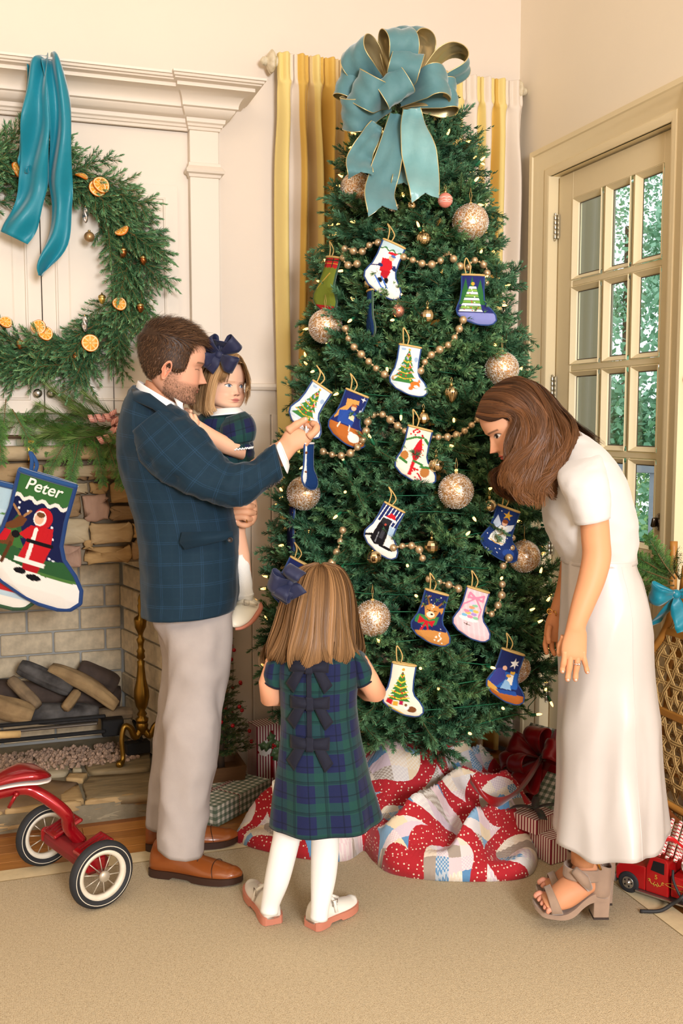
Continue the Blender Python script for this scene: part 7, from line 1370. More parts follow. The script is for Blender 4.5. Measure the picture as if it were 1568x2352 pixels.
# teal silk ribbon hanging over the cornice
SILK = mat('teal_silk', '#118399', .42, sheen=.45, spec=.5, var=(7, .35, '#0c687d'), bump=(30, .3)); SILK2 = SILK
rb = thing('hanging_ribbon', 'wide teal silk ribbon draped over the cornice to hold the wreath', 'ribbon', W(105, 135, Y=3.8))
def drape(name, pts, parent, mm, fold=.018, nf=2.2, seed=0, solid=.0012, nw=15):
    """pts: (x, y, width px, Y) centre line"""
    A = cat(pts, 46); P = np.array([W(x, y, Y=yy) for x, y, w, yy in A]); T = np.gradient(P, axis=0); Wv = np.cross(T, FW); Wv /= np.linalg.norm(Wv, axis=1)[:, None]; G = []
    for i in range(46):
        hw = A[i, 2]/2*dep(P[i])/F; tw = .5*math.sin(i*.21+seed)
        G.append([P[i]+Wv[i]*s*hw-FH*(fold*math.cos(s*math.pi*nf*.5+i*.13+seed)+fold*.5*math.sin(i*.5+s*2+seed)+tw*s*fold) for s in np.linspace(-1, 1, nw)])
    m = MB(); m.grid(np.array(G)); return m.obj(name, mm, parent, solid=solid)
drape('ribbon_strand', [(96, 130, 30, 3.84), (92, 138, 42, 3.745), (86, 220, 50, 3.735), (84, 300, 62, 3.75), (80, 380, 66, 3.80), (72, 440, 66, 3.82), (52, 500, 72, 3.82), (30, 545, 66, 3.82)], rb, SILK, seed=1); drape('ribbon_strand', [(110, 130, 26, 3.84), (118, 140, 40, 3.74), (134, 215, 44, 3.735), (138, 300, 50, 3.75), (135, 400, 58, 3.80), (140, 470, 48, 3.82), (132, 550, 50, 3.82), (100, 610, 24, 3.82), (94, 634, 10, 3.82)], rb, SILK, seed=3); drape('ribbon_strand', [(76, 150, 24, 3.78), (66, 260, 30, 3.79), (60, 360, 28, 3.83), (58, 400, 20, 3.84)], rb, SILK, seed=5)
# mantel garland
def cedar_mesh(L, seed, c0, c1):
    r = random.Random(seed); m = MB(); S = cat([(0, 0, 0), (L*.5, 0, .01), (L, 0, -.05*L)], 22); m.tube(S, np.linspace(.003, .001, 22), 4, lin('#6a5a34')); V = []; Fc = []; Cc = []
    for i in range(2, 22):
        for sd in (-1, 1):
            p = S[i]; a = R(r.uniform(35, 55))*sd; l = L*.34*(1-.6*i/22)*r.uniform(.7, 1.2); d = np.array([math.cos(a), math.sin(a), r.uniform(-.8, .3)]); d /= np.linalg.norm(d)
            for j in range(9):
                q = p+d*l*j/9+np.array([0, 0, -.02*(j/9)**2]); 
                for s2 in (-1, 1):
                    a2 = a+s2*R(38); e = np.array([math.cos(a2), math.sin(a2), r.uniform(-.5, .2)]); e /= np.linalg.norm(e); ln = .013*(1-.06*j)*r.uniform(.7, 1.2); sd_ = np.cross(e, [0, 0, 1]); sd_ = sd_/np.linalg.norm(sd_)*.0012; n = len(V); V += [q-sd_*.5, q+sd_*.5, q+e*ln*.6+sd_, q+e*ln, q+e*ln*.6-sd_]; Fc.append((n, n+1, n+2, n+3, n+4)); c_ = np.array(lin(c0))*(1-j/9)+np.array(lin(c1))*(j/9); c_ = c_*r.uniform(.75, 1.25); Cc += [c_]*5
    m.add(np.array(V), Fc, np.array(Cc)); return m
gar = thing('mantel_garland', 'cedar and pine garland lying along the stone mantel shelf', 'garland', (0, 3.93, 1.41))
MB().tube(cat([(-.9, 3.96, 1.44), (-.4, 3.95, 1.45), (.1, 3.96, 1.44), (.5, 3.95, 1.44), (.84, 3.96, 1.43)], 30), .008, 6).obj('vine', TWIG, gar)
cd_ = [cedar_mesh(.24, 70+k, '#2f5a22', '#5c8a35') for k in range(3)]; pn_ = [MB() for _ in range(2)]
for k in range(2): needles(pn_[k], [(0, 0, 0), (.09, 0, .01), (.17, 0, .01)], 190, .085, .0013, 90+k, '#4c6b2a', '#8aa05a', .5); pn_[k].tube([(0, 0, 0), (.17, 0, .01)], .003, 5, lin('#6b5a35'))
cds = [q.xf(np.array(Matrix.Translation(gar.location))).obj('cedar_sprig', NEED, gar, smooth=False, recalc=False) for q in cd_]; pns = [q.xf(np.array(Matrix.Translation(gar.location))).obj('pine_sprig', NEED, gar, smooth=False, recalc=False) for q in pn_]; used_c, used_p = [0]*3, [0]*2
def pl(kind, x, y, yy, d, z=(0, -1, .3), sc=1.0):
    k = rnd.randrange(3 if kind == 'c' else 2); src, us = (cds, used_c) if kind == 'c' else (pns, used_p); o = src[k] if not us[k] else copyobj(src[k], gar); us[k] = 1; place(o, W(x, y, Y=yy), d, z, sc, gar)
for i in range(16): pl('c', rnd.uniform(-120, 40), rnd.uniform(915, 960), rnd.uniform(3.86, 3.95), (rnd.uniform(-.3, .5), rnd.uniform(-.35, -.05), rnd.uniform(-1, -.5)), sc=rnd.uniform(.6, .85))
for i in range(18): pl('c', rnd.uniform(30, 150), rnd.uniform(965, 985), rnd.uniform(3.97, 4.0), (rnd.uniform(-.6, 1), rnd.uniform(-.4, 0), rnd.uniform(-.2, .35)), sc=rnd.uniform(.4, .65))
for i in range(12): pl('c', rnd.uniform(150, 300), rnd.uniform(980, 1005), rnd.uniform(3.88, 3.97), (rnd.uniform(-.7, .5), -.4, rnd.uniform(-.6, .2)), sc=rnd.uniform(.4, .7))
for x, y, d in ((185, 1000, (-.25, -.3, -.9)), (172, 1005, (-.1, -.3, -1)), (215, 1005, (.15, -.3, -.9)), (245, 1010, (.2, -.3, -.8)), (268, 1015, (.1, -.4, -.8)), (160, 1000, (-.5, -.3, -.8))): pl('c', x, y, 3.88, d, sc=.75)
for i in range(16): pl('p', rnd.uniform(170, 300), rnd.uniform(960, 1000), rnd.uniform(3.88, 3.97), (rnd.uniform(-1, -.2), rnd.uniform(-.4, .1), rnd.uniform(-.35, .5)), sc=rnd.uniform(.7, 1.05))
for i in range(14): pl('c', rnd.uniform(-420, -120), rnd.uniform(960, 1000), rnd.uniform(3.88, 3.97), (rnd.uniform(-1, 1), -.4, rnd.uniform(-.6, .3)), sc=.8)
def stripemat(name, a, b, per, wd, axis=0):
    m = mat(name, a, .5, sheen=.2); N, L = m.node_tree.nodes, m.node_tree.links; v = N.new('ShaderNodeVertexColor'); v.layer_name = 'col'; s_ = N.new('ShaderNodeSeparateColor'); L.new(v.outputs[0], s_.inputs[0]); q = N.new('ShaderNodeMath'); q.operation = 'MODULO'; q.inputs[1].default_value = per; L.new(s_.outputs[axis], q.inputs[0]); l = N.new('ShaderNodeMath'); l.operation = 'LESS_THAN'; l.inputs[1].default_value = wd; L.new(q.outputs[0], l.inputs[0]); mx = N.new('ShaderNodeMix'); mx.data_type = 'RGBA'; mx.inputs[6].default_value = (*lin(a), 1); mx.inputs[7].default_value = (*lin(b), 1); L.new(l.outputs[0], mx.inputs[0]); L.new(mx.outputs[2], N['Principled BSDF'].inputs['Base Color']); return m
CURL = stripemat('red_stripe_ribbon', '#c65a50', '#ecd9c6', .008, .003)
cr = thing('curled_ribbon', 'red and cream striped ribbon curls on the mantel garland', 'ribbon', W(250, 985, Y=3.87))
for (x0, y0, x1, y1, tn) in ((205, 962, 262, 958, 3), (258, 945, 270, 1000, 3), (228, 1012, 275, 1000, 3), (262, 990, 285, 965, 2)):
    a, b_ = W(x0, y0, Y=3.87), W(x1, y1, Y=3.86); ax = (b_-a)/np.linalg.norm(b_-a); u = np.cross(ax, [0, 1, 0]); u /= np.linalg.norm(u); v = np.cross(ax, u); n = 60; G = []; Cc = []
    for i in range(n):
        t = i/(n-1); an = t*tn*2*math.pi; c_ = a+(b_-a)*t+.016*(u*math.cos(an)+v*math.sin(an)); G.append([c_+ax*s*.009 for s in (-1, 0, 1)]); Cc.append([(t*.4, s*.009+.1, 0) for s in (-1, 0, 1)])
    m = MB(); m.grid(np.array(G), np.array(Cc)); m.obj('curl', CURL, cr, solid=.0008)
# ================================================================== gas logs, grate, andiron, gravel
LOG = [mat('log_%d' % i, c, .9, var=(16, .7, c2), bump=(24, 1.0), band=(1, 1, 1)) for i, (c, c2) in enumerate((('#8f7a5e', '#4d4035'), ('#2b2725', '#6d6a68'), ('#a58a62', '#6a5238'), ('#5a4a40', '#332a26')))]
def log(label, x0, y0, Y0, x1, y1, Y1, rp, mi, seed, bend=0):
    a, b_ = W(x0, y0, Y=Y0), W(x1, y1, Y=Y1); n = 22; P = np.array([a+(b_-a)*t+np.array([0, 0, bend*math.sin(math.pi*t)]) for t in np.linspace(0, 1, n)]); r0 = rp*dep(a)/F; ax = (b_-a)/np.linalg.norm(b_-a); u = np.cross(ax, [0, 0, 1.0]); u /= np.linalg.norm(u); v = np.cross(ax, u); rings = []
    for i, p in enumerate(P):
        ring = []
        for k in range(26):
            t = k*2*math.pi/26; q = u*math.cos(t)+v*math.sin(t); rr = r0*(1+.22*nz(p*3+q*1.7+seed, 3)+.10*nz(q*4+np.array([seed, 0, 0]), 3)+.06*math.sin(k*5))*(1-.25*abs(2*i/(n-1)-1)**6); ring.append(p+q*rr)
        rings.append(ring)
    m = MB(); m.loft(rings); o = m.obj('gas_log', LOG[mi]); tag(o, label, 'log', 'ceramic gas logs in the firebox')
log('long pale ceramic log lying behind the others in the firebox', -60, 1590, 4.42, 275, 1600, 4.42, 30, 3, 1); log('black charred log leaning from upper left to center', 45, 1530, 4.36, 165, 1585, 4.30, 20, 1, 2); log('forked brown log crossing to the right end', 115, 1535, 4.34, 268, 1622, 4.22, 17, 2, 3, .02); log('short dark log at the upper right of the pile', 180, 1535, 4.40, 268, 1575, 4.38, 24, 3, 4); log('pale stubby branch leaning left of the charred log', 25, 1560, 4.3, 88, 1622, 4.2, 14, 0, 5); log('broad tan log at the front left of the grate', -80, 1600, 4.22, 75, 1645, 4.18, 26, 2, 6); log('charred front log with pale round marks behind the grate bar', 70, 1640, 4.24, 225, 1640, 4.24, 24, 1, 7); log('small stub log pointing down at the front center', 178, 1590, 4.24, 150, 1628, 4.17, 12, 2, 8); log('pale low log at the right end of the grate', 225, 1640, 4.28, 305, 1638, 4.26, 13, 0, 9)
m = MB(); r = np.random.default_rng(3)
BLK = mat('black_iron', '#1b1b1c', .55, .4)
gt = thing('fire_grate', 'black iron log grate with upright bars at the hearth', 'grate', W(140, 1690, Y=4.2))
zt, zb = W(130, 1655, Y=4.15)[2], W(130, 1690, Y=4.15)[2]
for nm, z_ in (('top_bar', zt), ('lower_bar', zb)): seg(nm, (W(-80, 1670, Y=4.15)[0], 4.15, z_), (W(243, 1660, Y=4.15)[0], 4.15, z_), .012, .016, gt, BLK)
for x in (-60, 66, 122, 180, 238):
    c_ = W(x, 1670, Y=4.14); seg('upright_bar', (c_[0], 4.138, .10), (c_[0], 4.138, zt+.035), .016, .010, gt, BLK)
seg('burner_tube', (W(-80, 1680, Y=4.17)[0], 4.17, (zt+zb)/2), (W(225, 1680, Y=4.17)[0], 4.17, (zt+zb)/2), .018, .014, gt, mat('steel_tube', '#8f8a82', .35, 1))
vb = tag(MB().box(W(258, 1668, Y=4.22), (.09, .06, .07), bev=.004).obj('gas_valve', BLK, smooth=False), 'black gas valve box at the right end of the log grate', 'valve box'); vb2 = tag(MB().box(W(315, 1710, Y=4.16)+[0.0, 0, -.01], (.10, .05, .05), bev=.003, rot=rotm((0, 0, 1), .15)).obj('gas_control_box', BLK, smooth=False), 'low black control box behind the andiron foot', 'control box')
V, Fc = [], []; ico = [(0, 0, 1), (.9, 0, .4), (.28, .85, .45), (-.72, .53, .4), (-.72, -.53, .45), (.28, -.85, .4), (.72, .53, -.45), (-.28, .85, -.4), (-.9, 0, -.45), (-.28, -.85, -.4), (.72, -.53, -.45), (0, 0, -1)]
icf = [(0, 1, 2), (0, 2, 3), (0, 3, 4), (0, 4, 5), (0, 5, 1), (1, 6, 2), (2, 7, 3), (3, 8, 4), (4, 9, 5), (5, 10, 1), (2, 6, 7), (3, 7, 8), (4, 8, 9), (5, 9, 10), (1, 10, 6), (11, 7, 6), (11, 8, 7), (11, 9, 8), (11, 10, 9), (11, 6, 10)]
g = MB()
for i in range(1500):
    x = r.uniform(-.55, .50); y = 4.10+r.random()**1.0*.25; s_ = r.uniform(.006, .0115); sh_ = np.array(ico)*s_*r.uniform(.65, 1.3, (12, 3)); g.add(sh_+np.array([x, y, .082+r.random()*.018]), icf, np.array(lin('#b3957f'))*r.uniform(.55, 1.1))
tag(g.obj('lava_gravel', mat('lava_rock', '#ffffff', .95, attr='col', bump=(80, .6)), smooth=False, recalc=False), 'pinkish grey lava gravel spread under the log grate', 'gravel', kind='stuff')
# andiron
AB = mat('aged_brass', '#8f6d2c', .3, .9, var=(8, .5, '#5c4519')); ad = thing('andiron', 'tall turned brass andiron standing at the right of the firebox', 'andiron', (W(325, 1715, Y=4.1)[0], 4.1, .09))
ac = np.array([W(325, 1600, Y=4.1)[0], 4.1, 0]); zz = lambda y: W(325, y, Y=4.1)[2]; sA = dep(W(325, 1600, Y=4.1))/F
m = MB(); m.lathe([(rp*sA, zz(y)) for y, rp in ((1660, 0), (1658, 14), (1650, 15), (1645, 8), (1640, 12), (1632, 7), (1620, 14), (1600, 18), (1585, 17), (1560, 11), (1530, 8), (1518, 9), (1515, 5), (1510, 10), (1500, 8), (1495, 10), (1488, 6), (1478, 7), (1468, 10), (1462, 5), (1455, 6), (1448, 9), (1440, 13), (1425, 15), (1418, 14), (1412, 5), (1400, 5), (1390, 6), (1386, 4), (1378, 5), (1370, 3), (1363, 0))], ac, seg=24); m.obj('turned_post', AB, ad)
for sx in (-1, 1):
    m = MB(); P = cat([ac+[sx*.004, 0, zz(1672)], ac+[sx*.03, -.01, zz(1690)], ac+[sx*.05, -.015, zz(1668)], ac+[sx*.075, -.02, zz(1662)], ac+[sx*.088, -.03, zz(1690)], ac+[sx*.085, -.04, .12], ac+[sx*.10, -.05, .10]], 30); m.tube(P, np.concatenate([np.linspace(.016, .010, 24), np.linspace(.010, .016, 6)]), 10); m.sphere(P[-1], .016, 12, 8); m.obj('cabriole_leg', AB, ad)
m = MB(); m.lathe([(0, zz(1690)), (.02, zz(1682)), (.026, zz(1665)), (.02, zz(1655))], ac, seg=18); m.obj('boss', AB, ad)
seg('log_bar', ac+[0, .02, .17], ac+[0, .30, .17], .014, .014, ad, BLK)
wh = MB(); p0, p1 = W(-160, 1696, Y=3.55), W(46, 1686, Y=3.62); wh.tube([p0, (p0+p1)/2, p1], [.012, .0125, .0128], 14); wh.obj('wooden_handle', mat('pale_wood', '#dcb77c', .55, var=(20, .2), bump=(60, .1))); tag(bpy.data.objects['wooden_handle'], 'pale round wooden tool handle poking in from the left photo edge', 'handle')
# ================================================================== tricycle
RED = mat('candy_red', '#a30f1c', .22, .35, var=(12, .2), coat=.6); REDD = mat('worn_red', '#8a1a22', .45, .2, var=(20, .4, '#6b3b38')); RUB = mat('black_rubber', '#26272a', .7, bump=(60, .15)); WRIM = mat('cream_rim', '#ebe2cf', .45, var=(40, .25, '#b9a27c')); SPK = mat('spoke_metal', '#c9bfae', .4, .6)
tri_ = thing('tricycle', 'vintage red tricycle with cream rimmed black tyres beside the hearth', 'tricycle', (.17, 3.23, .012))
Wn, Wf = W(233, 2008, Z=.115), W(106, 1917, Z=.115); axv = Wn-Wf; axv[2] = 0; axl = np.linalg.norm(axv); axv /= axl; fv = np.array([axv[1], -axv[0], 0]); fv = fv if fv[0] < 0 else -fv; mid = (Wn+Wf)/2; UZ = np.array([0, 0, 1.0])
def wheel(c, R0, par):
    def tor(name, prof, mm): 
        m = MB(); rg = []
        for k in range(48): a = k*2*math.pi/48; e = fv*math.cos(a)+UZ*math.sin(a); rg.append([c+e*(R0*r_)+axv*z for r_, z in prof])
        rg.append(rg[0]); q = np.array(rg); n_, k_ = q.shape[:2]; m.loft(q, False); return m.obj(name, mm, w, weld=1e-5)
    w = MB(); w.lathe([(0, -.018), (.009, -.018), (.011, .012), (.017, .014), (.017, .022), (.012, .026), (0, .027)], c, axv, 20); w = w.obj('wheel', SPK, par)
    tw = .017; cs = lambda r0, r1, t, n=14: [((r0+r1)/2+(r1-r0)/2*math.cos(2*math.pi*k/n), t*math.sin(2*math.pi*k/n)) for k in range(n)]
    tor('tyre', cs(.70, 1.0, tw), RUB); tor('whitewall_line', [(.855, tw*.98), (.875, tw*.98), (.875, tw*.98+.001), (.855, tw*.98+.0012)], WRIM)
    tor('rim', [(.60, -.008), (.73, -.014), (.74, -.008), (.74, .008), (.73, .014), (.60, .008)], WRIM)
    for k in range(10): a = k*2*math.pi/10+.2; e = fv*math.cos(a)+UZ*math.sin(a); m = MB(); m.tube([c+e*.012+axv*.008, c+e*R0*.64], .0018, 6); m.obj('spoke', SPK, w)
wheel(Wn, .105, tri_); wheel(Wf, .105, tri_)
def bx(name, c, s, mm, par=tri_, bev=.01, tilt=0): M = np.stack([fv, axv, UZ], 1); q = MB(); q.box((0, 0, 0), s, bev=bev, rot=M @ rotm((0, 1, 0), tilt)); q.v = [v+np.array(c) for v in q.v]; return q.obj(name, mm, par, smooth=False, bevel=.004)
bx('axle_housing', mid+UZ*.01-fv*.01, (.085, axl-.07, .055), REDD, bev=.016)
for sg in (-1, 1):
    st_ = bx('step_plate', mid+axv*sg*(axl*.27)+UZ*.055-fv*.02, (.11, .085, .014), RED, bev=.005, tilt=.35)
    for k in range(4): q = MB(); c_ = mid+axv*(sg*axl*.27+(k-1.5)*.018)+UZ*.064-fv*.02; M = np.stack([fv, axv, UZ], 1) @ rotm((0, 1, 0), .35); q.box((0, 0, 0), (.08, .004, .004), rot=M); q.v = [v+c_ for v in q.v]; q.obj('tread_rib', REDD, st_, smooth=False)
    bx('fender_bracket', mid+axv*sg*(axl*.40)+UZ*.02, (.07, .02, .05), RED, bev=.008)
seatc = W(48, 1795, d=3.12); P = cat([mid+UZ*.03-fv*.03, mid+UZ*.09+fv*.01, W(150, 1868, d=3.16), W(95, 1826, d=3.14), W(45, 1812, d=3.12), seatc+fv*.16-UZ*.02, seatc+fv*.30-UZ*.01], 40); m = MB(); m.tube(P, np.linspace(.021, .019, 40), 16); m.obj('frame_tube', RED, tri_)
rg = []; rg2 = []
for i in range(16):
    t = i/15; w_ = np.interp(t, [0, .1, .3, .6, .85, 1], [.035, .062, .075, .05, .03, .012]); h_ = np.interp(t, [0, .12, .35, .7, 1], [.012, .032, .038, .028, .010]); c_ = seatc+fv*(-.085+.20*t)+UZ*(.004+.012*math.sin(t*3))
    rg.append(ell(c_, axv*w_, UZ*h_*.5, 28, 2.6)+UZ*h_*.35); rg2.append([c_+axv*w_*1.03*s-UZ*(.004+.005*k) for s, k in ((-1, 0), (1, 0), (1, 1), (-1, 1))])
m = MB(); m.loft(rg); se = m.obj('seat', RED, tri_); m = MB(); m.loft(rg2); m.obj('seat_rim', WHT, se, auto=40)
m = MB(); c_ = W(38, 1827, d=3.10); m.tube([W(38, 1822, d=3.09), W(20, 1855, d=3.09)], .006, 8); m.sphere(W(38, 1824, d=3.09), .009, 10, 6); m.obj('seat_bolt', RED, tri_)
fc = seatc+fv*.40; fc[2] = .16; wheel(fc, .15, tri_); m = MB(); m.tube([P[-1], fc+UZ*.02+axv*.03], .014, 10); m.tube([P[-1], P[-1]+UZ*.16-fv*.03], .012, 10); m.tube([P[-1]+UZ*.16-fv*.05-axv*.16, P[-1]+UZ*.17-fv*.02, P[-1]+UZ*.16-fv*.05+axv*.16], .010, 10); m.obj('fork', RED, tri_)
# ================================================================== gifts
def ginghammat(name, c1, c2, mid_, per=.024):
    m = plaidmat(name, c1, [(0, per, 0, per/2, mid_, .5), (1, per, 0, per/2, mid_, .5)], .45, sheen=0); return m
GING = plaidmat('green_gingham_paper', '#efe9da', [(0, .026, 0, .013, '#2f5a3c', .62), (1, .026, 0, .013, '#2f5a3c', .62)], .4, sheen=0, bumpsc=10); STRP = plaidmat('red_stripe_paper', '#efe3d6', [(0, .0125, 0, .0055, '#8e2f3d', 1.0)], .4, sheen=0, bumpsc=10); GRIB = mat('crimson_satin', '#8d0c14', .3, sheen=.3, spec=.5, bump=(20, .1)); TWN = stripemat('bakers_twine', '#7a2b30', '#d9cdb6', .01, .004)
def giftbox(par, name, o, ex, ey, ez, mm):
    """box from corner o with edge vectors; paper pattern follows each face"""
    m = MB()
    for a, b_, c_ in ((ex, ey, ez), (ex, ez, ey), (ey, ez, ex)):
        for s_ in (0, 1):
            la, lb = np.linalg.norm(a), np.linalg.norm(b_); q = o+c_*s_; m.add([q, q+a, q+a+b_, q+b_], [(0, 1, 2, 3)], [(0, 0, 0), (la, 0, 0), (la, lb, 0), (0, lb, 0)])
    return m.obj(name, mm, par, smooth=False)
def basis(ang, L, D, H): c, s = math.cos(ang), math.sin(ang); return np.array([c, s, 0])*L, np.array([-s, c, 0])*D, np.array([0, 0, 1.0])*H
A, B_, C_ = W(489, 1899, Z=.001), W(623, 1850, Z=.001), W(464, 1836, Z=.001); A = np.array([.70, 3.52, .002]); ex, ey, ez = basis(R(39), .34, .20, .08)
ga = thing('gift_box', 'green and cream gingham wrapped gift with twine and red tag', 'gift box', A, 'wrapped gifts around the tree'); giftbox(ga, 'wrapped_box', A, ex, ey, ez, GING)
m = MB(); 
for k in (-.02, .0, .02):
    P = [A+ey*(.58+k)+ez*.1-ex*.005, A+ey*(.58+k)+ez*1.01-ex*.003, A+ey*(.58+k*1.5)+ez*1.02+ex*.5, A+ey*(.58+k)+ez*1.01+ex*1.003, A+ey*(.58+k)+ez*.05+ex*1.005]; Q = np.concatenate([np.linspace(P[i], P[i+1], 30) for i in range(4)]); m.tube(Q, .0018, 5, np.column_stack([np.repeat(np.arange(len(Q)), 5)*.004, np.zeros(len(Q)*5), np.zeros(len(Q)*5)]))
Q = np.concatenate([np.linspace(P_, Q_, 24) for P_, Q_ in ((A+ex*.42+ez*.1-ey*.004, A+ex*.42+ez*1.01-ey*.002), (A+ex*.42+ez*1.01, A+ex*.42+ez*1.01+ey))]); m.tube(Q, .0018, 5, np.column_stack([np.repeat(np.arange(len(Q)), 5)*.004, np.zeros(len(Q)*5), np.zeros(len(Q)*5)])); m.obj('twine', TWN, ga)
tc_ = A+ex*.14+ey*.55+ez*1.04; m = MB(); ring = [tc_+.032*(1+.10*math.cos(4*a)+.05*math.cos(8*a))*(ex/np.linalg.norm(ex)*math.cos(a)+ey/np.linalg.norm(ey)*math.sin(a)*.8) for a in np.linspace(0, 6.283, 40, endpoint=False)]; m.loft([ring, [p+UZ*.0015 for p in ring]]); m.obj('gift_tag', mat('red_card', '#c01f26', .5), ga, smooth=False)
# striped gift with holly standing behind
ex, ey, ez = basis(R(12), .15, .09, .25); o = np.array([W(590, 1765, Y=3.88)[0], 3.88, .002]); gb_ = thing('gift_box', 'red striped gift with holly and white tag behind the girl', 'gift box', o, 'wrapped gifts around the tree'); giftbox(gb_, 'wrapped_box', o, ex, ey, ez, STRP)
fc_ = o+ex*.45+ez*.62-ey*.02; m = MB(); ring = [fc_-ex*.2+.032*(1+.05*math.cos(8*a))*(ex/.15*math.cos(a)+UZ*math.sin(a)) for a in np.linspace(0, 6.283, 32, endpoint=False)]; m.loft([ring, [p-ey/.09*.0015 for p in ring]]); m.obj('paper_tag', WHT, gb_, smooth=False)
for k, a in enumerate((.3, 1.7, 2.8, -1.2, -.5)):
    m = MB(); d = ex/.15*math.cos(a)+UZ*math.sin(a); s2 = np.cross(d, ey/.09); pts = [fc_+d*.07*t+s2*sg*.018*math.sin(math.pi*t)*(1+.4*math.cos(t*18))-ey/.09*(.004+.006*math.sin(3*t)) for t, sg in [(t, 1) for t in np.linspace(0, 1, 13)]+[(t, -1) for t in np.linspace(1, 0, 13)[1:-1]]]; m.add(pts, [tuple(range(len(pts)))]); m.obj('holly_leaf', mat('holly_green', '#2f5a33', .35, var=(30, .3, '#b9c08a')), gb_, solid=.001)
m = MB(); [m.sphere(fc_-ey/.09*.008+ex/.15*dx+UZ*dz, .006, 10, 7) for dx, dz in ((0, 0), (.011, .005), (.002, .012))]; m.obj('holly_berries', mat('berry_red', '#a8101a', .25), gb_)
m = MB(); m.box(o+ex*.45+ez*.5-ey*.008, (.012, .002, .20)); m.box(o+ex*.5+ez*.58-ey*.008, (.15, .002, .012), rot=rotm((0, 0, 1), R(12))); m.obj('ribbon_band', GRIB, gb_, smooth=False)
# big gingham gift on the right, leaning, with a crimson bow
bL = np.array([1.80, 3.46, .01]); bR = np.array([1.92, 3.19, .01])
gx = bR-bL; gx[2] = 0; ex = gx/np.linalg.norm(gx)*.30; nb = np.cross(ex/np.linalg.norm(ex), UZ); ez = UZ*.29+RT*.13+nb*-.04; ezn = ez/np.linalg.norm(ez); ey = np.cross(ezn, ex/np.linalg.norm(ex)); ey = ey/np.linalg.norm(ey)*.11; o = np.array([bL[0], bL[1], .012])
gc = thing('gift_box', 'big green gingham gift with a crimson ribbon bow right of the tree', 'gift box', o, 'wrapped gifts around the tree'); 
ey = ey if ey @ FH > 0 else -ey
giftbox(gc, 'wrapped_box', o, ex, ey, ez, GING)
fn = -ey/np.linalg.norm(ey); exn = ex/np.linalg.norm(ex); kc = o+ex*.45+ez*.62+fn*.014
def band(a, b_, wv, par, name='ribbon_band'): m = MB(); m.grid(np.array([[a-wv, a+wv], [(a+b_)/2-wv, (a+b_)/2+wv], [b_-wv, b_+wv]])+fn*.003); return m.obj(name, GRIB, par, solid=.002)
band(o+ex*.5, o+ex*.5+ez, exn*.03, gc); band(o+ez*.58, o+ex+ez*.58, ezn*.03, gc)
def satin_loop(D, Wd, L, B, w, par, c=None, mm=GRIB):
    c = kc if c is None else c; D = np.array(D)/np.linalg.norm(D); Wd = np.array(Wd)-D*(np.array(Wd) @ D); Wd /= np.linalg.norm(Wd); N = np.cross(D, Wd); t = np.linspace(.1, 6.18, 26); G_ = [[c+D*L*math.sin(k/2)**.8+N*B*math.sin(k)+Wd*s*w*(.3+.7*min(1, math.sin(k/2)*1.4))+N*.004*math.cos(s*5+k) for s in np.linspace(-1, 1, 7)] for k in t]; m = MB(); m.grid(np.array(G_)); return m.obj('bow_loop', mm, par, solid=.0012, recalc=False)
for D, Wd, L, B in ((-exn*.6-ezn*.5+fn*.5, exn*.4-ezn*.5+fn*.3, .13, .03), (-exn*.2-ezn*.9+fn*.45, exn, .15, .035), (exn*.3-ezn*.8+fn*.6, exn+ezn*.2, .14, .035), (-exn*.9+ezn*.2+fn*.4, ezn, .11, .03), (ezn*.8+fn*.6-exn*.3, exn, .10, .03), (exn*.7+ezn*.3+fn*.5, ezn, .10, .03), (fn*.9-ezn*.45, exn*.9+ezn*.2, .12, .03)): satin_loop(D, Wd, L*1.25, B*1.2, .042, gc)
q = cat([kc, W(1190, 1815, d=3.5), W(1145, 1842, d=3.32), W(1105, 1822, d=3.3), W(1080, 1788, d=3.32)], 30); m = MB(); m.grid(np.array([[p-UZ*.014*(1+.3*math.sin(i*.5))-FH*.006*math.sin(i*.4), p+UZ*.014+FH*.006*math.cos(i*.4)] for i, p in enumerate(q)])); m.obj('ribbon_tail', GRIB, gc, solid=.0012)
# two striped boxes beside the sandals
for lb, c_, an, L, D, H, z in (('red striped gift lying flat behind the sandals of the woman', (1.70, 2.83), R(10), .17, .17, .085, .014), ('small red striped gift with dark plaid bow on the flat striped gift', (1.675, 2.88), R(24), .12, .11, .05, .10)):
    o = np.array([*c_, z]); ex, ey, ez = basis(an, L, D, H); g_ = thing('gift_box', lb, 'gift box', o, 'wrapped gifts around the tree'); giftbox(g_, 'wrapped_box', o, ey, ex, ez, STRP)
    if z > .05:
        m = MB(); cc = o+ex*.5+ey*.5+ez; [m.grid(np.array([[cc+UZ*(.012+.012*math.sin(t))+ (ex*math.cos(a)+ey*math.sin(a))*t/3*.9+np.array([-math.sin(a), math.cos(a), 0])*s*.014 for s in (-1, 1)] for t in np.linspace(0, 3, 9)])) for a in (.6, 2.5, 4.1, 5.6)]; m.obj('plaid_bow', mat('dark_plaid_ribbon', '#2b3a34', .6, var=(60, .5, '#5c2230')), g_, solid=.001)
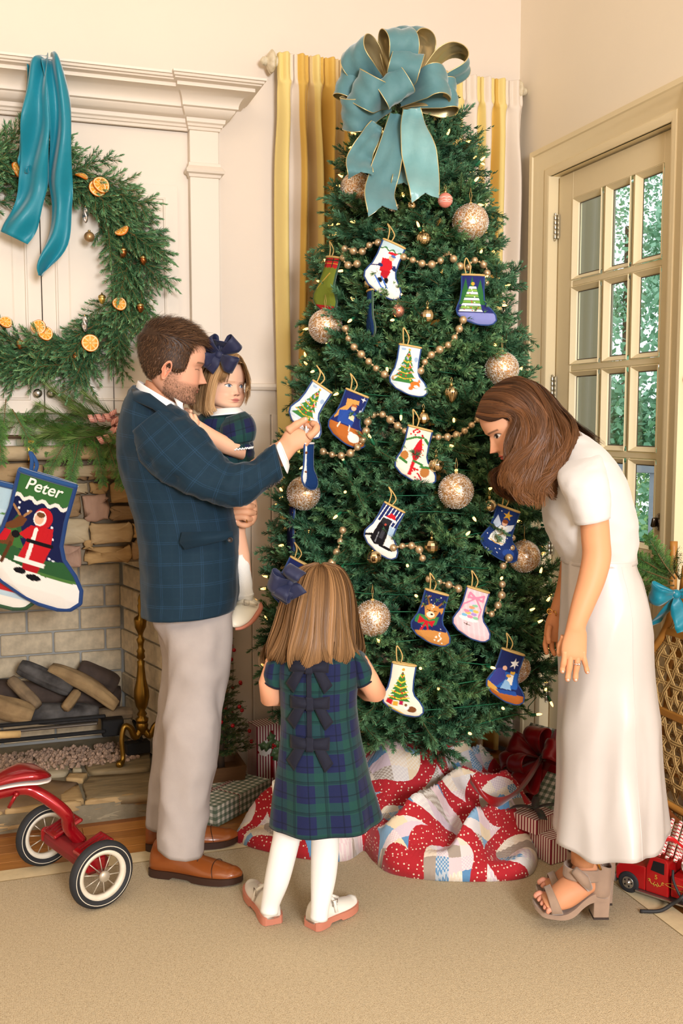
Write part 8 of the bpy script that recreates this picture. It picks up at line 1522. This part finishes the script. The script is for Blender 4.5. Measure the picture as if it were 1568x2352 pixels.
# ================================================================== small potted tree
pc_ = np.array([.79, 3.84, 0]); pt = thing('potted_tree', 'small dark berry trimmed fir in a wooden box behind the man', 'tree', pc_)
m = MB(); WBX = mat('stained_box', '#6b4a2c', .6, var=(9, .4, '#43290f'), band=(1, 1, 8)); m.loft([[pc_+np.array([sx*w_, sy*w_, z]) for sx, sy in ((-1, -1), (1, -1), (1, 1), (-1, 1))] for w_, z in ((.07, .002), (.085, .14), (.076, .14), (.07, .11))]); m.obj('planter_box', WBX, pt, smooth=False)
MB().tube([pc_+[0, 0, .10], pc_+[0, 0, .70]], [.014, .006], 8).obj('trunk', BARK, pt)
pb = [sprig_mesh(.20, 120+k, '#2c4a2a', '#4f6a3a', 90, .022, .0028, .8) for k in range(2)]; pbo = [None, None]
for i in range(64):
    z = .16+.50*(i/64); r_ = .125*(1-(i/64)**1.2)+.02; a = i*2.4; k = i % 2
    if pbo[k] is None: pbo[k] = pb[k].xf(np.array(Matrix.Translation(pc_.tolist()))).obj('branch', NEED, pt, smooth=False, recalc=False); o_ = pbo[k]
    else: o_ = copyobj(pbo[k], pt)
    place(o_, pc_+[0, 0, z], (math.cos(a), math.sin(a), .25), (0, 0, 1), max(.3, r_/.2), pt)
BER = mat('berry_red', '#a8101a', .25); bb_ = None
for i in range(44):
    z = .2+.5*rnd.random(); r_ = .12*(1-(z-.16)/.7)+.012; a = rnd.uniform(0, 6.28); p = pc_+[r_*math.cos(a), r_*math.sin(a), z]
    if bb_ is None: bb_ = MB().sphere(pc_, .008, 10, 7).obj('berry', BER, pt); o_ = bb_
    else: o_ = copyobj(bb_, pt)
    o_.location = Vector((p-pc_).tolist())
# ================================================================== quilt
def quilt():
    nx, ny = 280, 210; xs = np.linspace(.70, 1.92, nx); ys = np.linspace(2.72, 3.62, ny); X, Y = np.meshgrid(xs, ys)
    edge = np.array([W(x, y, Z=.0)[:2] for x, y in ((540, 1940), (600, 1960), (700, 1980), (790, 1985), (835, 1960), (860, 1985), (900, 2014), (1000, 2030), (1130, 2032), (1200, 2024), (1228, 2000), (1232, 1945), (1232, 1885))]+[W(x, y, Z=.03)[:2] for x, y in ((1170, 1815), (1095, 1760), (1040, 1705))]+[(1.62, 3.5), (1.25, 3.6), (1.05, 3.45)]+[W(x, y, Z=.04)[:2] for x, y in ((850, 1700), (700, 1790), (600, 1850), (548, 1900))])
    ins = inpoly(X, Y, [tuple(p) for p in edge])
    # distance to the outline
    edge = cat(np.vstack([edge, edge[:1]]), 160)[:-1]; ins = inpoly(X, Y, [tuple(p) for p in edge]); D = np.full(X.shape, 9.); n = len(edge); NX, NY = X.copy(), Y.copy()
    for i in range(n):
        a, b_ = edge[i], edge[(i+1) % n]; ab = b_-a; t = np.clip(((X-a[0])*ab[0]+(Y-a[1])*ab[1])/(ab @ ab), 0, 1); qx, qy = a[0]+t*ab[0], a[1]+t*ab[1]; dd = np.hypot(X-qx, Y-qy); nr_ = dd < D; NX = np.where(nr_, qx, NX); NY = np.where(nr_, qy, NY); D = np.minimum(D, dd)
    N1 = np.vectorize(lambda x, y: mnoise.noise(Vector((x*4.2, y*5.2, 1.3))))(X, Y); N2 = np.vectorize(lambda x, y: mnoise.noise(Vector((x*10, y*10, 4.3))))(X, Y)
    rd = np.hypot(X-TX+.02, Y-TY+.05); mound = .20*np.exp(-(rd/.27)**2)
    ridge = 1-np.abs(N1)*2.2; ridge = np.clip(ridge, 0, 1)**2
    H = .04+mound+.15*ridge*np.clip(D/.12, 0, 1)+.035*N2*np.clip(D/.08, 0, 1)+.05*np.exp(-((X-1.12)**2+(Y-3.02)**2)/.02)
    round_ = np.sqrt(np.clip(1-(1-np.clip(D/.045, 0, 1))**2, 0, 1)); H = .012+np.maximum(H, .012)*round_
    Hs = mound+.15*ridge*np.clip(D/.12, 0, 1); u = X+.11*N1+.25*Hs; v = Y+.09*np.vectorize(lambda x, y: mnoise.noise(Vector((x*3.7+9, y*4.1, 7.3))))(X, Y)+.75*Hs
    H += .0022*np.sin(u*2*math.pi/.022)*np.sin(v*2*math.pi/.022)*round_
    C = np.stack([u, v, 0*u], -1)
    keep = ins & (D > .0); idx = -np.ones(X.shape, int); f = []
    for j in range(ny-1):
        for i in range(nx-1):
            if keep[j, i] and keep[j, i+1] and keep[j+1, i] and keep[j+1, i+1]: f.append((j*nx+i, j*nx+i+1, (j+1)*nx+i+1, (j+1)*nx+i))
    nb_ = np.zeros(X.shape, bool); kp = keep; nb_[1:-1, 1:-1] = kp[1:-1, 1:-1] & ~(kp[:-2, 1:-1] & kp[2:, 1:-1] & kp[1:-1, :-2] & kp[1:-1, 2:] & kp[:-2, :-2] & kp[2:, 2:] & kp[:-2, 2:] & kp[2:, :-2]); X = np.where(nb_, NX, X); Y = np.where(nb_, NY, Y); H = np.where(nb_, .012, H)
    V = np.stack([X, Y, H], -1).reshape(-1, 3); usedv = np.unique(np.array(f)); mp = -np.ones(len(V), int); mp[usedv] = np.arange(len(usedv)); m = MB(); m.add(V[usedv], [tuple(mp[list(q)]) for q in f], C.reshape(-1, 3)[usedv]); return m
QM = mat('quilt_cotton', '#ffffff', .9, sheen=.2, bump=(120, .25)); N, L = QM.node_tree.nodes, QM.node_tree.links; b_ = N['Principled BSDF']; vc = N.new('ShaderNodeVertexColor'); vc.layer_name = 'col'
def qm(op, x, y=None):
    q = N.new('ShaderNodeMath'); q.operation = op
    for k, v in enumerate((x, y)):
        if v is None: continue
        if hasattr(v, 'links'): L.new(v, q.inputs[k])
        else: q.inputs[k].default_value = v
    return q.outputs[0]
def qmix(f, a, c):
    q = N.new('ShaderNodeMix'); q.data_type = 'RGBA'; L.new(f, q.inputs[0])
    for k, v in ((6, a), (7, c)):
        if isinstance(v, str): q.inputs[k].default_value = (*lin(v), 1)
        else: L.new(v, q.inputs[k])
    return q.outputs[2]
sp_ = N.new('ShaderNodeSeparateColor'); L.new(vc.outputs[0], sp_.inputs[0]); QP = .30
cu, cv = (qm('SUBTRACT', qm('MODULO', sp_.outputs[k], QP), QP/2) for k in (0, 1)); rad = qm('SQRT', qm('ADD', qm('MULTIPLY', cu, cu), qm('MULTIPLY', cv, cv))); red = qm('LESS_THAN', qm('ABSOLUTE', qm('SUBTRACT', rad, .128)), .028)
cb_ = N.new('ShaderNodeCombineXYZ'); L.new(qm('FLOOR', qm('DIVIDE', sp_.outputs[0], .05)), cb_.inputs[0]); L.new(qm('FLOOR', qm('DIVIDE', sp_.outputs[1], .05)), cb_.inputs[1]); wn = N.new('ShaderNodeTexWhiteNoise'); wn.noise_dimensions = '2D'; L.new(cb_.outputs[0], wn.inputs['Vector'])
rp_ = N.new('ShaderNodeValToRGB'); rp_.color_ramp.interpolation = 'CONSTANT'; el = rp_.color_ramp.elements
for k, c in enumerate(('#e9d8c2', '#d9c6cf', '#5f8fb8', '#e3c9cb', '#ded6d2', '#a7988a', '#e9d3b0', '#86abc9')):
    e = el[k] if k < 2 else el.new(k/8); e.position = k/8; e.color = (*lin(c), 1)
L.new(wn.outputs['Value'], rp_.inputs[0]); ck = N.new('ShaderNodeTexChecker'); ck.inputs['Scale'].default_value = 160; L.new(vc.outputs[0], ck.inputs['Vector']); sc_ = N.new('ShaderNodeSeparateColor'); L.new(wn.outputs['Color'], sc_.inputs[0])
gf = qm('MULTIPLY', qm('MULTIPLY', ck.outputs['Fac'], qm('LESS_THAN', sc_.outputs[1], .4)), .55); base_ = qmix(gf, rp_.outputs[0], '#f1ece2')
vo = N.new('ShaderNodeTexVoronoi'); vo.inputs['Scale'].default_value = 80; vo.inputs['Randomness'].default_value = .5; tco = N.new('ShaderNodeTexCoord'); L.new(tco.outputs['Object'], vo.inputs['Vector']); redc = qmix(qm('LESS_THAN', vo.outputs['Distance'], .24), '#b3202a', '#efd9c0'); L.new(qmix(red, base_, redc), b_.inputs['Base Color'])
tag(quilt().obj('patchwork_quilt', QM, solid=.012), 'rumpled red and blue patchwork quilt bundled round the tree base', 'quilt')
# ================================================================== snowshoes leaning by the door
ASH = mat('ash_wood', '#b97f38', .45, var=(8, .4, '#8f5a20'), band=(1, 1, 6)); RAW = mat('rawhide', '#c9a468', .6, var=(30, .3, '#9c7a44')); LSTR = mat('leather_strap', '#8a4a24', .5)
def snowshoe(label, pix, X, axis_y, tail_up, seed):
    L_ = np.array([W(x, y, X=X)[1:] for x, y in pix]); L_ = cat(L_, 50); Rr = np.column_stack([2*axis_y-L_[:, 0], L_[:, 1]]); Xz = lambda z: X+.04*(1-z/1.3)*-1
    t = thing('snowshoe', label, 'snowshoe', (X, axis_y, .02), 'wooden snowshoes leaning by the door')
    loop_ = np.vstack([L_, Rr[::-1]]); P = np.array([(Xz(z), y, z) for y, z in loop_]); m = MB(); m.tube(P, .013, 8); m.obj('bent_frame', ASH, t)
    poly = [tuple(p) for p in loop_]; w = MB()
    y0, y1, z0, z1 = loop_[:, 0].min(), loop_[:, 0].max(), L_[:, 1].min()+.05, L_[:, 1].max()-.2
    def chord(p, d, n=90):
        out = []; cur = []; ks = np.linspace(-1.2, 1.2, n); QQ = p+d*ks[:, None]; II = inpoly(QQ[:, 0], QQ[:, 1], poly) & (QQ[:, 1] > z0) & (QQ[:, 1] < z1)
        for k, q, ins in zip(ks, QQ, II):
            if ins: cur.append((Xz(q[1])+.004*math.sin(k*60+p[1]*30), q[0], q[1]))
            else:
                if len(cur) > 2: out.append(cur)
                cur = []
        if len(cur) > 2: out.append(cur)
        return out
    for d, off in ((np.array([1.0, 0]), np.array([0, 1.0])), (np.array([.5, .866]), np.array([-.866, .5])), (np.array([-.5, .866]), np.array([.866, .5]))):
        for k in np.arange(-.9, .9, .046):
            for e in (-.004, .004):
                for c in chord(np.array([axis_y, .7])+off*(k+e), d): w.tube(c, .0032, 4)
    w.obj('rawhide_webbing', RAW, t)
    for z in (z0+.25, z1-.10):
        yy = np.interp(z, np.sort(L_[:, 1]), L_[np.argsort(L_[:, 1]), 0]); seg('crossbar', (Xz(z), yy, z), (Xz(z), 2*axis_y-yy, z), .014, .028, t, ASH)
    return t
snowshoe('wooden snowshoe with woven rawhide standing right of the woman', [(1550, 1243), (1551, 1330), (1548, 1410), (1530, 1460), (1502, 1505), (1496, 1560), (1499, 1650), (1507, 1740), (1522, 1800), (1545, 1840)], 2.09, 2.50, True, 1)
snowshoe('second wooden snowshoe standing upside down behind the first by the wall', [(1580, 1300), (1570, 1400), (1556, 1500), (1542, 1640), (1524, 1760), (1516, 1830), (1514, 1900), (1522, 1940), (1545, 1955)], 2.14, 2.48, False, 2)
cdb = thing('cedar_spray', 'sprig of green cedar tied to the top of the snowshoe', 'foliage', W(1530, 1330, X=2.05))
cq = [cedar_mesh(.16, 200+k, '#33592a', '#5d8a3c') for k in range(2)]
for i, (x, y, d) in enumerate(((1545, 1335, (-.3, .5, .15)), (1540, 1325, (-.3, .6, .3)), (1548, 1345, (-.3, .6, -.1)), (1550, 1330, (-.2, .3, .5)), (1560, 1330, (-.3, -.3, .3)))):
    o_ = cq[i % 2].xf(np.array(Matrix.Translation(cdb.location))).obj('cedar_sprig', NEED, cdb, smooth=False, recalc=False) if i < 2 else copyobj(cdb.children[i % 2], cdb); place(o_, W(x, y, X=2.05), d, (-1, -.4, .4), 1, cdb)
tb = thing('ribbon_bow', 'teal silk ribbon bow tied to the snowshoe', 'bow', W(1552, 1365, X=2.03)); tbc = W(1552, 1365, X=2.02)
for D, Wd, L_, B in ((sv(-.9, .05, .2), sv(0, 1, .3), .085, .03), (sv(.9, .1, .2), sv(0, 1, .2), .09, .03)): satin_loop(D, Wd, L_, B, .03, tb, tbc, SILK)
for pts in ([(1552, 1368), (1535, 1395), (1512, 1420), (1497, 1436)], [(1553, 1368), (1556, 1400), (1566, 1430), (1572, 1448)]):
    q = cat([W(x, y, X=2.02) for x, y in pts], 16); m = MB(); m.grid(np.array([[p+(RT*.8+UZ*.3)*s*.03*(.4+.6*min(1, i/6))+FH*.006*math.sin(i*.7+s) for s in (-1, -.5, 0, .5, 1)] for i, p in enumerate(q)])); m.obj('ribbon_tail', SILK, tb, solid=.0012)
m = MB(); m.sphere(tbc, .016, 12, 8); m.obj('knot', SILK, tb)
sb = MB(); sb.tube(cat([W(1515, 1825, X=2.06), W(1530, 1860, X=2.03), W(1560, 1890, X=2.02), W(1590, 1900, X=2.03)], 16), .010, 8); tag(sb.obj('leather_binding', LSTR), 'brown leather binding strap hanging from the snowshoe', 'strap')
# ================================================================== toy fire truck
TRED = mat('truck_red', '#b01216', .28, var=(14, .25, '#8e1014'), coat=.4, bump=(40, .05)); CHR = mat('worn_chrome', '#b5b2aa', .3, .9); DKI = mat('dark_interior', '#120d0c', .9)
tr = thing('toy_fire_truck', 'red metal toy fire truck carrying candy canes at the rug corner', 'toy truck', W(1445, 2058, Z=.012))
T0 = W(1432, 2050, Z=.012); T1 = W(1568, 2096, Z=.012); td = T1-T0; td[2] = 0; td /= np.linalg.norm(td); tn = np.cross(td, UZ); tn = tn if tn @ FH > 0 else -tn; To = np.array([T0[0], T0[1], .012])-td*.035+tn*.012
def tp(x, y, z): return To+td*x+tn*y+UZ*z
def tprism(name, poly, y0, y1, mm, par=tr, bev=.004):
    m = MB(); n = len(poly); v = [tp(x, y0, z) for x, z in poly]+[tp(x, y1, z) for x, z in poly]; m.add(v, [tuple(range(n)), tuple(range(n, 2*n))[::-1]]+[(i, (i+1) % n, n+(i+1) % n, n+i) for i in range(n)]); return m.obj(name, mm, par, smooth=False, bevel=bev)
WDT = .125; hood = [(.0, .035), (.0, .075), (.015, .092), (.085, .098), (.10, .098), (.10, .022), (.075, .022), (.062, .046), (.045, .052), (.027, .046), (.015, .03)]
hb_ = tprism('hood', hood, 0, WDT, TRED); cabp = [(.10, .022), (.10, .098), (.112, .134), (.118, .140), (.165, .140), (.172, .13), (.175, .022)]; cb = tprism('cab', cabp, 0, WDT, TRED)
tprism('side_window', [(.117, .096), (.125, .128), (.160, .128), (.160, .092)], -.001, .003, DKI, cb, 0); tprism('rear_body', [(.182, .03), (.182, .095), (.40, .105), (.40, .03)], .0, WDT, TRED); tprism('running_board', [(.072, .016), (.072, .022), (.40, .022), (.40, .016)], -.012, WDT+.012, CHR, bev=.001); tprism('bumper', [(-.008, .022), (-.008, .048), (.002, .048), (.002, .022)], -.004, WDT+.004, CHR, bev=.002); tprism('grille', [(-.004, .05), (-.004, .075), (.0, .075), (.0, .05)], .02, WDT-.02, CHR, bev=.001)
for x in (.045, .33):
    for y in (.006, WDT-.006):
        m = MB(); c_ = tp(x, y, .034); sg = -1 if y < .05 else 1; m.lathe([(.0, -.008), (.030, -.009), (.034, -.005), (.034, .008), (.030, .011), (.02, .010), (.0, .009)], c_, tn*sg, 32); wo = m.obj('wheel', RUB, tr); m = MB(); m.lathe([(.0, .010), (.019, .0105), (.019, .013), (.016, .012), (.008, .012), (.006, .017), (0, .018)], c_, tn*sg, 24); m.obj('hubcap', CHR, wo)
        for k in range(5): a = k*1.2566; q = MB(); q.lathe([(.0026, 0), (.0026, .001), (0, .0012)], c_+tn*sg*.0122+(td*math.cos(a)+UZ*math.sin(a))*.0125, tn*sg, 8); q.obj('lug_hole', DKI, wo)
        for k in range(20): a = k*math.pi/10; q = None
GDEC = mat('gold_decal', '#c79a3c', .4)
lettering('5', cb, tp(.135, -.0016, .072), td, UZ, -tn, .020, 0, 0, GDEC, z=0, name='number_decal', shear=0, ext=.01)
m = MB()
for sx in (-1, 1):
    P = [tp(.135+sx*(.004+.018*t), -.0018, .062-.010*math.sin(t*3.1)+.006*t*t) for t in np.linspace(0, 1, 12)]; m.tube(P, .0011, 5); m.tube([tp(.135+sx*.022+sx*.004*math.cos(a), -.0018, .064+.004*math.sin(a)) for a in np.linspace(0, 5.5, 14)], .0009, 5); m.tube([tp(.135+sx*.006*t, -.0018, .052+.004*math.sin(t*6)) for t in np.linspace(0, 1.6, 10)], .0010, 5)
m.obj('scroll_decal', GDEC, cb)
m = MB(); q = [tp(.215+.055*math.cos(a)*.9, -.0016, .066+.008*math.sin(a)) for a in np.linspace(0, 6.283, 30)]; m.tube(q, .0009, 5); m.obj('oval_decal', GDEC, tr)
HOSE = mat('black_hose', '#2a2a2a', .6)
for lab, pts in (('coiled', [tp(.19, -.006, .12), tp(.20, -.02, .09), tp(.235, -.03, .045), tp(.26, -.03, .03), tp(.30, -.02, .05)]), ('loose', [tp(.235, -.006, .07), tp(.235, -.04, .06), W(1545, 2075, Z=.045), W(1515, 2092, Z=.02), W(1470, 2093, Z=.018)])): m = MB(); m.tube(cat(pts, 30), .0058 if lab == 'loose' else .004, 10); m.obj('hose', HOSE, tr)
m = MB(); c_ = tp(.225, .03, .125); m.tube([c_+.022*(td*math.cos(a)+UZ*math.sin(a)) for a in np.linspace(0, 6.283, 28)], .004, 8); [m.tube([c_, c_+.022*(td*math.cos(a)+UZ*math.sin(a))], .0022, 6) for a in np.arange(5)*1.2566]; m.obj('hose_reel', CHR, tr)
CANE = stripemat('candy_stripe', '#f3e6dd', '#c4242c', .014, .005)
for k in range(7):
    a = np.array([W(1512+k*9.5, 1964+k*3.5-(k % 2)*9, d=3.02+.012*(k % 3))[i] for i in range(3)]); d = (RT*.45+UZ*.42+FH*.75); d /= np.linalg.norm(d); n = 26; P = np.array([a+d*.14*t for t in np.linspace(0, 1, n)]); th = np.tile(np.arange(10)*.014/10, n); cc = np.column_stack([np.repeat(np.linspace(0, .14, n), 10)+th, np.zeros(n*10), np.zeros(n*10)]); m = MB(); m.tube(P, .0062, 10, cc); tag(m.obj('candy_cane', CANE), 'red and white candy cane on the toy truck, %s from the left of the bundle' % ('first', 'second', 'third', 'fourth', 'fifth', 'sixth', 'seventh')[k], 'candy cane', 'candy canes on the toy truck')
m = MB(); q = cat([W(1500, 1955, d=3.03), W(1520, 1930, d=3.0), W(1545, 1928, d=2.99), W(1568, 1946, d=3.0), W(1590, 1965, d=3.02)], 24); m.grid(np.array([[p+(UZ*.7-RT*.3)*s*.012 for s in (-1, 0, 1)] for p in q])); tag(m.obj('satin_ribbon', mat('red_satin', '#c3131c', .3, sheen=.3), solid=.0012), 'red satin ribbon tied round the candy canes', 'ribbon')
